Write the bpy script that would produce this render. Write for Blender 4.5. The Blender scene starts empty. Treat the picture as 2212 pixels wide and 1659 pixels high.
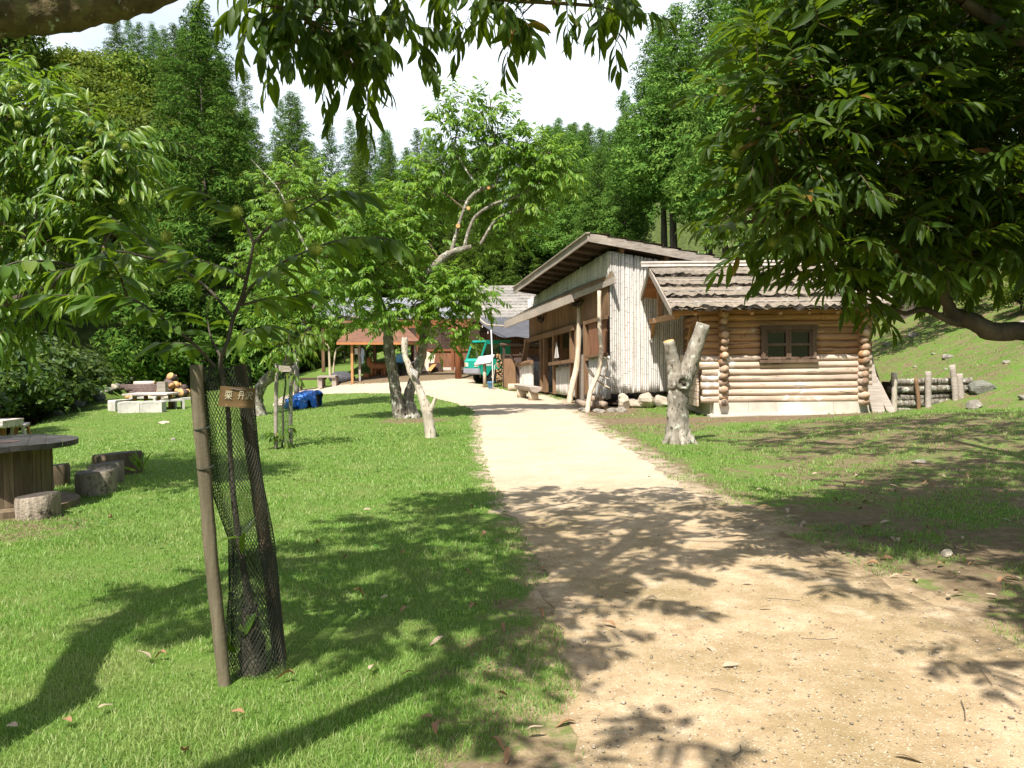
import bpy, math, random
import numpy as np
from mathutils import Vector, Matrix

rng = np.random.default_rng(11)
random.seed(11)
S = bpy.context.scene
COL = S.collection
rad = math.radians

# ------------------------------------------------------------------ camera
F, CX, CY, HZ, EYE = 1789.5, 1106.0, 829.5, 760.0, 1.5
PITCH = math.atan((CY - HZ) / F)
ROLL = rad(0.6)
CAM3 = (Matrix.Rotation(math.pi / 2 - PITCH, 3, 'X') @ Matrix.Rotation(-ROLL, 3, 'Z'))


def P(u, v, d):
    """point at distance d ahead (world y = d) seen at photo position u, v"""
    r = CAM3 @ Vector(((u - CX) / F, -(v - CY) / F, -1.0))
    k = d / r.y
    return np.array((r.x * k, d, EYE + r.z * k))


cam = bpy.data.cameras.new('camera')
cam.sensor_width = 36.0
cam.lens = 36.0 * F / 2212.0
cam.clip_start = 0.05
cam.clip_end = 1500.0
camo = bpy.data.objects.new('camera', cam)
COL.objects.link(camo)
camo.matrix_world = Matrix.Translation((0, 0, EYE)) @ CAM3.to_4x4()
S.camera = camo

# ------------------------------------------------------------------ terrain
def ss(a, b, x):
    t = np.clip((x - a) / (b - a), 0, 1)
    return t * t * (3 - 2 * t)


def poly_sdf(poly, x, y):
    """signed distance, negative inside"""
    poly = np.asarray(poly, float)
    x = np.asarray(x, float); y = np.asarray(y, float)
    d2 = np.full(x.shape, 1e18)
    inside = np.zeros(x.shape, bool)
    n = len(poly)
    for i in range(n):
        ax, ay = poly[i]; bx, by = poly[(i + 1) % n]
        ex, ey = bx - ax, by - ay
        t = np.clip(((x - ax) * ex + (y - ay) * ey) / (ex * ex + ey * ey + 1e-12), 0, 1)
        d2 = np.minimum(d2, (x - ax - t * ex) ** 2 + (y - ay - t * ey) ** 2)
        c = (ay > y) != (by > y)
        with np.errstate(divide='ignore', invalid='ignore'):
            xi = ax + (y - ay) * ex / (ey if abs(ey) > 1e-12 else 1e-12)
        inside ^= c & (x < xi)
    d = np.sqrt(d2)
    return np.where(inside, -d, d)


MEADOW = [(14, -40), (13.2, 4), (12.0, 10), (10.4, 15), (8.7, 18.9), (9.2, 26), (9.2, 36), (8, 44), (6.5, 55), (4, 74),
          (-4, 71), (-9, 62), (-15, 54), (-20, 50), (-21, 42), (-18, 32), (-15.9, 26), (-15.3, 18), (-16, 8), (-18, -40)]


def wob(x, y, f, p=0.0):
    return (np.sin(x * f + 1.3 + p) * np.cos(y * f * 1.1 - .7 + p) + .5 * np.sin(x * f * 2.3 - y * f * 1.7 + p) +
            .3 * np.sin(y * f * 3.9 + x * f * 2.9 + 2 * p)) / 1.8


def h(x, y):
    x = np.asarray(x, float); y = np.asarray(y, float)
    s = poly_sdf(MEADOW, x, y)
    z = .22 * ss(27, 41, y) + .24 * ss(39.5, 44, y) * ss(-10.5, -8, x)
    z = z - .85 * ss(3.5, 13.5, -x) * ss(8, 23, y) * (1 - .0 * y)
    z = z + 1.3 * ss(40, 58, y) * ss(-18, -12, x)
    left = ss(8, 14, -x)
    so = np.maximum(s, 0)
    gully = -1.0 * np.exp(-((s - 1.8) / 1.3) ** 2) * left * (y < 60)
    s2 = np.maximum(so - 2.4 * left, 0)
    k = .46 + .30 * ss(4, 18, -x) + .10 * ss(2, -6, x)
    rise = k * s2 * s2 / (s2 + 1.6 * (1 + left))
    cap = 15 + 13 * ss(-24, -38, x) + 14 * ss(4, 22, x)
    rise = np.where(rise > cap * .6, cap * .6 + cap * .4 * (1 - np.exp(-(rise - cap * .6) / (cap * .4))), rise)
    z = z + gully + rise
    # low roll of the right hand verge
    z = z + .35 * ss(3.6, 9, x) * ss(2, 7, y) * ss(20, 14, y)
    z = z + .018 * wob(x, y, .9) * ss(1.0, 3.0, np.abs(x - .6) + 0 * y) + .35 * wob(x, y, .23) * ss(1, 8, s)
    z = z + .06 * wob(x, y, 1.9, 2.) * ss(.3, 3, s)
    return z


def hz(x, y):
    return float(h(np.array([x]), np.array([y]))[0])


def Gd(u, v, lo=1.0, hi=120.0):
    """point of the ground seen at photo position u, v"""
    r = CAM3 @ Vector(((u - CX) / F, -(v - CY) / F, -1.0))
    ys = np.geomspace(lo, hi, 1200)
    xs = r.x / r.y * ys
    zs = EYE + r.z / r.y * ys
    g = h(xs, ys)
    b = np.nonzero(zs < g)[0]
    i = b[0] if len(b) else len(ys) - 1
    if i == 0:
        return np.array((xs[0], ys[0], g[0]))
    a0, a1 = zs[i - 1] - g[i - 1], zs[i] - g[i]
    t = a0 / (a0 - a1) if a0 != a1 else 0
    y = ys[i - 1] + (ys[i] - ys[i - 1]) * t
    x = r.x / r.y * y
    return np.array((x, y, hz(x, y)))


# ------------------------------------------------------------------ geometry kit
class Geo:
    def __init__(self, T=None):
        self.V = []; self.Fc = []; self.n = 0; self.T = T

    def add(self, v, faces, mi=0):
        v = np.asarray(v, float).reshape(-1, 3)
        if self.T is not None:
            M = np.array(self.T)
            v = v @ M[:3, :3].T + M[:3, 3]
        if isinstance(faces, np.ndarray):
            self.Fc.append((faces.astype(np.int64) + self.n, mi))
        else:
            by = {}
            for f in faces:
                by.setdefault(len(f), []).append(f)
            for k, fs in by.items():
                self.Fc.append((np.array(fs, np.int64) + self.n, mi))
        self.V.append(v); self.n += len(v)
        return self

    def box(self, c, s, rz=0.0, mi=0, R=None):
        sx, sy, sz = np.array(s) / 2.0
        v = np.array([(x, y, z) for z in (-sz, sz) for y in (-sy, sy) for x in (-sx, sx)])
        if R is None:
            R = np.array(Matrix.Rotation(rz, 3, 'Z'))
        v = v @ np.array(R).T + np.array(c)
        return self.add(v, [(0, 2, 3, 1), (4, 5, 7, 6), (0, 1, 5, 4), (2, 6, 7, 3), (0, 4, 6, 2), (1, 3, 7, 5)], mi)

    def beam(self, a, b, w, t, up=(0, 0, 1), mi=0, seg=1, jit=0.0):
        """square bar from a to b, w wide sideways, t thick along up"""
        a = np.array(a, float); b = np.array(b, float)
        d = b - a; L = np.linalg.norm(d); d /= L
        up = np.array(up, float)
        sd = np.cross(d, up); sd /= np.linalg.norm(sd)
        u2 = np.cross(sd, d)
        vs = []
        for i in range(seg + 1):
            o = a + d * L * i / seg
            j = rng.normal(0, jit, 2) if jit else (0, 0)
            o = o + sd * j[0] + u2 * j[1]
            for p, q in ((-1, -1), (1, -1), (1, 1), (-1, 1)):
                vs.append(o + sd * p * w / 2 + u2 * q * t / 2)
        fs = [(3, 2, 1, 0), tuple(4 * seg + k for k in range(4))]
        for i in range(seg):
            for k in range(4):
                fs.append((4 * i + k, 4 * i + (k + 1) % 4, 4 * i + 4 + (k + 1) % 4, 4 * i + 4 + k))
        return self.add(vs, fs, mi)

    def tube(self, pts, r, n=8, mi=0, cap=None, rough=0.0, ph=0.0, flat=1.0):
        pts = np.asarray(pts, float); m = len(pts)
        r = np.broadcast_to(np.asarray(r, float), (m,)) if np.ndim(r) < 1 or len(np.atleast_1d(r)) == m else np.interp(np.linspace(0, 1, m), np.linspace(0, 1, len(r)), r)
        tg = np.gradient(pts, axis=0)
        tg /= np.linalg.norm(tg, axis=1)[:, None] + 1e-12
        ref = np.array((0, 0, 1.0)) if abs(tg[0, 2]) < .8 else np.array((1.0, 0, 0))
        u = np.cross(tg[0], ref); u /= np.linalg.norm(u)
        vs = np.zeros((m, n, 3))
        an = np.arange(n) / n * 2 * math.pi + ph
        for i in range(m):
            u = u - tg[i] * np.dot(u, tg[i]); u /= np.linalg.norm(u)
            w = np.cross(tg[i], u)
            rr = r[i] * (1 + (rng.normal(0, rough, n) if rough else 0))
            vs[i] = pts[i] + (np.cos(an) * rr)[:, None] * u + (np.sin(an) * rr * flat)[:, None] * w
        i, k = np.meshgrid(np.arange(m - 1), np.arange(n), indexing='ij')
        k2 = (k + 1) % n
        q = np.stack([i * n + k, i * n + k2, (i + 1) * n + k2, (i + 1) * n + k], -1).reshape(-1, 4)
        b = self.n
        self.add(vs.reshape(-1, 3), q, mi)
        if cap is not None:
            self.Fc.append((np.array([[b + j for j in range(n)][::-1]]), cap))
            self.Fc.append((np.array([[b + (m - 1) * n + j for j in range(n)]]), cap))
        return self

    def slab(self, poly, off, mi=0):
        """polygon (3-D points) given thickness along the vector off"""
        p = np.asarray(poly, float); n = len(p)
        v = np.vstack([p, p + np.array(off)])
        fs = [tuple(range(n))[::-1], tuple(range(n, 2 * n))]
        fs += [(i, (i + 1) % n, n + (i + 1) % n, n + i) for i in range(n)]
        return self.add(v, fs, mi)

    def grid(self, A, mi=0):
        """surface through an (m, n, 3) array of points"""
        A = np.asarray(A, float); m, n = A.shape[:2]
        i, k = np.meshgrid(np.arange(m - 1), np.arange(n - 1), indexing='ij')
        q = np.stack([i * n + k, i * n + k + 1, (i + 1) * n + k + 1, (i + 1) * n + k], -1).reshape(-1, 4)
        return self.add(A.reshape(-1, 3), q, mi)

    def rock(self, c, s, mi=0, amp=.22, nu=12, nv=8, seed=None):
        g = np.random.default_rng(seed) if seed is not None else rng
        ph = g.uniform(0, 6.28, 8)
        th = np.linspace(0, math.pi, nv + 1)
        a = np.arange(nu) / nu * 2 * math.pi
        T, A = np.meshgrid(th, a, indexing='ij')
        x, y, z = np.sin(T) * np.cos(A), np.sin(T) * np.sin(A), np.cos(T)
        d = (np.sin(2.1 * x + ph[0] + 1.7 * y) + np.sin(2.7 * y + ph[1] - 2 * z) + np.sin(3.1 * z + ph[2] + 2.2 * x) +
             .6 * np.sin(5.2 * x + ph[3] + 4.1 * z) + .6 * np.sin(5.7 * y + ph[4]) ) / 3.4
        r = 1 + amp * d
        v = np.stack([x * r, y * r, z * r], -1)
        if amp > .04:
            for _ in range(9):                                            # broken faces
                k = g.normal(0, 1, 3); k /= np.linalg.norm(k); of = g.uniform(.58, .92)
                v = v - k * np.maximum(0, (v @ k) - of)[..., None]
        v = v * np.array(s)
        rz = np.array(Matrix.Rotation(ph[6], 3, 'Z'))
        v = v.reshape(-1, 3) @ rz.T + np.array(c)
        i, k = np.meshgrid(np.arange(nv), np.arange(nu), indexing='ij')
        k2 = (k + 1) % nu
        q = np.stack([i * nu + k, (i + 1) * nu + k, (i + 1) * nu + k2, i * nu + k2], -1).reshape(-1, 4)
        return self.add(v, q, mi)

    def inst(self, tv, tf, R, T, mi=0):
        """many copies of a template (verts, list of face arrays): R (N,3,3), T (N,3)"""
        N = len(T); k = len(tv)
        if N == 0:
            return self
        v = np.einsum('nij,kj->nki', R, tv) + T[:, None, :]
        b = self.n
        self.V.append(v.reshape(-1, 3)); self.n += N * k
        off = (np.arange(N) * k + b)[:, None, None]
        for f in tf:
            self.Fc.append(((f[None] + off).reshape(-1, f.shape[1]), mi))
        return self

    def mesh(self, name, loc=(0, 0, 0), smooth=False):
        me = bpy.data.meshes.new(name)
        v = np.vstack(self.V) - np.array(loc)
        me.vertices.add(len(v)); me.vertices.foreach_set('co', v.astype(np.float32).ravel())
        loops, starts, mis = [], [], []
        p = 0
        for f, mi in self.Fc:
            loops.append(f.ravel()); k = f.shape[1]
            starts.append(p + np.arange(len(f)) * k); p += len(f) * k
            mis.append(np.full(len(f), mi))
        loops = np.concatenate(loops); starts = np.concatenate(starts); mis = np.concatenate(mis)
        me.loops.add(len(loops)); me.loops.foreach_set('vertex_index', loops.astype(np.int32))
        me.polygons.add(len(starts)); me.polygons.foreach_set('loop_start', starts.astype(np.int32))
        me.polygons.foreach_set('material_index', mis.astype(np.int32))
        me.polygons.foreach_set('use_smooth', np.full(len(starts), bool(smooth)))
        me.update(calc_edges=True)
        me.validate(clean_customdata=False)
        return me


WL = {}


def tag(o, label=None, cat=None, group=None, kind=None):
    if label: o['label'] = label
    if cat: o['category'] = cat
    if group: o['group'] = group
    if kind: o['kind'] = kind
    return o


def thing(name, label, cat, loc, group=None):
    o = bpy.data.objects.new(name, None)
    o.empty_display_size = .1
    COL.objects.link(o)
    o.location = tuple(float(c) for c in loc)
    WL[o.name] = np.array(loc, float)
    return tag(o, label, cat, group)


def part(name, g, mats, parent, smooth=False, label=None):
    pl = WL[parent.name]
    o = bpy.data.objects.new(name, g.mesh(name, pl, smooth))
    for m in (mats if isinstance(mats, (list, tuple)) else [mats]):
        o.data.materials.append(m)
    COL.objects.link(o); o.parent = parent
    WL[o.name] = pl
    if label: o['label'] = label
    return o


def solo(name, g, mats, label, cat, group=None, loc=None, smooth=False):
    if loc is None:
        v = np.vstack(g.V)
        loc = (v[:, 0].mean(), v[:, 1].mean(), v[:, 2].min())
    o = bpy.data.objects.new(name, g.mesh(name, loc, smooth))
    for m in (mats if isinstance(mats, (list, tuple)) else [mats]):
        o.data.materials.append(m)
    COL.objects.link(o); o.location = tuple(float(c) for c in loc)
    WL[o.name] = np.array(loc, float)
    return tag(o, label, cat, group)


def struct(name, g, mats, smooth=True, kind='structure'):
    o = bpy.data.objects.new(name, g.mesh(name, (0, 0, 0), smooth))
    for m in (mats if isinstance(mats, (list, tuple)) else [mats]):
        o.data.materials.append(m)
    COL.objects.link(o); o['kind'] = kind
    return o


def copy_thing(src, loc, rz=0.0, sc=1.0, label=None, group=None):
    c = src.copy(); COL.objects.link(c)
    c.location = tuple(float(k) for k in loc); c.rotation_euler = (0, 0, rz)
    c.scale = (sc, sc, sc) if np.ndim(sc) == 0 else sc
    if label: c['label'] = label
    if group: c['group'] = group
    for ch in src.children:
        d = ch.copy(); COL.objects.link(d); d.parent = c
        for gch in ch.children:
            e = gch.copy(); COL.objects.link(e); e.parent = d
    return c


def smoothline(pts, m=6):
    """Catmull-Rom through points"""
    p = np.asarray(pts, float)
    q = np.vstack([2 * p[0] - p[1], p, 2 * p[-1] - p[-2]])
    out = []
    for i in range(1, len(q) - 2):
        for t in np.linspace(0, 1, m, endpoint=False):
            a, b, c, d = q[i - 1], q[i], q[i + 1], q[i + 2]
            out.append(.5 * (2 * b + (c - a) * t + (2 * a - 5 * b + 4 * c - d) * t * t + (3 * b - a - 3 * c + d) * t ** 3))
    out.append(p[-1])
    return np.array(out)


# ------------------------------------------------------------------ materials
class N:
    def __init__(self, name):
        self.m = bpy.data.materials.new(name); self.m.use_nodes = True
        self.t = self.m.node_tree; self.t.nodes.clear()
        self.out = self.t.nodes.new('ShaderNodeOutputMaterial')

    def n(self, typ, **kw):
        o = self.t.nodes.new(typ)
        for k, v in kw.items():
            if k in o.inputs: o.inputs[k].default_value = v
            else: setattr(o, k, v)
        return o

    def l(self, a, b): self.t.links.new(a, b)

    def noise(self, vec, scale, detail=4, rough=.55, w=None):
        o = self.n('ShaderNodeTexNoise'); o.inputs['Scale'].default_value = scale
        o.inputs['Detail'].default_value = detail; o.inputs['Roughness'].default_value = rough
        if vec is not None: self.l(vec, o.inputs['Vector'])
        return o.outputs['Fac']

    def ramp(self, fac, stops):
        o = self.n('ShaderNodeValToRGB'); e = o.color_ramp.elements
        while len(e) < len(stops): e.new(.5)
        for el, (p, c) in zip(e, stops):
            el.position = p; el.color = (*c, 1) if len(c) == 3 else c
        self.l(fac, o.inputs['Fac']); return o.outputs['Color']

    def mix(self, fac, a, b, blend='MIX'):
        o = self.n('ShaderNodeMix', data_type='RGBA', blend_type=blend)
        for sock, val in ((0, fac), (6, a), (7, b)):
            if hasattr(val, 'links'): self.l(val, o.inputs[sock])
            elif sock == 0: o.inputs[0].default_value = val
            else: o.inputs[sock].default_value = (*val, 1)
        return o.outputs[2]

    def math(self, op, a, b=0.0, c=0.0):
        o = self.n('ShaderNodeMath', operation=op)
        for i, v in enumerate((a, b, c)):
            if hasattr(v, 'links'): self.l(v, o.inputs[i])
            else: o.inputs[i].default_value = v
        return o.outputs[0]

    def mapr(self, v, a, b, c=0., d=1.):
        o = self.n('ShaderNodeMapRange'); o.inputs[1].default_value = a; o.inputs[2].default_value = b
        o.inputs[3].default_value = c; o.inputs[4].default_value = d
        self.l(v, o.inputs[0]); return o.outputs[0]

    def coord(self, kind='Object', stretch=None):
        tc = self.n('ShaderNodeTexCoord'); v = tc.outputs[kind]
        if kind == 'World':
            pass
        if stretch is not None:
            mp = self.n('ShaderNodeMapping'); mp.inputs['Scale'].default_value = stretch
            self.l(v, mp.inputs['Vector']); v = mp.outputs['Vector']
        return v

    def bump(self, hgt, strength=.3, dist=.02):
        o = self.n('ShaderNodeBump'); o.inputs['Strength'].default_value = strength
        o.inputs['Distance'].default_value = dist
        self.l(hgt, o.inputs['Height']); return o.outputs['Normal']

    def island(self):
        return self.n('ShaderNodeNewGeometry').outputs['Random Per Island']

    def principled(self, col, rough=.8, normal=None, spec=.3, **kw):
        o = self.n('ShaderNodeBsdfPrincipled')
        if hasattr(col, 'links'): self.l(col, o.inputs['Base Color'])
        else: o.inputs['Base Color'].default_value = (*col, 1)
        if hasattr(rough, 'links'): self.l(rough, o.inputs['Roughness'])
        else: o.inputs['Roughness'].default_value = rough
        o.inputs['Specular IOR Level'].default_value = spec
        if normal is not None: self.l(normal, o.inputs['Normal'])
        for k, v in kw.items(): o.inputs[k].default_value = v
        return o.outputs[0]

    def done(self, sh):
        self.l(sh, self.out.inputs['Surface']); return self.m


def surf(name, c1, c2, scale=6.0, stretch=None, rough=.85, bump=.4, dist=.01, isl=.25, detail=6, spots=None, spec=.25, fine=None, coord='Object', metal=0.0, crack=None):
    """weathered two-tone surface: stretched noise, per-piece brightness, optional spots (colour, scale, threshold)"""
    n = N(name)
    v = n.coord(coord, stretch)
    f = n.noise(v, scale, detail, .62)
    col = n.ramp(f, [(.3, c1), (.7, c2)])
    big = n.noise(n.coord(coord), scale * .17, 2, .5)
    col = n.mix(1.0, col, n.ramp(big, [(.3, (.78, .78, .78)), (.7, (1.12, 1.1, 1.08))]), 'MULTIPLY')
    if isl:
        r = n.ramp(n.island(), [(0, (1 - isl,) * 3), (1, (1 + isl, 1 + isl * .95, 1 + isl * .9))])
        col = n.mix(1.0, col, r, 'MULTIPLY')
    if spots:
        for sc, ssc, th in ([spots] if not isinstance(spots, list) else spots):
            sp = n.noise(n.coord(coord), ssc, 5, .7)
            col = n.mix(n.mapr(sp, th, th + .06), col, sc)
    if crack:
        cc, cst, csc, cth = crack
        cn = n.noise(n.coord(coord, cst), csc, 4, .6)
        col = n.mix(n.mapr(cn, cth, cth + .05), col, cc)
    hgt = f
    if fine:
        hgt = n.math('ADD', f, n.math('MULTIPLY', n.noise(n.coord(coord), fine, 3), .6))
    nm = n.bump(hgt, bump, dist) if bump else None
    return n.done(n.principled(col, rough, nm, spec, Metallic=metal))


def leafmat(name, stops, trans=.4, rough=.42, tcol=(.25, .42, .03), spec=.45, obj=0.0):
    n = N(name)
    r = n.island()
    col = n.ramp(r, stops)
    if obj:
        oi = n.n('ShaderNodeObjectInfo').outputs['Random']
        hs = n.n('ShaderNodeHueSaturation')
        n.l(n.mapr(oi, 0, 1, .5 - .022 * obj, .5 + .018 * obj), hs.inputs['Hue'])
        n.l(n.mapr(n.math('FRACT', n.math('MULTIPLY', oi, 7.13)), 0, 1, 1 - .3 * obj, 1 + .3 * obj), hs.inputs['Value'])
        n.l(col, hs.inputs['Color']); col = hs.outputs['Color']
    p = n.principled(col, rough, None, spec)
    t = n.n('ShaderNodeBsdfTranslucent')
    n.l(n.mix(.55, col, tcol), t.inputs['Color'])
    m = n.n('ShaderNodeMixShader'); m.inputs[0].default_value = trans
    n.l(p, m.inputs[1]); n.l(t.outputs[0], m.inputs[2])
    return n.done(m.outputs[0])
# ------------------------------------------------------------------ materials used
def ground_mat():
    n = N('lawn_and_soil')
    v = n.coord('Object')
    at = n.n('ShaderNodeAttribute', attribute_name='soil').outputs['Fac']
    ft = n.n('ShaderNodeAttribute', attribute_name='forest').outputs['Fac']
    fine = n.noise(v, 28, 6, .75)
    mid = n.noise(v, 2.2, 4, .6)
    huge = n.noise(v, .35, 3, .5)
    gr = n.ramp(fine, [(.22, (.042, .085, .014)), (.5, (.095, .172, .026)), (.8, (.18, .24, .06))])
    gr = n.mix(n.mapr(mid, .42, .72, 0, .55), gr, (.19, .175, .075))
    gr = n.mix(n.mapr(huge, .35, .7, 0, .35), gr, (.075, .125, .025))
    so = soil_ramp(n, v)
    sa = n.n('ShaderNodeAttribute', attribute_name='sand').outputs['Fac']
    sk = n.mapr(n.math('ADD', sa, n.math('MULTIPLY', n.math('SUBTRACT', n.noise(v, 4.0, 8, .72), .5), 1.5)), .40, .70)
    so = n.mix(sk, so, sand_ramp(n, v)[0])
    msk = n.mapr(n.math('ADD', at, n.math('MULTIPLY', n.math('SUBTRACT', n.noise(v, 3.2, 8, .72), .5), 1.7)), .40, .62)
    col = n.mix(msk, gr, so)
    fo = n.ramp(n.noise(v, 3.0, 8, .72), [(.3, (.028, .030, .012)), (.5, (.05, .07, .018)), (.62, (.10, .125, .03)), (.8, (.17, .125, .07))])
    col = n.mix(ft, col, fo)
    hgt = n.math('ADD', fine, n.math('MULTIPLY', n.noise(v, 90, 3, .6), .5))
    return n.done(n.principled(col, .95, n.bump(hgt, .6, .03), .1))


def soil_ramp(n, v):
    so = n.ramp(n.noise(v, 9, 8, .7), [(.25, (.085, .060, .034)), (.55, (.175, .128, .076)), (.8, (.30, .235, .155))])
    return n.mix(n.mapr(n.noise(v, 45, 3, .6), .66, .74), so, (.40, .35, .27))


def sand_ramp(n, v):
    a = n.noise(v, 1.1, 6, .62)
    b = n.noise(v, 6, 8, .7)
    c = n.noise(v, 120, 2, .5)
    col = n.ramp(b, [(.25, (.26, .18, .10)), (.5, (.405, .295, .18)), (.78, (.54, .425, .285))])
    col = n.mix(n.mapr(a, .40, .62, 0, .80), col, (.235, .175, .085))
    col = n.mix(n.mapr(n.noise(v, 2.7, 7, .68), .55, .72, 0, .55), col, (.56, .475, .35))
    dd = n.n('ShaderNodeAttribute', attribute_name='pale').outputs['Fac']
    col = n.mix(n.math('MULTIPLY', dd, .5), col, (.52, .45, .36))  # paler farther off: overexposed sunlight painted into the sand colour
    col = n.mix(n.mapr(c, .64, .70), col, (.60, .54, .44))
    col = n.mix(n.mapr(n.noise(v, 70, 2, .5), .66, .72), col, (.15, .11, .07))
    return col, b, c


def path_mat():
    n = N('path_sand')
    v = n.coord('Object')
    col, b, c = sand_ramp(n, v)
    ed = n.n('ShaderNodeAttribute', attribute_name='edge').outputs['Fac']
    k = n.mapr(n.math('ADD', ed, n.math('MULTIPLY', n.math('SUBTRACT', n.noise(v, 4.0, 8, .72), .5), 1.5)), .35, .65)
    col = n.mix(k, col, soil_ramp(n, v))
    hgt = n.math('ADD', b, n.math('MULTIPLY', c, .35))
    return n.done(n.principled(col, .95, n.bump(hgt, .6, .03), .1))


def bladmat(name, stops, trans, rough, tcol, spec):
    n = N(name)
    v = n.coord('Object')
    col = n.ramp(n.island(), stops)
    col = n.mix(n.mapr(n.noise(v, .9, 5, .6), .48, .68, 0, .75), col, (.36, .40, .145))
    col = n.mix(n.mapr(n.noise(v, .45, 4, .6), .50, .66, 0, .55), col, (.095, .235, .035))
    col = n.mix(n.mapr(n.noise(v, 3.1, 5, .65), .60, .72, 0, .7), col, (.42, .35, .17))
    p = n.principled(col, rough, None, spec)
    t = n.n('ShaderNodeBsdfTranslucent'); n.l(n.mix(.5, col, tcol), t.inputs['Color'])
    m = n.n('ShaderNodeMixShader'); m.inputs[0].default_value = trans
    n.l(p, m.inputs[1]); n.l(t.outputs[0], m.inputs[2])
    return n.done(m.outputs[0])


M = {}
M['ground'] = ground_mat()
M['path'] = path_mat()
M['blade'] = bladmat('grass_blade', [(0, (.105, .205, .030)), (.45, (.175, .325, .055)), (.8, (.28, .42, .10)), (1, (.46, .46, .24))], .42, .5, (.32, .50, .07), .28)
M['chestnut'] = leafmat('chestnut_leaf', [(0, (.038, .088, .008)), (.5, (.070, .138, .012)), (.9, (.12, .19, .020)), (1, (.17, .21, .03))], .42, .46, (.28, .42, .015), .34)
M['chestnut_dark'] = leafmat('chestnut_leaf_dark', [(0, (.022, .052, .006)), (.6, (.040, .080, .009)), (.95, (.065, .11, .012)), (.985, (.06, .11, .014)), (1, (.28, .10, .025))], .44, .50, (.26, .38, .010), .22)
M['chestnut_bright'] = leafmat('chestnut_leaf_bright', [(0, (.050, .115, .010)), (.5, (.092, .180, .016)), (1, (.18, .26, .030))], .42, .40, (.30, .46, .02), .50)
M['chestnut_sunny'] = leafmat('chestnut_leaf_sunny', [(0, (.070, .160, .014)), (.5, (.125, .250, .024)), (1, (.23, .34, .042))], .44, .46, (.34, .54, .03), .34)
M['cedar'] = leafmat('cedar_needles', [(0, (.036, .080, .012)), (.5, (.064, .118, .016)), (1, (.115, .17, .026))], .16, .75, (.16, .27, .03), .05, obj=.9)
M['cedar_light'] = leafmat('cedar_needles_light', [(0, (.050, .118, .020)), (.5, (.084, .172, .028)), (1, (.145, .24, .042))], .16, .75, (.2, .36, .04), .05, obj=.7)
M['broad'] = leafmat('broadleaf_foliage', [(0, (.050, .092, .012)), (.5, (.092, .142, .017)), (1, (.175, .205, .028))], .28, .65, (.25, .34, .02), .1, obj=1.1)
M['bush'] = leafmat('bush_foliage', [(0, (.022, .050, .009)), (.6, (.050, .095, .015)), (1, (.11, .17, .028))], .3, .5, (.18, .30, .02), .3, obj=.8)
M['weed'] = leafmat('clover_leaf', [(0, (.045, .13, .02)), (.7, (.09, .20, .035)), (1, (.20, .25, .08))], .3, .6, (.2, .4, .04), .25)
M['bark'] = surf('grey_bark', (.095, .08, .06), (.30, .27, .215), 10, (1, 1, .35), .9, 1.0, .03, .0, 8, [((.48, .49, .40), 7.5, .55), ((.07, .055, .04), 8.0, .62)], fine=40, crack=((.03, .024, .018), (1, 1, .22), 26, .58))
M['bark_lichen'] = surf('lichen_bark', (.055, .042, .020), (.17, .13, .065), 12, None, .95, 1.0, .02, .0, 8, [((.14, .13, .05), 4.0, .55), ((.42, .45, .38), 9.0, .62), ((.62, .64, .57), 13, .68)], fine=50)
M['bark_dark'] = surf('dark_bark', (.035, .028, .02), (.12, .10, .075), 10, (1, 1, .4), .92, .9, .015, .0, 8, fine=45)
M['bark_cedar'] = surf('cedar_bark', (.06, .045, .035), (.17, .14, .115), 8, (1, 1, .08), .95, .6, .03, .0, 6)
M['twig'] = surf('twig_bark', (.07, .05, .03), (.15, .11, .06), 30, None, .8, 0, .01, .2)
M['deadwood'] = surf('bleached_deadwood', (.33, .27, .20), (.62, .56, .47), 9, (1, 1, .18), .85, .8, .012, .0, 8, [((.16, .13, .09), 6.0, .63)], fine=60, crack=((.14, .11, .08), (1, 1, .10), 26, .60))
M['stumpbark'] = surf('stump_bark', (.15, .125, .095), (.42, .385, .32), 11, (1, 1, .45), .92, 1.0, .02, .0, 8, [((.52, .53, .45), 7.0, .58), ((.07, .055, .04), 8, .62)], fine=55, crack=((.06, .048, .036), (1, 1, .25), 24, .60))
M['cutwood'] = surf('cut_wood', (.50, .26, .09), (.68, .42, .19), 10, None, .8, .3, .01, .1)
M['endgrain'] = surf('grey_end_grain', (.16, .125, .10), (.36, .29, .22), 14, None, .9, .4, .01, .35)
M['log_pale'] = surf('bleached_lit_log', (.37, .27, .19), (.62, .51, .41), 7, (.10, 2.5, 2.5), .85, .5, .012, .20, 8, [((.25, .17, .115), 2.2, .66), ((.68, .61, .54), 1.7, .58)], fine=30, crack=((.10, .065, .04), (.30, 7, 7), 4, .60))  # pale from bleaching, and partly from sunlight put into the colour
M['log_warm'] = surf('warm_shade_log', (.30, .155, .075), (.48, .29, .155), 7, (.10, 2.5, 2.5), .8, .5, .012, .22, 8, [((.20, .10, .05), 2.4, .62), ((.50, .38, .27), 1.7, .62)], fine=30, crack=((.09, .05, .03), (.30, 7, 7), 4, .60))  # orange from less weathering, and partly eave shade put into the colour
M['log_end'] = surf('log_end', (.25, .155, .095), (.50, .36, .25), 9, None, .85, .35, .01, .4, 5, ((.06, .05, .045), 4.5, .60))
M['log_joint'] = surf('log_chinking', (.10, .065, .04), (.16, .10, .06), 20, None, .95, 0, .01, 0)
M['bamboo'] = surf('grey_bamboo', (.50, .47, .43), (.70, .675, .635), 4, (3, 3, .25), .7, .12, .006, .14, 5, ((.20, .165, .12), 9, .68), spec=.35)
M['bamboo_joint'] = surf('bamboo_joint', (.10, .08, .055), (.19, .15, .11), 20, None, .8, 0, .01, .2)
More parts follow.
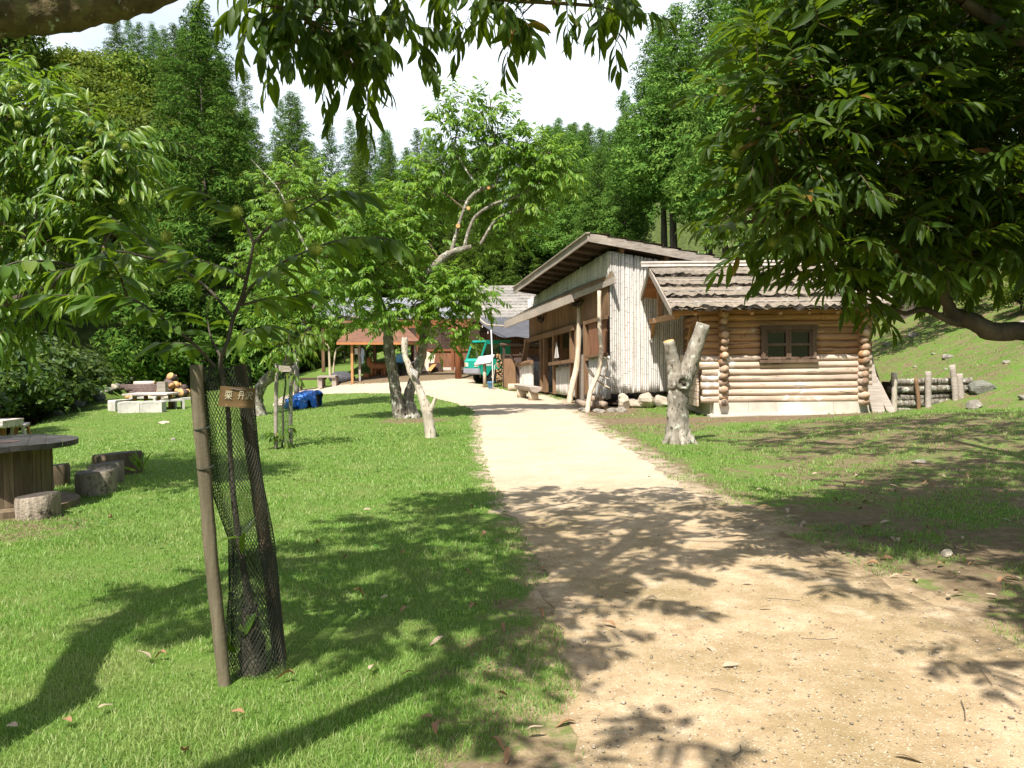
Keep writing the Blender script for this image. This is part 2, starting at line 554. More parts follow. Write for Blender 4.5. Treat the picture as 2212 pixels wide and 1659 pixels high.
M['board_grey'] = surf('grey_board', (.23, .19, .155), (.42, .37, .32), 6, (.25, 4, 4), .85, .35, .008, .15, 6)
M['board_brown'] = surf('brown_board', (.13, .075, .04), (.26, .155, .085), 6, (2.5, 2.5, .3), .8, .3, .008, .22, 6)
M['board_dark'] = surf('dark_board', (.045, .028, .020), (.10, .065, .045), 6, (3, 3, .3), .85, .3, .008, .25, 6)
M['board_red'] = surf('red_brown_board', (.16, .065, .035), (.30, .15, .085), 6, (3, 3, .3), .8, .3, .008, .22, 6)
M['gable'] = surf('gable_planks', (.30, .125, .045), (.46, .21, .085), 6, (4, .4, 4), .7, .2, .006, .2, 5)
M['barkroof'] = surf('bark_roof', (.13, .105, .077), (.315, .265, .205), 10, None, .95, 1.0, .03, .16, 8, [((.34, .31, .26), 3.0, .60), ((.06, .05, .04), 14, .64)], fine=35)
M['course_shade'] = surf('bark_course_shade', (.022, .018, .014), (.075, .06, .045), 14, None, .95, .8, .02, .3)  # dark colour standing in for the shaded gaps under the bark courses
M['batten'] = surf('roof_batten', (.34, .30, .26), (.52, .47, .42), 8, None, .85, .2, .01, .2)
M['shingle'] = surf('grey_shingle', (.15, .14, .125), (.30, .28, .255), 9, None, .9, .5, .02, .2, 6)
M['roof_blue'] = surf('grey_roof_sheet', (.16, .165, .18), (.24, .245, .265), 3, None, .6, .1, .01, .1)
M['terracotta'] = surf('copper_brown_roof', (.13, .062, .036), (.22, .11, .065), 4, None, .75, .2, .01, .1)
M['pillar'] = surf('red_brown_timber', (.16, .055, .022), (.27, .10, .04), 6, (3, 3, .3), .55, .15, .006, .0, 5, spec=.4)
M['concrete'] = surf('pale_concrete', (.42, .40, .36), (.56, .54, .49), 12, None, .9, .25, .006, .06, 5, ((.34, .33, .29), 5, .66))
M['foundation'] = surf('foundation_block', (.47, .43, .36), (.62, .57, .48), 5, None, .9, .25, .006, .1, 5)
M['stone'] = surf('grey_stone', (.15, .135, .11), (.34, .31, .26), 7, None, .9, .8, .03, .22, 7, ((.50, .48, .42), 4, .62), fine=30)
M['stone_pale'] = surf('pale_stone', (.32, .27, .20), (.52, .46, .37), 6, None, .9, .8, .03, .2, 7, ((.30, .25, .18), 5, .62), fine=30)
M['stone_mossy'] = surf('mossy_stone', (.09, .095, .075), (.22, .22, .18), 7, None, .9, .8, .03, .2, 7, ((.06, .09, .03), 4, .56), fine=30)
M['stake'] = surf('stake_wood', (.085, .07, .042), (.21, .175, .115), 8, (4, 4, .3), .85, .5, .008, .12, 7, ((.06, .06, .035), 3, .60), fine=50)
M['stake_dark'] = surf('dark_stake_wood', (.075, .05, .03), (.19, .135, .085), 8, (4, 4, .3), .85, .5, .008, .1, 7)
M['net'] = surf('black_net', (.022, .026, .018), (.05, .058, .038), 5, None, .6, 0, .01, 0)
M['sign_board'] = surf('brown_sign', (.095, .058, .022), (.15, .095, .038), 6, (.4, 3, 3), .6, .2, .004, 0, 5)
M['sign_ink'] = surf('pale_lettering', (.36, .31, .20), (.44, .39, .27), 20, None, .8, 0, .01, 0)
M['sign_faint'] = surf('faint_lettering', (.24, .17, .09), (.30, .22, .12), 20, None, .8, 0, .01, 0)
M['drum_top'] = surf('drum_top', (.018, .017, .016), (.07, .064, .058), 7, None, .55, .6, .008, .2, 7, ((.14, .07, .03), 3, .66), fine=30)
M['drum_side'] = surf('drum_staves', (.07, .05, .03), (.20, .155, .10), 7, (3, 3, .3), .85, .5, .01, .3, 7, ((.10, .10, .03), 3, .62))
M['stool_side'] = surf('stool_bark', (.15, .12, .09), (.40, .34, .27), 8, (2.5, 2.5, .4), .9, .9, .02, .15, 8, ((.055, .045, .035), 4, .58), fine=40)
M['stool_top'] = surf('stool_top', (.035, .03, .025), (.10, .085, .07), 9, None, .75, .7, .01, .2, 7, fine=40)
M['table_pale'] = surf('pale_table_wood', (.40, .34, .31), (.58, .52, .48), 5, (.4, 4, 4), .75, .2, .006, .12)
M['table_leg'] = surf('orange_log_leg', (.33, .165, .06), (.50, .28, .12), 6, (3, 3, .4), .7, .2, .006, .15)
M['pile_bark'] = surf('pile_bark', (.06, .04, .035), (.18, .13, .11), 9, None, .9, .6, .02, .3, 6)
M['pile_white'] = surf('peeled_log', (.50, .42, .36), (.64, .56, .50), 8, None, .8, .3, .01, .1)
M['firewood'] = surf('split_firewood', (.30, .17, .075), (.55, .36, .19), 8, None, .85, .4, .01, .35, 5)
M['rust'] = surf('rusty_sheet', (.055, .040, .042), (.14, .09, .075), 2.2, None, .75, .15, .006, .0, 6, ((.26, .13, .06), 1.8, .58))
M['tarp'] = surf('blue_tarp', (.016, .12, .50), (.028, .19, .68), 5, None, .45, .2, .02, 0, 4, spec=.45)
M['awning'] = surf('grey_awning', (.055, .055, .062), (.095, .095, .105), 3, None, .7, .1, .006, 0)
M['teal'] = surf('teal_paint', (.010, .30, .22), (.018, .36, .27), 4, None, .35, 0, .01, 0, spec=.5)
M['bumper'] = surf('grey_bumper', (.24, .24, .28), (.32, .31, .34), 6, None, .5, .1, .004, 0)
M['tyre'] = surf('black_rubber', (.015, .015, .015), (.03, .03, .03), 10, None, .85, .2, .004, 0)
M['rim'] = surf('cream_rim', (.50, .46, .36), (.62, .57, .46), 6, None, .5, 0, .01, 0)
M['white_paint'] = surf('white_paint', (.66, .68, .68), (.78, .78, .77), 8, None, .6, 0, .01, 0)
M['lampglass'] = surf('lamp_glass', (.55, .55, .5), (.75, .72, .66), 12, None, .2, 0, .01, 0, spec=.6)
M['amber'] = surf('amber_lens', (.55, .20, .05), (.62, .26, .08), 12, None, .25, 0, .01, 0, spec=.6)
M['bucket'] = surf('blue_plastic', (.09, .30, .62), (.12, .36, .70), 6, None, .4, 0, .01, 0, spec=.5)
M['skyblue'] = surf('light_blue_plastic', (.14, .42, .68), (.18, .48, .74), 5, None, .45, 0, .01, 0, spec=.45)
M['cloth_blue'] = surf('pale_blue_cloth', (.38, .50, .68), (.48, .60, .76), 9, None, .9, .2, .006, 0)
M['cloth_white'] = surf('white_cloth', (.68, .67, .68), (.78, .77, .76), 9, None, .9, .2, .006, 0)
M['board_white'] = surf('notice_face', (.60, .58, .56), (.72, .70, .68), 5, None, .5, 0, .01, 0)
M['carved'] = surf('carved_red_wood', (.27, .105, .04), (.42, .19, .08), 6, None, .65, .3, .01, .05, 5)
M['orange'] = surf('orange_wood', (.52, .21, .06), (.64, .30, .10), 6, None, .6, .1, .01, 0)
M['pole'] = surf('peeled_pole', (.36, .285, .20), (.58, .49, .37), 6, (3, 3, .4), .75, .35, .008, .1, 6, fine=40)
M['steel'] = surf('dark_steel', (.05, .05, .055), (.10, .10, .11), 8, None, .5, 0, .01, 0)
M['burr'] = leafmat('chestnut_burr', [(0, (.26, .34, .05)), (1, (.40, .46, .09))], .3, .7, (.4, .5, .08), .2)
M['dryleaf'] = leafmat('dry_leaf', [(0, (.20, .105, .05)), (1, (.34, .20, .11))], .15, .7, (.3, .16, .06), .2)
M['dryleaf_pale'] = leafmat('pale_dry_leaf', [(0, (.36, .26, .17)), (1, (.46, .36, .26))], .15, .7, (.4, .3, .18), .2)
M['pebble'] = surf('pebble', (.20, .16, .115), (.40, .345, .27), 12, None, .9, 0, .01, .35)
M['pane_dark'] = surf('dark_pane', (.006, .007, .007), (.012, .014, .013), 4, None, .12, 0, .01, 0, spec=.5)
M['window_wood'] = surf('weathered_window_wood', (.085, .052, .034), (.17, .115, .08), 6, (2.5, 2.5, .3), .85, .3, .008, .12, 6)
M['black'] = surf('dark_interior', (.012, .010, .008), (.02, .017, .013), 4, None, .9, 0, .01, 0)
M['yellow'] = surf('yellow_cloth', (.35, .22, .03), (.42, .28, .05), 4, None, .8, 0, .01, 0)


def glassmat(name, tint, rough=.03):
    n = N(name)
    g = n.n('ShaderNodeBsdfGlossy'); g.inputs['Roughness'].default_value = rough
    g.inputs['Color'].default_value = (.9, .95, 1, 1)
    t = n.n('ShaderNodeBsdfTransparent'); t.inputs['Color'].default_value = (*tint, 1)
    fr = n.n('ShaderNodeFresnel'); fr.inputs['IOR'].default_value = 1.5
    m = n.n('ShaderNodeMixShader')
    n.l(n.math('ADD', fr.outputs[0], .03), m.inputs[0]); n.l(t.outputs[0], m.inputs[1]); n.l(g.outputs[0], m.inputs[2])
    return n.done(m.outputs[0])


M['glass'] = glassmat('vehicle_glass', (.62, .70, .68))
M['window'] = glassmat('window_glass', (.55, .58, .56))
# ------------------------------------------------------------------ path outline
left_px = [(1232, 1560), (1232, 1480), (1205, 1380), (1168, 1230), (1112, 1130), (1073, 1060), (1047, 1000), (1038, 955), (1036, 905),
           (1020, 884), (985, 872), (915, 852), (846, 850), (760, 850), (677, 851), (610, 858)]
far_px = [(640, 841), (677, 838), (737, 832), (800, 829), (874, 826), (940, 822), (983, 818), (1010, 819),
          (1030, 829), (1072, 838), (1135, 852), (1176, 854), (1213, 866), (1237, 889), (1286, 928), (1345, 962), (1400, 1000), (1460, 1043),
          (1560, 1092), (1700, 1150), (1900, 1250), (2100, 1345), (2320, 1450)]
PATH = [(-.05, -6), (.10, 1.5), (.18, 2.6)] + [tuple(Gd(u, v)[:2]) for u, v in left_px] + [tuple(Gd(u, v)[:2]) for u, v in far_px] + \
       [(3.3, 2.2), (4.2, .5), (4.6, -6)]
_p = []
for i in range(len(PATH)):                              # finer outline with a ragged edge
    a, b = np.array(PATH[i]), np.array(PATH[(i + 1) % len(PATH)])
    L = np.linalg.norm(b - a); k = max(1, int(L / .12))
    nrm = np.array((b[1] - a[1], a[0] - b[0])) / (L + 1e-9)
    for t in range(k):
        q = a + (b - a) * t / k
        w = .045 * wob(q[0] * 3.1, q[1] * 3.1, 1.3) + .03 * wob(q[0] * 9, q[1] * 9, 1.1, 1.)
        _p.append(q + nrm * w * (1 + .05 * abs(q[1])))
PATH_F = np.array(_p)


def path_sd(x, y):
    return poly_sdf(PATH, x, y)


def blob(x, y, cx, cy, rx, ry, soft=.5):
    d = np.sqrt(((x - cx) / rx) ** 2 + ((y - cy) / ry) ** 2)
    return ss(1 + soft, 1 - soft, d)


def soil(x, y):
    """0 grass .. 1 bare earth"""
    x = np.asarray(x, float); y = np.asarray(y, float)
    s = .12 * np.ones_like(x)
    ps = path_sd(x, y)
    s = np.maximum(s, np.where(x > 1.0, .75 * ss(1.2, .0, ps), .60 * ss(.5, .0, ps)) * (y < 20))   # trodden verge
    s = np.maximum(s, .55 * blob(x, y, .1, 3.2, .55, 2.2))
    s = np.maximum(s, .95 * blob(x, y, 4.6, 17.6, 4.4, .9, .3))            # strip before the cabin
    s = np.maximum(s, .56 * blob(x, y, 2.7, 17.5, 1.9, 3.6, .5))
    s = np.maximum(s, .85 * blob(x, y, 2.0, 22.5, 1.5, 4.0, .4))
    s = np.maximum(s, .55 * blob(x, y, 1.0, 29.5, 1.6, 3.0, .4))
    s = np.maximum(s, .66 * blob(x, y, 3.0, 6.4, 1.6, 2.2, .6))           # bare earth under the right tree
    s = np.maximum(s, .60 * blob(x, y, 3.6, 4.4, 1.4, 1.8, .6))
    s = np.maximum(s, .58 * blob(x, y, 4.8, 9.5, 2.6, 3.4, .6))
    s = np.maximum(s, .58 * blob(x, y, 6.5, 13, 4, 4.0, .5))
    s = np.maximum(s, .66 * blob(x, y, -2.2, 18.4, .9, 1.0, .5))
    s = np.maximum(s, .55 * blob(x, y, -5.0, 7.2, 1.4, .9, .4))
    s = np.maximum(s, .95 * blob(x, y, -5, 41.5, 4.6, 3.2, .3))            # sandy mound of the forecourt
    s = np.maximum(s, .95 * blob(x, y, -1, 42, 4, 6, .3))
    m = poly_sdf(MEADOW, x, y)
    s = np.maximum(s, np.where(x > 4, .47, .60) * ss(-.5, .8, m) * (y < 40) + 0 * x)
    return s


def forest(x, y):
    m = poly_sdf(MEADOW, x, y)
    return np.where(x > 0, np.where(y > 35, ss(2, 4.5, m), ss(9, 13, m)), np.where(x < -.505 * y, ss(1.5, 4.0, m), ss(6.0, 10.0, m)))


def axis(segs):
    out = [segs[0][0]]
    for a, b, st in segs:
        k = max(1, int(round((b - a) / st)))
        out += list(np.linspace(a, b, k + 1)[1:])
    return np.array(out)


def attr(o, name, vals):
    a = o.data.attributes.new(name, 'FLOAT', 'POINT')
    a.data.foreach_set('value', np.asarray(vals, np.float32))


gx = axis([(-200, -60, 8), (-60, -24, 1.0), (-24, -8, .4), (-8, 7, .16), (7, 14, .3), (14, 50, 1.0), (50, 200, 8)])
gy = axis([(-60, -8, 4), (-8, 2, .4), (2, 12, .14), (12, 30, .24), (30, 60, .5), (60, 120, 1.2), (120, 260, 8)])
XX, YY = np.meshgrid(gx, gy, indexing='xy')
ZZ = h(XX.ravel(), YY.ravel()).reshape(XX.shape)
g = Geo().grid(np.stack([XX, YY, ZZ], -1))
ground = struct('ground', g, M['ground'])
attr(ground, 'soil', soil(XX.ravel(), YY.ravel()))
_ps = path_sd(XX.ravel(), YY.ravel())
attr(ground, 'sand', ss(.9, .0, np.abs(_ps)) * .62)
attr(ground, 'pale', ss(6.5, 11, YY.ravel()))
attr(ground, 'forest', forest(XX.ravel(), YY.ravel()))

# path: cells of a fine sheet clipped to the outline, laid just above the lawn
import bmesh
me = bpy.data.meshes.new('path')
bm = bmesh.new()
bvs = [bm.verts.new((x, y, 0)) for x, y in PATH_F]
bm.faces.new(bvs)
for yc in np.concatenate([np.arange(-5, 12, .2), np.arange(12, 45, .5)]):
    bmesh.ops.bisect_plane(bm, geom=bm.verts[:] + bm.edges[:] + bm.faces[:], plane_co=(0, yc, 0), plane_no=(0, 1, 0))
for xc in np.arange(-12, 5, .2):
    bmesh.ops.bisect_plane(bm, geom=bm.verts[:] + bm.edges[:] + bm.faces[:], plane_co=(xc, 0, 0), plane_no=(1, 0, 0))
bmesh.ops.triangulate(bm, faces=bm.faces[:])
co = np.array([v.co[:] for v in bm.verts])
zz = h(co[:, 0], co[:, 1])
for v, z in zip(bm.verts, zz):
    v.co.z = z + .004
for f in bm.faces:
    if f.normal.z < 0: f.normal_flip()
    f.smooth = True
bm.to_mesh(me); bm.free()
patho = bpy.data.objects.new('path', me); COL.objects.link(patho); patho['kind'] = 'structure'
me.materials.append(M['path'])
co = np.array([v.co[:] for v in me.vertices])
attr(patho, 'pale', ss(6.5, 11, co[:, 1]))  # whitens the far sand as if overexposed by the sun
_e = -path_sd(co[:, 0], co[:, 1])
attr(patho, 'edge', np.where(co[:, 0] > 1.2, ss(.9, 0, _e) * .52, ss(.25, 0, _e) * .42) * ss(12, 7, co[:, 1]))

# ------------------------------------------------------------------ grass blades (one mass)
def scatter_view(n, y0, y1, pw, u0=-60, u1=2280):
    """ground points inside the view, thinning out with distance"""
    t = rng.random(n)
    a, b = y0 ** (1 - pw), y1 ** (1 - pw)
    y = (a + (b - a) * t) ** (1 / (1 - pw))
    u = rng.uniform(u0, u1, n)
    x = (u - CX) / F * y
    return x, y


def blades(n, y0, y1, pw, hgt, wid, side=0):
    x, y = scatter_view(n, y0, y1, pw, -60 - side, 2280 + side)
    ps = path_sd(x, y)
    so = soil(x, y) + .85 * (.5 * wob(x, y, 2.3, .4) + .35 * wob(x, y, 6.1, 1.7))
    keep = (ps > -.03 + .06 * wob(x, y, 7.)) & (rng.random(n) < ss(.80, .28, so)) & (poly_sdf(MEADOW, x, y) < 6)
    x, y = x[keep], y[keep]; k = len(x)
    z = h(x, y) - .004
    sc = np.clip(y / 4.0, 1, 9)
    patch = 1 + .45 * wob(x, y, 1.7, 2.2)
    H = hgt * rng.uniform(.45, 1.35, k) * patch * sc ** .22
    W = wid * rng.uniform(.7, 1.3, k) * sc ** .9
    a = rng.uniform(0, 2 * math.pi, k)
    lean = rng.uniform(.15, .95, k) * H
    la = a + rng.normal(0, .8, k) + math.pi / 2
    sx, sy = np.cos(a) * W / 2, np.sin(a) * W / 2
    lx, ly = np.cos(la) * lean, np.sin(la) * lean
    v = np.empty((k, 5, 3))
    v[:, 0] = np.stack([x - sx, y - sy, z], -1)
    v[:, 1] = np.stack([x + sx, y + sy, z], -1)
    v[:, 2] = np.stack([x + sx * .8 + lx * .35, y + sy * .8 + ly * .35, z + H * .6], -1)
    v[:, 3] = np.stack([x - sx * .8 + lx * .35, y - sy * .8 + ly * .35, z + H * .6], -1)
    v[:, 4] = np.stack([x + lx, y + ly, z + H * (1 - .25 * lean / H)], -1)
    return v


vb = np.concatenate([blades(400000, 1.7, 7, 1.2, .033, .0034, 900), blades(210000, 6.5, 16, 1.1, .030, .0036, 500), blades(60000, 15, 34, 1.01, .030, .0036)])
g = Geo()
k = len(vb); b = (np.arange(k) * 5)[:, None]
g.V.append(vb.reshape(-1, 3)); g.n = k * 5
g.Fc.append((b + np.array([[0, 1, 2, 3]]), 0)); g.Fc.append((b + np.array([[3, 2, 4]]), 0))
grass = struct('grass', g, M['blade'], kind='stuff')
tag(grass, 'short bright green lawn grass on both sides of the path', 'grass')

# clover and small weeds between the blades
n_ = 26000
xw, yw = scatter_view(n_, 2.3, 11, 1.3)
cl = .5 * wob(xw, yw, 1.5, 3.1) + .5 * wob(xw, yw, 4.3, .6)
kp = (path_sd(xw, yw) > .02) & (cl > .22 + .3 * rng.random(n_)) & (poly_sdf(MEADOW, xw, yw) < 1)
xw, yw = xw[kp], yw[kp]; zw = h(xw, yw) + rng.uniform(.008, .03, len(xw))
lv = np.array([(0, 0, 0), (.5, .5, .08), (1, 0, 0), (.5, -.5, .08)]); lf = [np.array([(0, 3, 2, 1)])]
k = len(xw); a = rng.uniform(0, 6.28, k); sz = rng.uniform(.010, .026, k) * np.clip(yw / 4, 1, 2.2)
tl = rng.normal(0, .35, k)
R = np.zeros((k, 3, 3)); R[:, 0, 0] = np.cos(a) * sz; R[:, 1, 0] = np.sin(a) * sz; R[:, 2, 0] = np.sin(tl) * sz
R[:, 0, 1] = -np.sin(a) * sz * .9; R[:, 1, 1] = np.cos(a) * sz * .9; R[:, 2, 2] = sz
g = Geo(); g.inst(lv, lf, R, np.stack([xw, yw, zw], -1))
wd_ = struct('weeds', g, M['weed'], kind='stuff'); tag(wd_, 'small broad leaved weeds and clover scattered through the lawn', 'weeds')

# pebbles and grit on the path
g = Geo()
xs, ys = scatter_view(9000, 2.2, 12, 1.4)
ok = (path_sd(xs, ys) < -.03) | ((soil(xs, ys) > .6) & (rng.random(9000) < .6))
xs, ys = xs[ok], ys[ok]
zs = h(xs, ys) + .009
oct_v = np.array([(1, 0, 0), (0, 1, 0), (-1, 0, 0), (0, -1, 0), (0, 0, .7), (0, 0, -.5)], float)
oct_f = [np.array([(0, 1, 4), (1, 2, 4), (2, 3, 4), (3, 0, 4), (1, 0, 5), (2, 1, 5), (3, 2, 5), (0, 3, 5)])]
k = len(xs)
sz = rng.gamma(1.6, .0016, k) + .0010
an = rng.uniform(0, 6.28, k)
R = np.zeros((k, 3, 3)); R[:, 0, 0] = np.cos(an) * sz * 1.3; R[:, 0, 1] = -np.sin(an) * sz; R[:, 1, 0] = np.sin(an) * sz * 1.3; R[:, 1, 1] = np.cos(an) * sz; R[:, 2, 2] = sz
g.inst(oct_v, oct_f, R, np.stack([xs, ys, zs], -1))
pb = struct('pebbles', g, M['pebble'], kind='stuff')
tag(pb, 'fine grit and small pebbles scattered over the sandy path', 'pebbles')
# ------------------------------------------------------------------ leaves
def leaf_template(near):
    if near:
        st = np.array([0, .10, .28, .48, .68, .86, 1.0]); hw = np.array([0, .55, .92, 1.0, .80, .42, 0]) * .5
    else:
        st = np.array([0, .33, .70, 1.0]); hw = np.array([0, .95, .72, 0]) * .5
    v, rows = [], []
    for s, w in zip(st, hw):
        z = -.30 * s * s
        if w == 0:
            rows.append([len(v)]); v.append((s, 0, z))
        else:
            rows.append([len(v), len(v) + 1, len(v) + 2])
            v += [(s + .03, w, z + .35 * w * .28), (s, 0, z), (s + .03, -w, z + .35 * w * .28)]
    tri, quad = [], []
    for a, b in zip(rows[:-1], rows[1:]):
        if len(a) == 1:
            tri += [(a[0], b[1], b[0]), (a[0], b[2], b[1])]
        elif len(b) == 1:
            tri += [(a[0], a[1], b[0]), (a[1], a[2], b[0])]
        else:
            quad += [(a[0], a[1], b[1], b[0]), (a[1], a[2], b[2], b[1])]
    return np.array(v, float), [np.array(tri), np.array(quad)]


LEAF_NEAR = leaf_template(True)
LEAF_MID = leaf_template(False)


def nrm(a):
    return a / (np.linalg.norm(a, axis=-1, keepdims=True) + 1e-12)


def leaves_on(g, pos, dirs, size, wid, tmpl, roll=.5, mi=0):
    """one leaf at every pos pointing along dirs, upper face roughly upward"""
    k = len(pos)
    X = nrm(dirs)
    up = np.tile(np.array((0, -.25, 1.0)), (k, 1)) + rng.normal(0, .28, (k, 3))
    Y = nrm(np.cross(up, X)); Z = np.cross(X, Y)
    r = rng.normal(0, roll, k)[:, None]
    Y, Z = Y * np.cos(r) + Z * np.sin(r), Z * np.cos(r) - Y * np.sin(r)
    R = np.stack([X * size[:, None], Y * (size * wid)[:, None], Z * size[:, None]], -1)
    g.inst(tmpl[0], tmpl[1], R, pos, mi)


def sprays(gl, gt, base, dirs, L, nleaf, size, tmpl, droop=(.3, .9), sag=.25, wid=.30, twig=.0035, spread=(72, 28), roll=.45):
    """shoots with leaves set alternately along them"""
    k = len(base)
    a = nrm(dirs)
    L = np.broadcast_to(L, (k,)) * rng.uniform(.75, 1.25, k)
    side = np.cross(a, np.tile((0, 0, 1.0), (k, 1)) + rng.normal(0, .25, (k, 3))); side = nrm(side)
    down = np.array((0, 0, -1.0))
    S_ = (np.arange(nleaf) + .6) / nleaf
    pos, dr, sz = [], [], []
    for j in range(nleaf + 1):
        last = j == nleaf
        s = 1.0 if last else S_[j]
        p = base + a * (L * s)[:, None] + down * (sag * L * s * s)[:, None]
        tang = nrm(a + down * (2 * sag * s))
        ph = np.full(k, 0.0) if last else np.radians(spread[0] + (spread[1] - spread[0]) * s + rng.normal(0, 10, k))
        sg = np.where((j % 2 == 0), 1.0, -1.0)
        d = tang * np.cos(ph)[:, None] + side * (sg * np.sin(ph))[:, None]
        d = d + down * rng.uniform(droop[0], droop[1], k)[:, None]
        pos.append(p); dr.append(d)
        sz.append(size * rng.uniform(.7, 1.2, k) * (.75 + .5 * math.sin(math.pi * min(.95, .2 + .7 * s))))
    pos = np.concatenate(pos); dr = np.concatenate(dr); sz = np.concatenate(sz)
    keep = rng.random(len(pos)) > .06
    leaves_on(gl, pos[keep], dr[keep], sz[keep], wid, tmpl, roll)
    if gt is not None:
        for m in (0, .5):                                   # two-piece shoot, three sided
            p0 = base + a * (L * m)[:, None] + down * (sag * L * m * m)[:, None]
            m2 = m + .5
            p1 = base + a * (L * m2)[:, None] + down * (sag * L * m2 * m2)[:, None]
            rods(gt, p0, p1, twig * (1 - .4 * m), twig * (1 - .4 * m2))


def rods(g, p0, p1, r0, r1, mi=0):
    k = len(p0)
    d = nrm(p1 - p0)
    u = nrm(np.cross(d, np.tile((.31, .17, .93), (k, 1)))); w = np.cross(d, u)
    r0 = np.broadcast_to(r0, (k,))[:, None]; r1 = np.broadcast_to(r1, (k,))[:, None]
    v = np.empty((k, 6, 3))
    for i in range(3):
        c, s = math.cos(i * 2.094), math.sin(i * 2.094)
        v[:, i] = p0 + (u * c + w * s) * r0
        v[:, i + 3] = p1 + (u * c + w * s) * r1
    b = g.n
    g.V.append(v.reshape(-1, 3)); g.n += 6 * k
    off = (np.arange(k) * 6 + b)[:, None]
    for i in range(3):
        j = (i + 1) % 3
        g.Fc.append((off + np.array([[i, j, j + 3, i + 3]]), mi))


def limb(g, pts, r0, r1, n=9, m=6, rough=.05, pw=1.0, mi=0, cap=None):
    q = smoothline(pts, m)
    t = np.linspace(0, 1, len(q)) ** pw
    r = r0 + (r1 - r0) * t
    if rough:
        r = r * (1 + .5 * rough * np.sin(np.arange(len(q)) * 1.9) )
    g.tube(q, r, n, mi=mi, rough=rough, cap=cap)
    return q


def burr_mesh():
    g = Geo()
    k = 260
    i = np.arange(k) + .5
    phi = np.arccos(1 - 2 * i / k); th = math.pi * (1 + 5 ** .5) * i
    d = np.stack([np.cos(th) * np.sin(phi), np.sin(th) * np.sin(phi), np.cos(phi)], -1)
    d = nrm(d + rng.normal(0, .08, d.shape))
    rods(g, d * .018, d * rng.uniform(.030, .036, k)[:, None], .0016, .0003)
    g.rock((0, 0, 0), (.022, .022, .022), amp=.03, nu=10, nv=8)
    me = g.mesh('burr'); me.materials.append(M['burr'])
    return me


BURR = burr_mesh()


def burr(parent, pos, sc=1.0):
    o = bpy.data.objects.new('burr', BURR); COL.objects.link(o)
    o.parent = parent; o.location = tuple(float(c) for c in (np.array(pos) - WL[parent.name]))
    o.scale = (sc, sc, sc); o.rotation_euler = tuple(rng.uniform(0, 6, 3))
    return o


def crown(skel, blobs, dens, L, nleaf, size, tmpl, droop, gl, gt, wid=.30, up=.35, limb_r=.022, sag=.25, shell=2.0, twig=.0035, link=.6):
    """fill ellipsoids with leafy shoots, each joined by twigs to the nearest limb. skel: (n,3) limb points"""
    for c, r, n in blobs:
        c = np.array(c, float); r = np.array(r, float) * np.ones(3)
        n = int(n * dens)
        q = rng.normal(0, 1, (n, 3)); q = nrm(q) * (rng.random(n) ** (1 / shell))[:, None]
        p = c + q * r
        d = skel[np.argmin(((skel - c) ** 2).sum(1))]
        mid = (d + c) / 2 + np.array((0, 0, .12 * np.linalg.norm(c - d))) + rng.normal(0, .10, 3) * np.linalg.norm(c - d)
        br = smoothline([d, mid, c, c + (c - d) * .25 * min(1, r.min())], 5)
        gt.tube(br, np.linspace(limb_r, limb_r * .3, len(br)), 5)
        # secondary twigs
        k2 = max(3, n // 7)
        e = c + nrm(rng.normal(0, 1, (k2, 3))) * r * .6
        s0 = br[rng.integers(len(br) // 3, len(br), k2)]
        m0 = (s0 + e) / 2 + rng.normal(0, .05, (k2, 3)) * r.mean()
        rods(gt, s0, m0, limb_r * .42, limb_r * .33); rods(gt, m0, e, limb_r * .33, limb_r * .2)
        nodes = np.vstack([e, m0, br[len(br) // 2:]])
        dd = ((p[:, None] - nodes[None]) ** 2).sum(-1)
        nn = nodes[np.argmin(dd, 1)]
        near = rng.random(n) < link
        rods(gt, nn[near], p[near], limb_r * .2, twig)
        out = nrm(q * r * 1.0 + rng.normal(0, .5, (n, 3)) * r.mean() * .6 + (p - nn) * .6) + np.array((0, 0, up)) * rng.uniform(.0, 1.5, (n, 1))
        sprays(gl, gt, p, out, L, nleaf, size, tmpl, droop, sag, wid, twig)


def Pm(pts, ds):
    """photo positions at given distances"""
    ds = np.broadcast_to(ds, (len(pts),))
    return np.array([P(u, v, d) for (u, v), d in zip(pts, ds)])


# ------------------------------------------------------------------ conifers and forest trees (shared meshes)
def tuft_dirs(n):
    d = nrm(rng.normal(0, 1, (n, 3)) * np.array((1, 1, .8)) + np.array((0, 0, .75)))
    return d


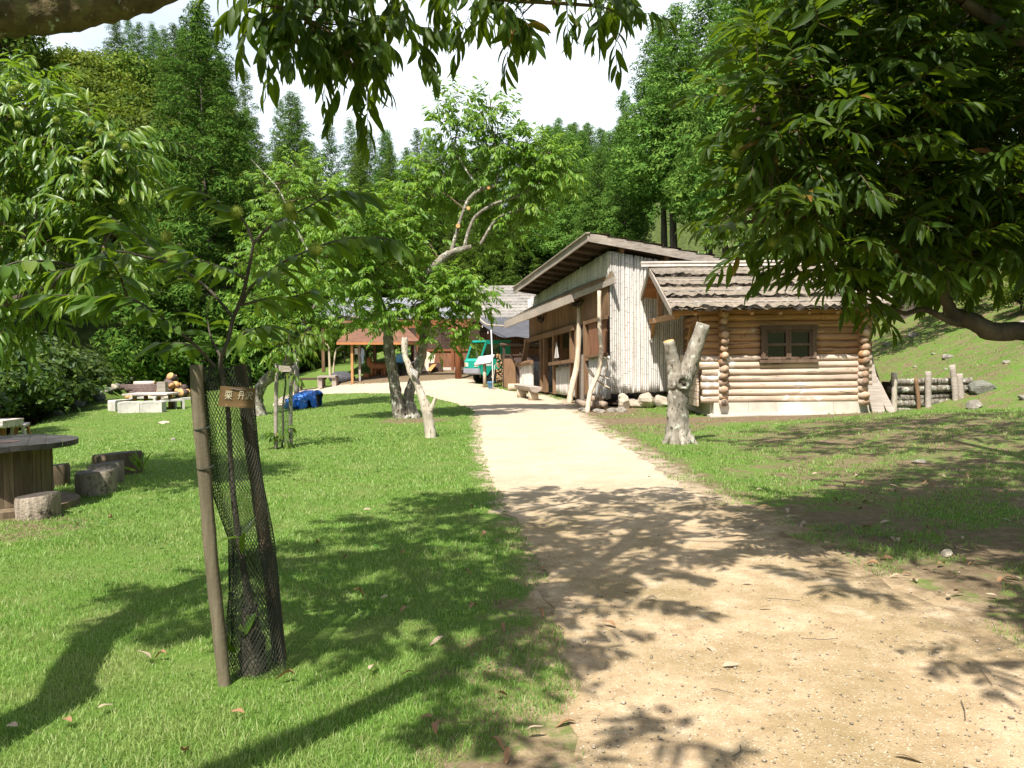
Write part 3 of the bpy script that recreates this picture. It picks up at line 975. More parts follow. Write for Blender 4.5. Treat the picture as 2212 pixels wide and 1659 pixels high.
def cedar_proto(H, R, bare, nt, per, name):
    gt, gl = Geo(), Geo()
    z = np.linspace(0, H * .97, 9)
    px = np.stack([.10 * np.sin(z * .4), .10 * np.cos(z * .33) - .1, z - .6], -1)
    gt.tube(px, np.linspace(.24, .02, 9) * (.55 if bare < .2 else 1), 8, rough=.04)
    tri_v = np.array([(0, .5, 0), (0, -.5, 0), (1, 0, .06), (.55, .42, .08), (.55, -.42, .08)], float)
    tri_f = [np.array([(0, 1, 2)]), np.array([(0, 1, 4, 3)])][:1]
    for i in range(nt):
        t = (i + rng.random()) / nt
        t = t ** 1.15
        zc = H * (bare + (1 - bare) * t)
        env = R * (1 - t) ** .75 * (1 - .35 * math.exp(-t * 14)) + .12
        a = i * 2.39996 + rng.normal(0, .35)
        rr = env * rng.uniform(.62, 1.06)
        c = np.array((math.cos(a) * rr, math.sin(a) * rr, zc + .18 * env - .10 * rr))
        ts = (.36 + .52 * (1 - t)) * rng.uniform(.7, 1.3)
        # branch
        b0 = np.array((0, 0, zc - .05)); 
        rods(gt, b0[None], c[None], .035 * (1 - t) + .012, .008)
        k = int(per * 3.0 * (.6 + .7 * (1 - t)))
        d = tuft_dirs(k)
        p = c + d * ts * rng.uniform(.80, 1.04, (k, 1)) * np.array((1, 1, .78))
        Z = nrm(d + rng.normal(0, .30, (k, 3)))
        X = nrm(np.cross(rng.normal(0, 1, (k, 3)), Z)); X = nrm(X + np.array((0, 0, .25)) + d * .35); Y = nrm(np.cross(Z, X))
        s = ts * rng.uniform(.17, .34, k); w = s * rng.uniform(.30, .55, k)
        Rm = np.stack([X * s[:, None], Y * w[:, None], Z * s[:, None]], -1)
        gl.inst(tri_v[:3], tri_f, Rm, p - X * (s * .4)[:, None])
        # drooping sprays under the branch, back to the stem
        k2 = k // 5
        q = rng.random((k2, 1))
        p = b0 + (c - b0) * q + rng.normal(0, .12, (k2, 3))
        X = nrm(np.array(c - b0)[None] + rng.normal(0, .5, (k2, 3)) * np.linalg.norm(c - b0) + np.array((0, 0, -.3)))
        Y = nrm(np.cross(X, rng.normal(0, 1, (k2, 3)))); Z = np.cross(X, Y)
        s = rng.uniform(.25, .5, k2) * (.5 + .6 * (1 - t))
        gl.inst(tri_v[:3], tri_f, np.stack([X * s[:, None], Y * (s * .4)[:, None], Z * s[:, None]], -1), p)
    mt = gt.mesh('trunk', smooth=True); mt.materials.append(M['bark_cedar'])
    ml = gl.mesh('crown')
    return mt, ml


def broad_proto(H, R, ncl, per, lf, name, low=.35, bushy=False):
    gt, gl = Geo(), Geo()
    gt.tube([(0, 0, -.5), (.05, 0, H * .25), (.1, .08, H * .5), (.05, .1, H * .75)], [.02 * H, .017 * H, .012 * H, .005 * H], 7, rough=.05)
    tv = np.array([(0, 0, 0), (.45, .42, .02), (1, 0, -.12), (.45, -.42, .02)], float)
    tf = [np.array([(0, 3, 2, 1)])]
    for i in range(ncl):
        q = nrm(rng.normal(0, 1, 3)); q[2] = abs(q[2]) * 1.0 - .25
        rr = rng.uniform(.5, 1.0) ** .5
        c = np.array((q[0] * R * rr, q[1] * R * rr, H * (low + (1 - low) * .5) + q[2] * H * (1 - low) * .52 * rr))
        cs = R * rng.uniform(.22, .40)
        s0 = np.array((.05, .05, max(H * .15, min(H * .7, c[2] * .7))))
        rods(gt, s0[None], c[None], .006 * H, .002 * H)
        d = nrm(rng.normal(0, 1, (per, 3)) + np.array((0, 0, .25)))
        p = c + d * cs * rng.uniform(.45, 1.05, (per, 1)) * np.array((1.1, 1.1, .75))
        Z = nrm(d + rng.normal(0, .38, (per, 3)) + np.array((0, 0, .3)))
        X = nrm(np.cross(rng.normal(0, 1, (per, 3)), Z)); Y = np.cross(Z, X)
        s = lf * rng.uniform(.6, 1.3, per)
        gl.inst(tv, tf, np.stack([X * s[:, None], Y * s[:, None] * .7, Z * s[:, None]], -1), p)
    mt = gt.mesh('trunk', smooth=True); mt.materials.append(M['bark_dark'])
    ml = gl.mesh('crown')
    return mt, ml


def tree_from(proto, name, loc, rz, sc, label, cat, group, leafm):
    o = bpy.data.objects.new(name, None); COL.objects.link(o)
    o.location = tuple(float(c) for c in loc); o.rotation_euler = (rng.normal(0, .02), rng.normal(0, .02), rz)
    o.scale = sc if np.ndim(sc) else (sc, sc, sc)
    tag(o, label, cat, group); WL[o.name] = np.array(loc, float)
    for nm, me in (('trunk', proto[0]), ('crown', proto[1])):
        if me is None: continue
        c = bpy.data.objects.new(nm, me); COL.objects.link(c); c.parent = o
        if nm == 'crown':
            if not me.materials: me.materials.append(leafm)
            if me.materials[0] != leafm:
                c.material_slots[0].link = 'OBJECT'; c.material_slots[0].material = leafm
    return o
# ================================================================== log cabin
def zground(x, y): return hz(x, y)


X0, X1, YF, YB = 4.70, 7.82, 18.6, 22.9
cab = thing('log_cabin', 'small pale log cabin with a bark covered roof and one four pane window', 'cabin', (6.2, 20.6, 0.0))
rowz = [.385 + .1525 * i for i in range(13)]
WX0, WX1, WZ0, WZ1 = 5.57, 6.80, 1.20, 2.02


def logrow(g, a, b, r, mi, cap, n=12):
    m = 9
    t = np.linspace(0, 1, m)[:, None]
    pts = np.array(a) * (1 - t) + np.array(b) * t
    pts = pts + rng.normal(0, .004, (m, 3))
    g.tube(pts, r * (1 + rng.normal(0, .025, m)), n, mi=mi, cap=cap, rough=.012, ph=rng.random())


g = Geo()
for i, z in enumerate(rowz):
    mi = 0 if i < 7 else 1  # upper rows orange: less bleached, with some painted shade of the eave
    r = .082
    spans = [(4.25 + rng.uniform(-.04, .03), 8.06)]
    if WZ0 - .05 < z < WZ1 + .03:
        spans = [(spans[0][0], WX0 - .005), (WX1 + .005, 8.06)]
    for a, b in spans:
        logrow(g, (a, YF, z), (b, YF, z), r, mi, 2)
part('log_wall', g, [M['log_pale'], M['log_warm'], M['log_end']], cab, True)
for x in (X0, X1):
    g = Geo()
    for i, z in enumerate([.315] + [c + .076 for c in rowz]):
        y0 = 18.30 + rng.uniform(-.05, .04)
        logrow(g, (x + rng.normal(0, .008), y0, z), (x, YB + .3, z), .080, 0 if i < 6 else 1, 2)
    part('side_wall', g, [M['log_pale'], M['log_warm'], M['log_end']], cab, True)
g = Geo()
for i, z in enumerate(rowz):
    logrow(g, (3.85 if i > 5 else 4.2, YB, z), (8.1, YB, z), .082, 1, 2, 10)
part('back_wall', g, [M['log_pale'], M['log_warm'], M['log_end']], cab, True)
g = Geo()
g.box((6.26, YF + .01, 1.35), (3.0, .07, 2.0)); g.box((X0 + .02, 20.7, 1.35), (.07, 4.2, 2.0)); g.box((X1, 20.7, 1.35), (.07, 4.2, 2.0))
g.box((6.26, YB, 1.35), (3.0, .07, 2.0))
# keep the window opening free
g2 = Geo()
for c, s in (((5.15, YF + .01, 1.35), (.80, .06, 2.0)), ((7.30, YF + .01, 1.35), (.98, .06, 2.0)), ((6.18, YF + .01, .74), (1.26, .06, .90)), ((6.18, YF + .01, 2.16), (1.26, .06, .26)),
             ((X0 + .02, 20.7, 1.35), (.06, 4.0, 2.0)), ((X1, 20.7, 1.35), (.06, 4.0, 2.0)), ((6.26, YB, 1.35), (3.0, .06, 2.0)), ((6.26, 20.7, .34), (3.0, 4.0, .05))):
    g2.box(c, s)
part('chinking', g2, M['log_joint'], cab)
g = Geo()
for i, (a, b) in enumerate(((4.52, 5.30), (5.30, 5.92), (5.92, 6.55), (6.55, 7.20), (7.20, 8.02))):
    g.box(((a + b) / 2, YF + .12 + .002 * (i % 2), .14), (b - a - .006, .36, .34))
g.box((4.60, 20.7, .14), (.25, 4.0, .33)); g.box((7.95, 20.8, .14), (.22, 4.0, .33))
g.box((6.25, YF - .16, .005), (3.75, .30, .09))
part('foundation', g, M['foundation'], cab)
# window
g = Geo()
yw = YF - .055
fw = .10
g.box(((WX0 + WX1) / 2, yw, WZ1 - .045), (WX1 - WX0 + .06, .15, .10)); g.box(((WX0 + WX1) / 2, yw - .01, WZ0 + .03), (WX1 - WX0 + .08, .17, .07))
for x in (WX0 + .045, WX1 - .045): g.box((x, yw + .002, (WZ0 + WZ1) / 2), (.09, .14, WZ1 - WZ0 - .17))
cw = (WX1 - WX0 - .18) / 2
for k in (0, 1):
    xa = WX0 + .09 + k * cw
    for x in (xa + .03, xa + cw - .032): g.box((x, yw - .012 + .003 * k, (WZ0 + WZ1) / 2), (.058, .06, WZ1 - WZ0 - .175))
    for z in (WZ0 + .098, (WZ0 + WZ1) / 2 - .01, WZ1 - .125): g.box((xa + cw / 2, yw - .005, z), (cw - .12, .05, .055))
wf = part('window', g, M['window_wood'], cab)
g = Geo().box(((WX0 + WX1) / 2, yw + .02, (WZ0 + WZ1) / 2), (WX1 - WX0 - .2, .008, WZ1 - WZ0 - .18))
part('pane', g, M['pane_dark'], wf)
# roof: bark courses on planks
RX0, RX1 = 3.46, 8.45
EF, RG, EB = (18.0, 2.335), (20.8, 3.47), (23.6, 2.24)


def course(g, x0, x1, p0, p1, thick, mi=0, lift=0.0, seg=60):
    """one ragged course of bark: p0 lower edge (y, z), p1 upper edge"""
    xs = np.linspace(x0, x1, seg + 1)
    d = np.array((p1[0] - p0[0], p1[1] - p0[1])); L = np.linalg.norm(d); d /= L
    nn = np.array((-d[1], d[0]));
    if nn[1] < 0: nn = -nn
    rows = []
    for k, (s, tl) in enumerate(((0, 0), (0, 1), (.5, .62), (1, .25))):
        row = []
        for x in xs:
            rag = rng.normal(0, .028) if k < 2 else 0
            tt = thick * (rng.uniform(.55, 1.25) if k == 1 else 1) * tl
            q = np.array(p0) + d * (s * L + rag) + nn * (tt + lift + (rng.normal(0, .007) if k == 2 else 0))
            row.append((x + (rng.normal(0, .01) if 0 < k else 0), q[0], q[1]))
        rows.append(row)
    g.grid(np.array(rows[:2]), 1)  # butt face painted dark as the shaded gap below the course
    g.grid(np.array(rows[1:]), mi)


def lerp2(a, b, t): return (a[0] + (b[0] - a[0]) * t, a[1] + (b[1] - a[1]) * t)


g = Geo()
nr = 4
for i in range(nr):
    course(g, RX0, RX1, lerp2(EF, RG, i / nr - .02), lerp2(EF, RG, (i + 1) / nr + .02), .115, 0, .035 + .014 * i)
    course(g, RX0, RX1, lerp2(EB, RG, i / nr - .02), lerp2(EB, RG, (i + 1) / nr + .02), .075, 0, .035 + .012 * i)
    # ragged bark scraps along the edge
    for _ in range(60):
        x = rng.uniform(RX0, RX1); q = lerp2(EF, RG, i / nr - .02)
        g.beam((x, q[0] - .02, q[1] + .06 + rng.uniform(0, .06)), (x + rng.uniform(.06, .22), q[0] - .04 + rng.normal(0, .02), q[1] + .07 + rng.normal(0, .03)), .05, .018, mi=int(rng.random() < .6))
roof = part('roof', g, [M['barkroof'], M['course_shade']], cab)
g = Geo()
for i in range(nr):
    q = lerp2(EF, RG, (i + .30) / nr)
    g.beam((RX0 + .02, q[0], q[1] + .135 + .014 * i), (RX1, q[0], q[1] + .135 + .014 * i), .05, .022, seg=10, jit=.004)
part('batten', g, M['batten'], roof)
g = Geo()
for k, e in enumerate((EF, EB)):
    n_ = 14
    for i in range(n_):
        a, b = lerp2(e, RG, i / n_ + .001), lerp2(e, RG, (i + 1) / n_ - .006)
        g.slab([(RX0 + .03, a[0], a[1]), (RX1, a[0], a[1]), (RX1, b[0], b[1]), (RX0 + .03, b[0], b[1])], (0, 0, .026))
part('roof_planks', g, M['gable'], roof)
for e, sgn in ((EF, 1), (EB, -1)):
    g = Geo()
    g.beam((RX0, e[0] - .03 * sgn, e[1] + .0), (RX0, RG[0], RG[1] + .03), .045, .15, up=(0, 0, 1))
    part('bargeboard', g, M['board_grey'], roof)
    g = Geo().beam((RX1 + .02, e[0] - .03 * sgn, e[1] + .0), (RX1 + .02, RG[0], RG[1] + .03), .045, .15, up=(0, 0, 1))
    part('bargeboard', g, M['board_grey'], roof)
g = Geo()
g.beam((RX0 - .22, RG[0] - .10, RG[1] + .175), (RX1, RG[0] - .10, RG[1] + .165), .02, .15, up=(0, .5, 1), seg=6, jit=.004)
g.beam((RX0 - .22, RG[0], RG[1] + .20), (RX1, RG[0], RG[1] + .205), .26, .03, seg=6)
part('ridge_board', g, M['batten'], roof)
g = Geo()
for x in np.arange(4.0, 8.4, .62):
    g.beam((x, EF[0] + .04, EF[1] - .055), (x, EF[0] + .9, EF[1] + .29), .06, .07, mi=0)
g.tube([(RX0 + .1, YF, 2.36), (8.3, YF, 2.36)], .085, 10, cap=0); g.tube([(RX0 + .1, YB, 2.36), (8.3, YB, 2.36)], .085, 10, cap=0)
g.tube([(RX0 + .25, RG[0], RG[1] - .16), (8.3, RG[0], RG[1] - .16)], .085, 10, cap=0)
g.beam((3.72, 18.6, 2.27), (3.72, 22.9, 2.27), .12, .13)
g.beam((3.72, 20.8, 2.33), (3.72, 20.8, 3.2), .12, .12, up=(0, 1, 0))
for y0 in (21.7,): g.beam((3.74, y0, 2.33), (3.74, y0 + .55, 1.75), .08, .08, up=(1, 0, 0))
part('roof_timber', g, M['log_warm'], roof)
# plank gable wall and porch side panel
g = Geo()
for i in range(9):
    z = 2.46 + i * .105
    hw = max(.05, 2.25 * (1 - (z - 2.36) / 1.05))
    g.box((4.66, 20.8, z), (.04, 2 * hw, .098))
part('gable_wall', g, M['gable'], cab)
g = Geo()
for i in range(7):
    g.box((4.22 + rng.normal(0, .004), 19.75, .30 + i * .165), (.045, 1.9, .155))
part('porch_panel', g, M['log_pale'], cab)
g = Geo()
g.tube(smoothline([(4.35, 20.2, .3), (4.33, 20.2, 1.3), (4.38, 20.15, 2.0), (4.6, 20.1, 2.32)]), .07, 9)
g.tube(smoothline([(4.36, 18.95, 1.4), (4.36, 18.98, 2.0), (4.30, 19.2, 2.30)]), .055, 9)
part('porch_post', g, M['log_warm'], cab, True)

# ================================================================== bamboo house
C0 = np.array((2.6, 21.9, 0.)); e1 = np.array((-.208, .978, 0.)); e2 = np.array((.978, .208, 0.)); nl = -e2


def W(t, z, off=0.0, drop=.05):
    """point of the entrance wall, t metres from the near corner, off metres out of the wall"""
    return C0 + e1 * t + nl * off + np.array((0, 0, z - drop * t))


hut = thing('bamboo_hut', 'tall bamboo clad hut with a sloping roof and a porch on crooked poles', 'hut', (3.2, 25.5, 0.0))


def bamboo(g, A, B, bot, top, r=.043, jit=.01, sides=7):
    A = np.array(A, float); B = np.array(B, float)
    L = np.linalg.norm(B - A); d = (B - A) / L
    x = r
    while x < L - .01:
        rr = r * rng.uniform(.82, 1.1)
        z0 = bot(x) + rng.normal(0, jit); z1 = top(x) + rng.normal(0, jit)
        p = A + d * x
        nd = z0 + rng.uniform(0, .3)
        zs = [z0]; rs = [rr]; ring = []
        while nd < z1 - .05:
            if nd > z0 + .04:
                zs += [nd - .014, nd, nd + .014]; rs += [rr, rr * 1.008, rr]; ring.append(nd)
            nd += rng.uniform(.26, .42)
        zs.append(z1); rs.append(rr)
        lean = rng.normal(0, .004)
        pts = np.array([p + d * lean * (z - z0) + np.array((0, 0, z - p[2])) for z in zs])
        g.tube(pts, np.array(rs), sides, mi=0, ph=rng.random(), cap=1)
        for q in ring:
            o = p + d * lean * (q - z0)
            g.tube([(o[0], o[1], q - .007), (o[0], o[1], q + .005)], rr * 1.016, sides, mi=1)
        x += 2 * rr * .97


BT = [M['bamboo'], M['bamboo_joint']]
g = Geo()
bamboo(g, C0, C0 + e2 * 5.4, lambda s: .36 + .02 * s, lambda s: 4.12 - .158 * s, r=.033, jit=.005, sides=8)
g.slab([C0 + np.array((.03, .02, .40)), C0 + e2 * 5.4 + np.array((0, .02, .46)), C0 + e2 * 5.4 + np.array((0, .02, 3.2)), C0 + np.array((.03, .02, 4.08))], (0, .03, 0), 0)
part('end_wall', g, BT, hut, True)
g = Geo()
bamboo(g, W(.02, 0, 0, 0), W(9.3, 0, 0, 0), lambda s: 3.30 - .05 * s, lambda s: 4.12 - .076 * s, r=.05)
part('upper_wall', g, BT, hut, True)
g = Geo()                                                  # plank frieze under the porch roof
t = .1
while t < 9.2:
    w = rng.uniform(.16, .24)
    z0 = 2.40 if t > 2.8 else 2.42
    g.slab([W(t, z0, .02), W(t + w - .008, z0, .02), W(t + w - .008, 3.34, .02), W(t, 3.34, .02)], nl * -.03)
    t += w
part('frieze', g, M['board_brown'], hut)
g = Geo()
bamboo(g, W(2.95, 0, 0, 0), W(5.45, 0, 0, 0), lambda s: .12, lambda s: 1.24 - .05 * (s + 2.95), r=.045)
part('lower_wall', g, BT, hut, True); g = Geo()
bamboo(g, W(.05, 0, 0, 0), W(1.85, 0, 0, 0), lambda s: .22, lambda s: 1.38 - .05 * s, r=.045)
part('lower_wall', g, BT, hut, True); g = Geo()
bamboo(g, W(7.3, 0, .35, 0), W(9.3, 0, .35, 0), lambda s: .10, lambda s: 1.12 - .02 * s, r=.05)
bamboo(g, W(9.3, 0, .35, 0), W(9.3, 0, -2.2, 0), lambda s: .10, lambda s: 1.12 , r=.05)
part('lower_wall', g, BT, hut, True)
g = Geo()
for t in (2.0, 2.9, 3.45, 5.5, 6.75, 7.25): g.beam(W(t, .1 + .05 * t, .03), W(t, 2.45, .03), .15, .15, up=tuple(e1))
g.beam(W(9.15, 1.3, .32), W(9.15, 2.4, .1), .17, .17, up=tuple(e1)); g.beam(W(8.2, 1.2, -.4), W(8.2, 2.4, -.4), .13, .13, up=tuple(e1))
g.beam(W(2.9, 2.36, .10), W(9.5, 2.36, .10), .12, .16); g.beam(W(.1, 2.40, .06), W(2.0, 2.40, .06), .09, .10)
g.beam(W(2.95, 1.36, .16), W(5.5, 1.36, .16), .20, .10); g.beam(W(.1, 1.42, .08), W(1.85, 1.42, .08), .12, .07)
g.tube([W(7.1, 1.50, .45), W(9.55, 1.50, .45)], .075, 9, cap=0)
part('wall_timber', g, M['board_brown'], hut)
g = Geo()
g.slab([W(.25, 1.46, .02), W(.98, 1.46, .02), W(.98, 2.36, .02), W(.25, 2.36, .02)], nl * -.03)
g.slab([W(1.02, 1.46, .045), W(1.75, 1.46, .045), W(1.75, 2.36, .045), W(1.02, 2.36, .045)], nl * -.03)
part('shutter', g, M['board_red'], hut)
g = Geo()
g.slab([W(2.1, .12, .02), W(2.82, .12, .02), W(2.82, 1.52, .02), W(2.1, 1.52, .02)], nl * -.03)
g.slab([W(2.1, 1.52, .021), W(2.28, 1.52, .021), W(2.28, 2.4, .021), W(2.1, 2.4, .021)], nl * -.03)
g.slab([W(2.66, 1.52, .021), W(2.82, 1.52, .021), W(2.82, 2.4, .021), W(2.66, 2.4, .021)], nl * -.03)
dr = part('door', g, M['board_grey'], hut)
g = Geo().slab([W(2.28, 1.53, .0), W(2.66, 1.53, .0), W(2.66, 2.36, .0), W(2.28, 2.36, .0)], nl * -.01)
part('pane', g, M['window'], dr)
g = Geo()
g.slab([W(-.0, .3, -2.6), W(9.2, .3, -2.6), W(9.2, 4.0, -2.6), W(0, 4.0, -2.6)], nl * -.05)
g.slab([W(.1, .08, -.1), W(9.2, .5, -.1), W(9.2, .5, -2.6), W(.1, .08, -2.6)], (0, 0, .04))
part('inner_wall', g, M['board_dark'], hut)
g = Geo()
g.slab([W(5.7, .45, -.9), W(6.7, .45, -.9), W(6.7, 1.05, -.9), W(5.7, 1.05, -.9)], nl * -.05)
part('inner_cloth', g, M['yellow'], hut)
# roof
E0 = P(1272, 511, 21.55); E1 = P(1112, 627, 29.7)
E2 = E0 + e2 * 8.3 + np.array((0, 0, -.158 * 8.3)); E3 = E1 + (E2 - E0)
g = Geo().slab([E0, E1, E3, E2], (0, 0, .05))
hr = part('roof', g, M['board_dark'], hut)
g = Geo()
nrow = 17
for i in range(nrow):
    a0, a1 = E0 + (E2 - E0) * (i / nrow), E1 + (E3 - E1) * (i / nrow)
    b0, b1 = E0 + (E2 - E0) * ((i + 1.15) / nrow), E1 + (E3 - E1) * ((i + 1.15) / nrow)
    seg = 26
    rows = []
    for k, (pa, pb, lift) in enumerate(((a0, a1, .075), (b0, b1, .13), (b0, b1, .085))):
        rows.append([pa + (pb - pa) * s + np.array((0, 0, lift + rng.normal(0, .010))) + e2 * rng.normal(0, .012) for s in np.linspace(-.01, 1.01, seg)])
    g.grid(np.array(rows))
part('shingle', g, M['barkroof'], hr)
g = Geo()
dz = np.array((0, 0, 1.0))
g.beam(E0 + nl * .03 - dz * .03 - e1 * .05, E1 + nl * .03 - dz * .03, .04, .20, seg=8, jit=.003)
part('bargeboard', g, M['board_grey'], hr); g = Geo()
g.beam(E0 - e1 * .04 - dz * .03, E2 - e1 * .04 - dz * .03, .04, .22, seg=8, jit=.003)
part('bargeboard', g, M['board_grey'], hr); g = Geo()
g.beam(E0 + nl * .05 + dz * .085 - e1 * .08, E1 + nl * .05 + dz * .085, .10, .03, seg=8, jit=.003)
part('eave_batten', g, M['board_grey'], hr)
for k in range(11):
    g = Geo()
    q = E0 + (E1 - E0) * (k + .5) / 11 - dz * .06
    g.beam(q + e2 * .05, q + e2 * 2.6 - dz * .158 * 2.55, .07, .10); part('rafter', g, M['board_dark'], hr)
for off in (.95, 2.2):
    g = Geo().beam(E0 + e2 * off - dz * (.16 + .158 * off) + e1 * .1, E1 + e2 * off - dz * (.16 + .158 * off), .10, .12); part('purlin', g, M['board_brown'], hr)
# porch roof
F0 = P(1327, 604, 21.55); F1 = P(1094, 697, 30.0)
A0 = W(-.15, 3.52, .0); A1 = W(9.6, 3.52, .0)
g = Geo().slab([F0, F1, A1, A0], (0, 0, .04))
pr = part('porch_roof', g, M['board_brown'], hut)
g = Geo()
for i in range(6):
    r0, r1 = i / 6, (i + 1.2) / 6
    rows = []
    for r, lift in ((r0, .05), (r0, .085), (r1, .05)):
        rows.append([F0 + (F1 - F0) * s + ((A0 + (A1 - A0) * s) - (F0 + (F1 - F0) * s)) * r + dz * (lift + rng.normal(0, .006)) for s in np.linspace(-.005, 1.005, 30)])
    g.grid(np.array(rows))
part('shingle', g, M['barkroof'], pr)
g = Geo()
Fm = F0 + (F1 - F0) * .30
g.beam(F0 - dz * .02 - e1 * .05, Fm - dz * .03, .045, .15, seg=5, jit=.003, mi=0)
g.beam(Fm - dz * .06 + nl * .03, F1 - dz * .07 + nl * .03 + e1 * .1, .06, .24, seg=8, jit=.005, mi=0)
part('porch_fascia', g, M['board_grey'], pr)
for k in range(9):
    s = (k + .5) / 9; g = Geo()
    a, b = F0 + (F1 - F0) * s - dz * .05, A0 + (A1 - A0) * s - dz * .05
    g.beam(a, b, .05, .06)
    part('porch_rafter', g, M['board_brown'], pr)


def z6(x, y): return ((1150 + x / 3.19) * .8641, (560 + y / 3.19) * .8641)
def z4(x, y): return ((1280 + x / 5.925) * .8641, (760 + y / 5.925) * .8641)


for pts, ds, rr in (([z6(1110, 535), z6(1112, 800), z6(1126, 1000), z6(1105, 1180), z6(1042, 1330), z6(1012, 1505)], [21.5, 21.3, 21.1, 20.9, 20.55, 20.25], (.052, .062, .062)),
                    ([z6(953, 600), z6(950, 800), z6(942, 1000), z6(928, 1150), z6(893, 1300), z6(868, 1440)], [24.6, 24.5, 24.4, 24.3, 24.1, 23.9], (.070, .085, .095))):
    q = Pm(pts, ds); q[-1, 2] = hz(q[-1, 0], q[-1, 1]) - .06
    g = Geo().tube(smoothline(q, 6), np.interp(np.linspace(0, 1, 31), (0, .6, 1), rr), 10, rough=.04, cap=0)
    part('porch_pole', g, M['pole'], hut, True)

# driftwood fixed to the frieze
for tt, z, sc, lab in ((7.0, 2.95, 1.0, 'dark twisted driftwood fixed to the plank frieze above the hut entrance'), (2.6, 3.0, .9, 'dark bundle of roots hanging on the frieze behind the nearer crooked pole')):
    g = Geo()
    for k in range(9):
        a = rng.uniform(-1.6, 1.6); L = rng.uniform(.25, .6) * sc
        p0 = W(tt, z, .12); p2 = W(tt + math.sin(a) * L, z + math.cos(a) * L * .6 - .15, .16 + rng.uniform(0, .1)); pm = (p0 + p2) / 2 + rng.normal(0, .06, 3)
        g.tube(smoothline([p0, pm, p2], 4), np.linspace(.04, .012, 9) * sc, 6, rough=.08)
    g.rock(W(tt, z, .12), (.14 * sc, .10 * sc, .12 * sc))
    solo('driftwood', g, M['bark_dark'], lab, 'driftwood', smooth=True)

fc = thing('bamboo_fence', 'short screen of upright grey bamboo with jagged tops between the hut and the cabin', 'fence', (3.8, 22.95, 0.05))
g = Geo()
bamboo(g, (3.25, 23.0, 0), (4.75, 22.9, 0), lambda s: .22, lambda s: 2.02 + .07 * math.sin(s * 9), r=.042, jit=.06)
part('screen', g, BT, fc, True)
g = Geo(); g.beam((3.25, 23.06, 1.6), (4.75, 22.96, 1.6), .05, .06); part('rail', g, M['board_grey'], fc)

# little sailing boat model on the sill
g = Geo()
b0 = W(4.75, 1.42, .18)
hull = []
for s in np.linspace(-1, 1, 9):
    w = .085 * (1 - s * s) ** .6 + .004
    hull.append([b0 + e1 * s * .30 + nl * w * math.cos(a) + dz * (.03 + .07 * (math.sin(a) - .3) + .05 * s * s) for a in np.linspace(math.pi, 2 * math.pi, 7)])
g.grid(np.array(hull)); g.tube([b0 + dz * .02, b0 + dz * .72], .010, 6)
bt = thing('model_boat', 'model sailing boat with pale sails on the sill of the hut', 'model boat', b0)
part('hull', g, M['board_dark'], bt, True)
g = Geo()
g.slab([b0 + dz * .66, b0 + dz * .10, b0 + e1 * .27 + dz * .10], nl * .006); g.slab([b0 + dz * .60 - e1 * .02, b0 + dz * .10 - e1 * .02, b0 - e1 * .28 + dz * .12], nl * .006)
part('sail', g, M['bamboo'], bt)

# ================================================================== long building behind
bld = thing('timber_hall', 'long dark timber hall with a grey shingled roof and red brown pillar', 'building', (-2.5, 45, .45))
BY = 43.6
g = Geo()
x = -5.2
while x < 4.2:
    w = rng.uniform(.16, .24); g.box((x + w / 2, BY, 2.05), (w - .006, .05, 1.0)); x += w
g.box((-.5, BY + .06, 1.5), (9.6, .05, 3.2))
for yb in (BY + 5.5,): g.box((-.5, yb, 1.9), (9.6, .1, 3.0))
g.box((-5.2, BY + 2.8, 1.9), (.1, 5.5, 3.0)); g.box((4.2, BY + 2.8, 1.9), (.1, 5.5, 3.0))
part('upper_wall', g, M['board_dark'], bld)
g = Geo(); x = -5.2
while x < 4.2:
    w = rng.uniform(.14, .20); g.box((x + w / 2, BY - .02, 1.15), (w - .006, .05, .86)); x += w
part('wainscot', g, M['board_red'], bld)
g = Geo()
g.box((-.5, BY - .06, 1.62), (9.5, .10, .10)); g.box((-.5, BY - .05, .74), (9.5, .09, .07))
for x in (-4.9, -3.1, -1.2, .7, 2.6): g.box((x, BY - .05, 1.6), (.16, .16, 2.6))
g.box((-.5, 40.6, 2.95), (10.2, .22, .30)); g.box((-.5, 40.35, 2.80), (10.4, .10, .16))
g.beam((-3.0, 40.3, 2.75), (-3.0, 43.5, 2.75), .16, .22); g.beam((1.5, 40.3, 2.75), (1.5, 43.5, 2.75), .16, .22)
part('wall_timber', g, M['pillar'], bld)
g = Geo()
for x in np.arange(-1.55, .55, .13): g.box((x, BY - .03, 2.1), (.045, .04, .85))
part('lattice', g, M['board_brown'], bld)
g = Geo()
g.box((-.5, BY - .03, .45), (9.6, .16, .55))
part('base', g, M['concrete'], bld)
pp = P(990, 819, 40.0); pz = hz(pp[0], 40.0)
g = Geo().tube([(pp[0], 40.0, pz - .05), (pp[0] + .03, 40.0, 1.6), (pp[0] + .05, 40.0, 2.95)], (.165, .155, .150), 14, cap=0)
part('pillar', g, M['pillar'], bld, True)
g = Geo()
R0, R1, R2 = (39.9, 3.10), (46.4, 5.15), (50, 3.6)
nrow = 11
for i in range(nrow):
    a, b = lerp2(R0, R1, i / nrow), lerp2(R0, R1, (i + 1.12) / nrow)
    rows = []
    for q, lift in ((a, .02), (a, .075), (b, .03)):
        rows.append([(x, q[0] + rng.normal(0, .006), q[1] + lift + rng.normal(0, .006)) for x in np.linspace(-2.0, 5.2, 60)])
    g.grid(np.array(rows))
g.slab([(-2.0, *R1), (5.2, *R1), (5.2, *R2), (-2.0, *R2)], (0, 0, .06))
rf = part('roof', g, M['shingle'], bld)
g = Geo()
g.slab([(-2.0, R0[0], R0[1] - .06), (5.2, R0[0], R0[1] - .06), (5.2, R1[0], R1[1] - .06), (-2.0, R1[0], R1[1] - .06)], (0, 0, .06))
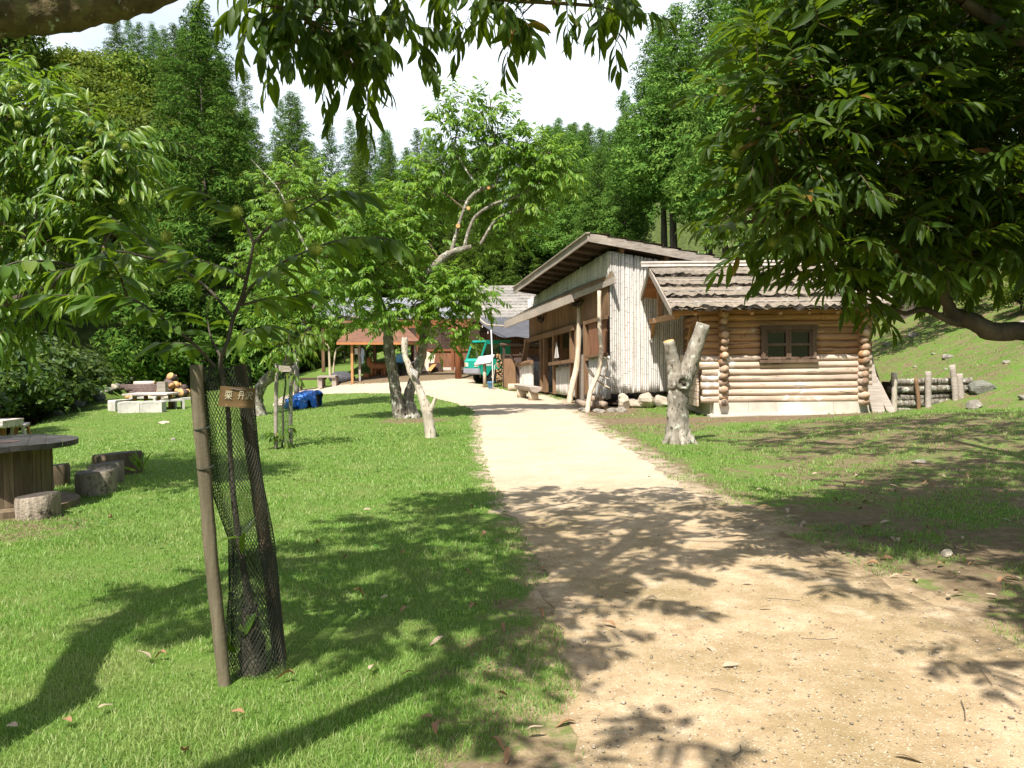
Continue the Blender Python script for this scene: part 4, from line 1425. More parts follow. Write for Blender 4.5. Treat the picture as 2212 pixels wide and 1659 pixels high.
g.beam((-2.0, R0[0] - .02, R0[1] - .05), (5.2, R0[0] - .02, R0[1] - .05), .05, .16)
part('eave_board', g, M['board_dark'], rf)
g = Geo()
g.slab([(-10.6, 44.6, 3.36), (-2.0, 44.2, 3.28), (-2.0, 49.0, 4.65), (-10.6, 49.4, 4.75)], (0, 0, .07))
g.slab([(-10.6, 49.4, 4.75), (-2.0, 49.0, 4.65), (-2.0, 53, 3.4), (-10.6, 53, 3.4)], (0, 0, .07))
part('lower_roof', g, M['roof_blue'], bld)
g = Geo()
g.beam((-10.5, 44.7, 3.24), (-2.1, 44.35, 3.18), .14, .20)
for x in np.arange(-10.2, -2, 1.1): g.beam((x, 44.7, 3.30), (x, 48.9, 4.52), .09, .12)
for x in (-10.2, -7.4, -5.2): g.beam((x, 44.9, .5), (x, 44.9, 3.2), .16, .16, up=(0, 1, 0))
part('roof_beam', g, M['board_brown'], bld)
# open lean-to on posts at the left end
pav = thing('open_shelter', 'low open shelter with a copper brown roof on thin posts beside the hall', 'shelter', (-7.5, 42.5, .5))
g = Geo()
k0 = P(727, 741, 41.2); k1 = P(908, 741, 41.2); k2 = P(880, 711, 43.6); k3 = P(752, 713, 43.6)
g.slab([k0, k1, k2, k3], (0, 0, .06)); g.slab([k3, k2, k2 + np.array((.6, 2.4, -.6)), k3 + np.array((-.6, 2.4, -.6))], (0, 0, .06))
sr = part('roof', g, M['terracotta'], pav)
g = Geo().beam(k0 - dz * .02, k1 - dz * .02, .05, .12)
part('eave_board', g, M['gable'], sr)
for u in (760, 772, 846, 897):
    q = P(u, 741, 41.5); zb = hz(q[0], q[1] + (.5 if u > 765 else 0))
    yy = q[1] + (.5 if u in (772,) else 0)
    g = Geo().box((q[0], yy, (zb + k0[2] + .06) / 2), (.12, .12, k0[2] + .06 - zb))
    part('post', g, M['table_leg'] if u == 760 else M['board_grey'], pav)
# ================================================================== mini truck
tp = P(1020, 818, 35.6); tz = hz(tp[0], tp[1])
a_ = rad(57)
fwd = np.array((-math.sin(a_), -math.cos(a_), 0)); lft = np.array((math.cos(a_), -math.sin(a_), 0))
TM = Matrix(((fwd[0], lft[0], 0, tp[0] - fwd[0] * 1.22), (fwd[1], lft[1], 0, tp[1] - fwd[1] * 1.22), (0, 0, 1, tz), (0, 0, 0, 1)))
trk = thing('mini_truck', 'small teal green mini truck with upright cab parked beside the hall', 'truck', TM.translation)
hw = .62
prof = [(1.18, .42), (1.26, .55), (1.24, .98), (1.14, 1.06)]
g = Geo(TM)
g.slab([(x, -hw, z) for x, z in [(1.16, .60), (1.25, .66), (1.24, .98), (1.10, 1.10)]], (0, 2 * hw, 0))
for s in (-1, 1):                                          # doors, pillars, rear quarter
    y = s * hw - (.05 if s > 0 else 0)
    g.slab([(1.17, y, .50), (1.24, y, .98), (1.10, y, 1.10), (.05, y, 1.04), (.05, y, .62), (.62, y, .62), (.82, y, .36), (1.05, y, .36)], (0, .05, 0))
    g.slab([(1.10, y, 1.08), (1.19, y, 1.02), (.88, y, 1.79), (.80, y, 1.79)], (0, .05, 0))
    g.slab([(.05, y, 1.0), (.16, y, 1.0), (.16, y, 1.79), (.05, y, 1.79)], (0, .05, 0))
    g.slab([(-.35, y, .62), (.05, y, .62), (.05, y, 1.79), (-.35, y, 1.79)], (0, .05, 0))
    g.slab([(.1, y, 1.70), (.88, y, 1.70), (.86, y, 1.79), (.1, y, 1.79)], (0, .05, 0))
g.slab([(.90, -hw, 1.78), (-.36, -hw, 1.78), (-.36, hw, 1.78), (.90, hw, 1.78)], (-.02, 0, .085))
g.slab([(-.36, -hw, .6), (-.36, hw, .6), (-.36, hw, 1.78), (-.36, -hw, 1.78)], (.04, 0, 0))
g.box((.45, 0, .60), (1.5, 1.14, .06))
tb = part('body', g, M['teal'], trk)
g = Geo(TM).slab([(1.13, -hw + .07, 1.09), (1.13, hw - .07, 1.09), (.875, hw - .07, 1.74), (.875, -hw + .07, 1.74)], (-.012, 0, 0))
part('windshield', g, M['glass'], trk)
for s in (-1, 1):
    g = Geo(TM); g.slab([(.17, s * .59, 1.05), (1.06, s * .59, 1.09), (.83, s * .59, 1.70), (.17, s * .59, 1.70)], (0, .008, 0)); part('side_window', g, M['glass'], trk)
g = Geo(TM).slab([(1.17, -hw - .01, .40), (1.29, -hw - .01, .46), (1.28, -hw - .01, .66), (1.2, -hw - .01, .66)], (0, 2 * hw + .02, 0))
part('bumper', g, M['bumper'], trk)
for s in (-1, 1):
    g = Geo(TM).box((1.245, s * .42, .82), (.05, .26, .17))
    hl = part('headlight', g, M['lampglass'], trk)
    g = Geo(TM).box((1.25, s * .50, .82), (.055, .09, .13)); part('indicator', g, M['amber'], hl)
g = Geo(TM)
g.box((.35, .32, .88), (.45, .42, .12)); g.box((.12, .32, 1.12), (.12, .42, .5)); g.tube([(.98, .3, .7), (.82, .3, 1.12)], .02, 6, cap=0)
a = np.linspace(0, 2 * math.pi, 17); g.tube(np.stack([.80 + .10 * np.cos(a), .3 + .17 * np.sin(a), 1.15 + .09 * np.cos(a)], -1), .014, 5)
part('seat', g, M['steel'], trk)
g = Geo(TM)
g.beam((1.145, .34, 1.10), (1.02, .05, 1.36), .02, .012)
part('wiper', g, M['steel'], trk)
g = Geo(TM)
for k in range(5): g.box((.95 - k * .09, hw + .004, .80 + (k % 2) * .008), (.05 + .02 * (k % 3), .006, .075))
part('marking', g, M['white_paint'], trk)
for x, y in ((.55, .5), (.55, -.5), (-1.35, .52), (-1.35, -.52)):
    pts = [(x, y - .085, .31), (x, y - .07, .31), (x, y + .07, .31), (x, y + .085, .31)]
    if x > 0: pts = [(px, py, .29) for px, py, _ in pts]
    g = Geo(TM).tube(pts, (.24, .30, .30, .24), 20, cap=0)
    w = part('wheel', g, M['tyre'], trk, False)
    g = Geo(TM).tube([(x, y - .09, pts[0][2]), (x, y - .05, pts[0][2]), (x, y + .05, pts[0][2]), (x, y + .09, pts[0][2])], (.05, .17, .17, .05) , 16, cap=0)
    part('rim', g, M['rim'], w)
g = Geo(TM)
g.box((-1.15, 0, .70), (1.55, 1.22, .06)); g.box((-1.15, 0, .55), (1.6, .6, .12))
for s in (-1, 1): g.box((-1.15, s * .61, .86), (1.55, .04, .28))
g.box((-1.93, 0, .86), (.04, 1.2, .28))
part('cargo_bed', g, M['teal'], trk)

# ================================================================== things beside the truck
b0 = P(1047, 829, 33.0); bz = hz(b0[0], 33.0)
brd = thing('notice_board', 'sloping white notice board on a single wooden post beside the truck', 'notice board', (b0[0], 33.0, bz))
g = Geo().tube([(b0[0], 33.0, bz - .05), (b0[0] + .01, 33.0, bz + 1.0)], .068, 10, cap=0)
part('post', g, M['pole'], brd, True)
c = np.array((b0[0] + .02, 33.0, bz + 1.08))
ux = np.array((.80, -.35, .10)); ux /= np.linalg.norm(ux); uy = np.array((.30, .62, .46)); uy -= ux * np.dot(ux, uy); uy /= np.linalg.norm(uy); un = np.cross(ux, uy)
q = [c - ux * .36 - uy * .30, c + ux * .36 - uy * .30, c + ux * .36 + uy * .30, c - ux * .36 + uy * .30]
g = Geo().slab(q, un * .045)
fr = part('board', g, M['board_grey'], brd)
q2 = [c - ux * .33 - uy * .27, c + ux * .33 - uy * .27, c + ux * .33 + uy * .27, c - ux * .33 + uy * .27]
g = Geo().slab([p + un * .045 for p in q2], un * .006)
part('face', g, M['board_white'], fr)
g = Geo()
for k in range(3): g.slab([c + un * .0515 + ux * (-.05 + .05 * k) + uy * .02 + d for d in (0 * ux, ux * .035, ux * .035 + uy * .05, uy * .05)], un * .002)
part('marking', g, M['steel'], fr)

b0 = P(1060, 827, 32.4); bz = hz(b0[0], 32.4)
bk = thing('bucket', 'blue plastic bucket on the ground beside the notice board post', 'bucket', (b0[0], 32.4, bz))
g = Geo()
o = np.array((b0[0], 32.4, bz))
g.tube([o, o + dz * .005, o + dz * .24, o + dz * .25, o + dz * .27, o + dz * .265, o + dz * .24, o + dz * .02], (.03, .10, .135, .15, .15, .135, .128, .09), 18, cap=0)
part('body', g, M['bucket'], bk, True)
a = np.linspace(0, math.pi, 11)
g = Geo().tube(np.stack([o[0] + .145 * np.cos(a), o[1] - .14 * np.sin(a) * .9, o[2] + .26 - .10 * np.sin(a)], -1), .005, 5)
part('handle', g, M['steel'], bk, True)


def at(u, v, d): return P(u, v, d)


# thin white pole and broom
q0 = P(1065, 838, 31.9); q0[2] = hz(q0[0], 31.9); q1 = P(1061, 713, 32.6)
g = Geo().tube([q0 - dz * .05, (q0 + q1) / 2 + np.array((.01, 0, 0)), q1], .022, 8, cap=0)
solo('pole', g, M['white_paint'], 'thin whitish pole propping up the grey awning beside the truck', 'pole', smooth=True)
q0 = P(1063, 832, 31.4); q0[2] = hz(q0[0], 31.4); q1 = P(1069, 800, 31.7); q1[2] = q0[2] + .95
br = thing('rake', 'leaning rake with a thin pale handle in front of the blue bucket', 'rake', q0)
g = Geo().tube([q0 + (q1 - q0) * .08, q1], .012, 7, cap=0); part('handle', g, M['pole'], br, True)
g = Geo()
for k in range(7):
    s = (k - 3) * .035
    g.tube([q0 + (q1 - q0) * .10, q0 + np.array((s, -.02, .05)), q0 + np.array((s * 1.2, -.05, .012))], .004, 4)
part('head', g, M['steel'], br)

# firewood, rusty sheet, log, awning
f0 = P(1072, 830, 34.0); fz = hz(f0[0], 34.0)
fs = thing('firewood_stack', 'narrow stack of split firewood beside the rusty sheet', 'firewood', (f0[0] + .4, 34.0, fz))
z = fz
while z < fz + 1.22:
    x = f0[0]
    hh = rng.uniform(.07, .11)
    while x < f0[0] + .42:
        w = rng.uniform(.08, .15)
        y = 33.75 + rng.uniform(-.05, .05)
        n_ = int(rng.integers(3, 6))
        an = np.sort(rng.uniform(0, 2 * math.pi, n_)) if n_ > 3 else np.array((.3, 2.4, 4.6)) + rng.uniform(-.4, .4)
        poly = [(x + w / 2 + w * .52 * math.cos(t), y, z + hh / 2 + hh * .55 * math.sin(t)) for t in an]
        part('split_log', Geo().slab(poly, (rng.normal(0, .02), .45, 0)), M['firewood'], fs); x += w
    z += hh * .93
r0 = P(1088, 826, 32.6); r1 = P(1143, 826, 31.9)
zb = hz(r0[0], 32.6)
sh = thing('rusty_sheet', 'rust brown metal sheet wall with a slanting prop', 'metal sheet', (r0[0], 32.6, zb))
A = np.array((r0[0], 32.6, zb)); B = np.array((r1[0] + .5, 31.9, zb))
g = Geo()
xs = np.linspace(0, 1, 60)
g.grid([[A + (B - A) * s + dz * zt + np.array((0, -.012 * math.sin(s * 110), 0)) for s in xs] for zt in (.02, .6, 1.27)])
part('sheet', g, M['rust'], sh)
g = Geo()
g.beam(A + (B - A) * .20 + np.array((0, -.06, 1.3)), A + (B - A) * .62 + np.array((0, -.42, .05)), .06, .05, up=(0, 1, 0))
g.beam(A + np.array((.02, -.04, 0)), A + np.array((.02, -.04, 1.75)), .10, .08, up=(0, 1, 0)); g.beam(A + (B - A) * .45 + np.array((0, .03, 0)), A + (B - A) * .45 + np.array((0, .03, 1.75)), .08, .08, up=(0, 1, 0))
g.tube([A + np.array((-.1, -.04, 1.72)), B + np.array((0, -.03, 1.68))], .07, 8, cap=0)
g.beam(A + np.array((0, -.05, 1.30)), B + np.array((0, -.05, 1.30)), .03, .04)
part('frame', g, M['board_dark'], sh)
g = Geo()
g.slab([A + (B - A) * .02 + np.array((0, -.08, .02)), A + (B - A) * .34 + np.array((0, -.10, .02)), A + (B - A) * .30 + np.array((0, -.08, 1.15)), A + np.array((0, -.07, 1.15))], (0, .02, 0))
part('board', g, M['board_brown'], sh)
l0 = P(1098, 822, 31.0); l1 = P(1150, 818, 30.9)
l0[2] = hz(l0[0], 31) + .13; l1[2] = l0[2]
g = Geo().tube([l0, (l0 + l1) / 2, l1 + np.array((.3, 0, 0))], .14, 14, cap=1, rough=.03)
solo('fallen_log', g, [M['pole'], M['cutwood']], 'pale peeled log lying on the ground before the rusty sheet', 'log', smooth=True)
ed = [P(1029, 686, 38.0), P(1092, 684, 37.4), P(1152, 692, 36.6)]
en = [P(1079, 727, 32.4), P(1112, 729, 32.0), P(1152, 729, 31.4)]
rows = []
for i in range(9):
    t = i / 8
    row = []
    for j in range(13):
        s = j / 12
        a = ed[0] * (1 - s) ** 2 + 2 * ed[1] * s * (1 - s) + ed[2] * s * s
        b = en[0] * (1 - s) ** 2 + 2 * en[1] * s * (1 - s) + en[2] * s * s
        p = a + (b - a) * t; p[2] -= .10 * math.sin(math.pi * t) * (1 - .5 * s) + .03 * math.sin(s * 9) * t
        row.append(p)
    rows.append(row)
R_ = np.array(rows)
g = Geo().grid(R_); g.grid(R_[:, ::-1] - dz * .012)
aw = thing('awning', 'sagging dark grey sheet awning stretched beside the hut', 'awning', R_[0, 0])
part('sheet', g, M['awning'], aw, True)
g = Geo()
g.tube(smoothline([P(1032, 684, 36.5), P(1050, 700, 35.0), P(1076, 703, 33), P(1098, 704, 31)], 4), .03, 6, cap=0)
part('pole', g, M['pole'], aw, True)
g = Geo()
for (u, v) in ((1031, 690), (1042, 703), (1054, 716)):
    p = P(u, v, 36.4 - (u - 1031) * .09); g.tube([p, p - dz * .09], .018, 6, cap=0)
part('tie', g, M['cloth_white'], aw)

# bench before the hut: half log on two rounds
s0, s1 = W(3.6, .40, 1.15, 0), W(5.9, .40, 1.15, 0)
bn = thing('log_bench', 'half log bench on two stump legs before the hut window', 'bench', (s0 + s1) / 2 * np.array((1, 1, 0)))
g = Geo()
an = np.linspace(math.pi, 2 * math.pi, 9)
rows = [[p + nl * .19 * math.cos(t) + dz * (.42 + .17 * math.sin(t)) - dz * p[2] for t in an] for p in (s0, s0 * .5 + s1 * .5, s1)]
g.grid(rows); top = [[p + nl * .19 * c_ + dz * (.421 - p[2]) for c_ in np.linspace(-1, 1, 3)] for p in (s0, s1)]
g.grid(top)
for p in (s0, s1): g.add([p + nl * .19 * math.cos(t) + dz * (.42 + .17 * math.sin(t) - p[2]) for t in an], [tuple(range(9))])
part('seat', g, M['board_grey'], bn)
for s in (.14, .86):
    p = s0 + (s1 - s0) * s
    zb = hz(p[0], p[1])
    g = Geo().tube([(p[0], p[1], zb - .04), (p[0], p[1], .30)], (.16, .15), 12, cap=0, rough=.03)
    part('leg', g, M['pole'], bn, True)

# sticks leaning on the hut
sticks = [([z4(1090, 890), z4(1180, 1060), z4(1440, 1240)], 'thin crooked stick'), ([z4(1140, 960), z4(1300, 1170), z4(1450, 1245)], 'stick'), ([z4(1300, 1050), z4(1370, 1085), z4(1440, 1110)], ''),
          ([z4(1435, 800), z4(1380, 1000), z4(1350, 1100), z4(1280, 1330)], ''), ([z4(1250, 1130), z4(1230, 1230), z4(1205, 1320)], ''), ([z4(1340, 790), z4(1400, 800), z4(1430, 815)], '')]
st = thing('driftwood_stand', 'tangle of thin crooked driftwood sticks leaning at the hut corner', 'driftwood', (2.1, 21.3, .1))
for k, (pts, _) in enumerate(sticks):
    g = Geo().tube(smoothline(Pm(pts, np.linspace(21.35, 21.15, len(pts)) - .04 * k), 5), np.linspace(.022, .014, 5 * (len(pts) - 1) + 1), 6, rough=.08, cap=0)
    part('stick', g, M['pole'], st, True)
for k, (x, y, r, L) in enumerate(((1.98, 21.0, .075, .6), (2.14, 20.9, .085, .5), (2.30, 20.95, .10, .45), (2.45, 20.9, .08, .4), (2.22, 21.0, .07, .55), (2.38, 21.1, .075, .45))):
    zz_ = .12 if k < 4 else .26
    g = Geo().tube([(x - .10, y + .2 - .2, zz_ + .02), (x - .28, y + L, zz_ + .06)], r, 12, cap=0, rough=.02)
    solo('short_log', g, M['endgrain'], 'short grey log round lying in the pile under the sticks at the hut corner', 'log', 'grey log rounds at the hut corner', smooth=True)

# stones under the bamboo wall and elsewhere
def stone(c, s, mat, label, group=None, amp=.22, name='stone'):
    g = Geo().rock(c, s, amp=amp, nu=14, nv=10)
    return solo(name, g, M[mat], label, 'stone', group, smooth=False)


for k in range(26):
    s = rng.uniform(.1, 4.6)
    p = C0 + e2 * s - e1 * rng.uniform(-.05, .22)
    r = rng.uniform(.07, .17)
    stone((p[0], p[1], hz(p[0], p[1]) + r * .5 + rng.uniform(0, .16)), (r * 1.4, r * 1.1, r * .85), 'stone', 'grey footing stone under the bamboo end wall of the hut', 'footing stones of the hut')
for (x, y), s, lab in (((z6(1305, 1420)), (.24, .20, .25), 'large pale angular boulder under the left corner of the bamboo wall'), ((z6(1480, 1420)), (.36, .25, .26), 'largest pale boulder under the bamboo wall beside the forked stump'),
                       ((z6(1385, 1450)), (.20, .16, .16), 'pale wedge shaped boulder between two larger ones under the bamboo wall'), ((z6(1600, 1400)), (.26, .2, .2), 'grey boulder in the shade under the bamboo wall')):
    p = P(x, y, 21.55 + .21 * (x - 1318) / 80); stone((p[0], p[1], hz(p[0], p[1]) + s[2] * .7), s, 'stone_pale', lab)
for k in range(14):
    p = np.array((rng.uniform(1.75, 2.75), rng.uniform(20.1, 21.3)))
    r = rng.uniform(.05, .12)
    stone((p[0], p[1], hz(*p) + r * .3), (r * 1.5, r * 1.2, r * .8), 'stone', 'grey stone in the heap at the foot of the crooked poles', 'stones by the porch poles')
# stones of the slope on the right
for k in range(18):
    for _ in range(40):
        u, v = rng.uniform(1900, 2230), rng.uniform(690, 1010)
        p = Gd(u, v)
        if 15 < p[1] < 32 and p[0] > 8.9: break
    r = rng.gamma(2, .035) + .03
    stone(p + dz * r * .15, (r * 1.3, r, r * .7), 'stone' , 'pale stone half buried in the slope above the log fence', 'stones on the slope')
for u, v, s, m, lab in ((2118, 846, (.30, .25, .20), 'stone_mossy', 'grey boulder at the right end of the log fence'), (2105, 882, (.18, .15, .12), 'stone', 'pale stone at the foot of the last fence posts'),
                        (1973, 727, (.24, .18, .13), 'stone', 'large pale rock lying high on the bare slope'), (1985, 1000, (.10, .08, .04), 'stone', 'flat pale stone in the shaded grass before the log fence'),
                        (2045, 1200, (.09, .05, .03), 'stone_pale', 'pale stone on the bare earth under the right chestnut'), (355, 915, (.20, .14, .07), 'stone_pale', 'flat pale stone lying in the lawn before the concrete benches'),
                        (375, 952, (.07, .05, .04), 'stone', 'small stone in the lawn near the flat pale stone')):
    p = Gd(u, v); stone(p + dz * s[2] * .4, s, m, lab)
for u, v, s, m, lab in ((118, 888, (.42, .3, .22), 'stone', 'pale rock at the lawn edge under the dark bushes'), (163, 868, (1.15, .8, .62), 'stone_mossy', 'big dark mossy boulder beside the stream gully'),
                        (213, 855, (.5, .4, .32), 'stone_mossy', 'dark stone beside the big mossy boulder'), (243, 828, (.42, .3, .22), 'stone_pale', 'tan block shaped rock at the gully edge')):
    p = Gd(u, v + 12); stone(p + dz * s[2] * .4, s, m, lab)
for k in range(16):
    t = rng.random(); u, v = 150 + 140 * t, 885 - 62 * t
    p = Gd(u + rng.normal(0, 6), v + rng.normal(0, 3)); r = rng.uniform(.12, .32)
    stone(p + dz * r * .2, (r * 1.3, r, r * .8), 'stone_mossy', 'dark mossy stone along the edge of the stream gully', 'stones along the gully')

# ================================================================== planks and log fence right of the cabin
pl = [((1869, 765, 18.75), (1898, 893, 18.35), .28), ((1884, 810, 18.9), (1926, 892, 18.45), .17), ((1868, 800, 19.0), (1883, 893, 18.6), .16), ((1876, 780, 19.1), (1912, 890, 18.8), .20), ((1866, 850, 18.9), (1874, 893, 18.5), .12)]
labs = ['widest grey plank leaning at the right end of the cabin', 'grey plank splayed outermost from the cabin corner', 'narrow plank close behind the widest leaning plank', 'brown board in shade behind the leaning planks', 'shortest board leaning at the cabin corner']
for (a, b, w), lab in zip(pl, labs):
    q1, q0 = P(*a), P(*b); q0[2] = hz(q0[0], q0[1]) - .02
    g = Geo().beam(q0, q1, w, .04, up=(0, -1, .3), seg=6, jit=.003)
    solo('plank', g, M['board_grey'] if w != .20 else M['board_brown'], lab, 'plank', 'planks leaning at the cabin')
fn = thing('log_fence', 'low retaining fence of stacked logs held by rough posts below the slope', 'fence', (9.6, 19.0, hz(9.6, 19)))
for u, vt, vb, w, tilt in ((1932, 805, 893, .13, 0), (1981, 817, 893, .09, .05), (2005, 802, 893, .14, 0), (2060, 788, 888, .14, .06), (2073, 807, 884, .15, .02)):
    b = P(u + (4 if tilt else 0), vb, 18.9); t = P(u - tilt * 60, vt, 18.95)
    b[2] = min(b[2], hz(b[0], b[1])) - .1
    g = Geo().tube(smoothline([b, (b + t) / 2 + np.array((tilt * .5, 0, 0)), t], 5), w / 2 * 1.0, 8, rough=.08, cap=0)
    part('post', g, M['board_grey'] if u > 2000 else M['deadwood'] if u < 1940 else M['board_brown'], fn, True)
for k, v in enumerate((825, 841, 857, 871, 884)):
    a = P(1925 - 6 * (k % 2), v + 1.5, 19.15); b = P(2098 + 12 * (k % 2), v - 2, 19.2)
    pts = smoothline([a, a * .66 + b * .34 + rng.normal(0, .02, 3), a * .33 + b * .67 + rng.normal(0, .02, 3), b], 4)
    g = Geo().tube(pts, rng.uniform(.075, .095), 9, rough=.06, cap=1)
    part('rail', g, [M['bark'], M['endgrain']], fn, True)
# earth held behind the fence is part of the ground; a low earth wall closes the gap
g = Geo().slab([P(1925, 826, 19.35), P(2100, 822, 19.35), P(2105, 893, 19.35), P(1925, 896, 19.35)], (0, .5, .0))
part('backfill', g, surf('backfill_soil', (.05, .035, .02), (.13, .09, .055), 9, None, .95, .5, .02, 0), fn)

# ================================================================== left: cable drum table, stools, log table
dc = P(8, 962, 8.2); dzg = hz(dc[0], dc[1]); dx, dy = dc[0], 8.2
dr_ = thing('drum_table', 'big wooden cable drum standing on end as a table', 'table', (dx, dy, dzg))


def disc(g, cx, cy, z0, z1, r, n=48, mi=0):
    a = np.arange(n) / n * 2 * math.pi
    for k in range(n // 4): pass
    rr = r * (1 + rng.normal(0, .006, n))
    g.add([(cx + rr[i] * math.cos(a[i]), cy + rr[i] * math.sin(a[i]), z) for z in (z0, z1) for i in range(n)],
          [tuple(range(n))[::-1], tuple(range(n, 2 * n))] + [(i, (i + 1) % n, n + (i + 1) % n, n + i) for i in range(n)], mi)


g = Geo()
zt = dzg + .66
for k in range(9):                                       # boards of the round top
    xa, xb = -.66 + k * 1.32 / 9 + .001, -.66 + (k + 1) * 1.32 / 9 - .001
    pts = []
    for x in np.linspace(xa, xb, 5): pts.append((x, -math.sqrt(max(.0001, .662 ** 2 - x * x))))
    for x in np.linspace(xb, xa, 5): pts.append((x, math.sqrt(max(.0001, .662 ** 2 - x * x))))
    ca, sa = math.cos(.5), math.sin(.5); zj = rng.normal(0, .004)
    g.slab([(dx + x * ca - y * sa, dy + x * sa + y * ca, zt - .05 + zj) for x, y in pts], (0, 0, .052))
part('top', g, M['drum_top'], dr_)
g = Geo()
for k in range(30):
    a0, a1 = k / 30 * 2 * math.pi, (k + .96) / 30 * 2 * math.pi
    r = .425 + rng.normal(0, .004)
    g.slab([(dx + r * math.cos(a0), dy + r * math.sin(a0), dzg + .06), (dx + r * math.cos(a1), dy + r * math.sin(a1), dzg + .06), (dx + (r - .03) * math.cos(a1), dy + (r - .03) * math.sin(a1), dzg + .06), (dx + (r - .03) * math.cos(a0), dy + (r - .03) * math.sin(a0), dzg + .06)], (0, 0, .55))
g.tube([(dx, dy, dzg + .06), (dx, dy, dzg + .6)], .39, 24)
part('drum', g, M['drum_side'], dr_)
g = Geo(); disc(g, dx, dy, dzg - .02, dzg + .055, .66)
part('base', g, M['drum_side'], dr_)
g = Geo()
disc(g, dx + .12, dy - .1, zt + .003, zt + .012, .10, 20)
part('bolt_plate', g, M['rust'], dr_)


def stool(u, v, d, r, hh, label, oval=1.0, rz=0.0, dark=False):
    p = P(u, v, d); z = hz(p[0], d)
    t = thing('log_stool', label, 'stool', (p[0], d, z), 'log stools around the drum table')
    n = 26; a = np.arange(n) / n * 2 * math.pi
    prof = 1 + .05 * np.sin(2 * a + rng.uniform(0, 6)) + .03 * np.sin(5 * a + rng.uniform(0, 6)) + rng.normal(0, .012, n)
    ck = rng.integers(0, n); prof[ck] *= .90
    rows = []
    for zz, s in ((-.03, .97), (.05, 1.0), (hh * .5, 1.01), (hh - .03, 1.0), (hh, .95)):
        x = r * s * prof * np.cos(a); y = r * s * prof * np.sin(a) * oval
        rows.append(np.stack([p[0] + x * math.cos(rz) - y * math.sin(rz), d + x * math.sin(rz) + y * math.cos(rz), np.full(n, z + zz) + (.02 * np.cos(a) if zz > .1 else 0)], -1))
    A = np.array(rows); A = np.concatenate([A, A[:, :1]], 1)
    part('side', Geo().grid(A), M['stool_side'] if not dark else M['drum_side'], t, True)
    cap_ = A[-1, :-1]
    c = cap_.mean(0) - dz * .012
    inner = c + (cap_ - c) * .55
    g = Geo()
    g.grid(np.stack([np.vstack([cap_, cap_[:1]]), np.vstack([inner, inner[:1]])]))
    g.add(np.vstack([inner, c]), [(i, (i + 1) % n, n) for i in range(n)])
    part('top', g, M['stool_top'], t)
    return t


stool(80, 1080, 7.75, .20, .21, 'nearest log stool with a cracked pale side before the drum table')
stool(207, 1048, 9.0, .22, .25, 'greyish log stool with streaked bark right of the drum base', rz=.4)
stool(230, 1030, 9.7, .20, .24, 'darker log stool half hidden behind the streaked one')
stool(254, 1012, 10.6, .30, .27, 'dark wide log stool with a weed growing at its right side', .55, .1, True)
stool(116, 1026, 9.6, .18, .24, 'dark log stool half hidden behind the drum', 1, 0, True)
# weed beside the wide stool
p = Gd(303, 1033); wd = thing('weed', 'small broad bladed weed beside the dark wide stool', 'weed', p)
g = Geo(); n_ = 9
leaves_on(g, np.tile(p + dz * .12, (n_, 1)) + rng.normal(0, .03, (n_, 3)), nrm(rng.normal(0, 1, (n_, 3)) + np.array((0, 0, 1.2))), np.full(n_, .24), .14, LEAF_NEAR)
part('leaf', g, M['chestnut_bright'], wd)

# log table and bench at the left edge
tq = P(0, 905, 22.5); zg = hz(tq[0], 22.5)
lt = thing('log_table', 'log table with a scalloped half log top and orange legs at the left edge', 'table', (tq[0], 22.5, zg))
zt = zg + .62
g = Geo()
for k in range(5):
    y = 22.1 + k * .19
    g.tube([(tq[0] - 1.3, y, zt - .06), (tq[0] + .37, y, zt - .06)], .10, 12, cap=0, flat=1.0)
g.box((tq[0] - .46, 22.48, zt + .02), (1.68, .96, .05))
part('top', g, M['table_pale'], lt)
for dx_, y in ((.10, 22.15), (-.15, 22.85), (-1.1, 22.15), (-1.0, 22.85)):
    g = Geo().tube([(tq[0] + dx_, y, zg - .1), (tq[0] + dx_, y, zt - .12)], .085, 12, cap=0)
    part('leg', g, M['table_leg'], lt, True)
g = Geo().tube([(tq[0] - 1.0, 22.15, zg + .14), (tq[0] + .1, 22.15, zg + .14)], .055, 10, cap=0)
part('stretcher', g, M['table_leg'], lt, True)
bq = P(46, 912, 23.4); zg = hz(bq[0], 23.4)
bb = thing('log_bench', 'grey plank bench on splayed legs beside the log table at the left edge', 'bench', (bq[0], 23.4, zg))
A_ = np.array((bq[0] - .25, 23.9, zg + .44)); B_ = np.array((bq[0] + .18, 22.9, zg + .44))
g = Geo().beam(A_, B_, .36, .06); part('seat', g, M['table_pale'], bb)
for s, t in ((.1, -1), (.1, 1), (.9, -1), (.9, 1)):
    c = A_ + (B_ - A_) * s; sd = np.array((.92, .40, 0))
    g = Geo().beam(c + sd * .12 * t - dz * .03, c + sd * .20 * t - dz * (.46), .07, .07, up=(0, 1, 0)); part('leg', g, M['table_leg'] if s < .5 else M['table_pale'], bb)

# picnic table with concrete seats
pq = P(328, 862, 34.5); zg = hz(pq[0], 34.5)
pt = thing('picnic_table', 'pale topped picnic table on round orange legs amid concrete seats', 'table', (pq[0], 34.5, zg))
zt = P(328, 851, 34.3)[2]
g = Geo()
for k in range(4): g.box((pq[0], 33.98 + k * .34, zt), (1.85, .335, .06 + .002 * k))
part('top', g, M['table_pale'], pt)
for dx_, dy_ in ((-.55, -.35), (-.42, .4), (.42, -.3), (.62, .35)):
    g = Geo().tube([(pq[0] + dx_, 34.5 + dy_, zg - .1), (pq[0] + dx_, 34.5 + dy_, zt - .03)], .085, 12, cap=0); part('leg', g, M['table_leg'], pt, True)
g = Geo().box((pq[0] - .5, 34.5, zt - .07), (.14, 1.1, .08)); g.box((pq[0] + .5, 34.5, zt - .07), (.14, 1.1, .08)); part('batten', g, M['table_pale'], pt)


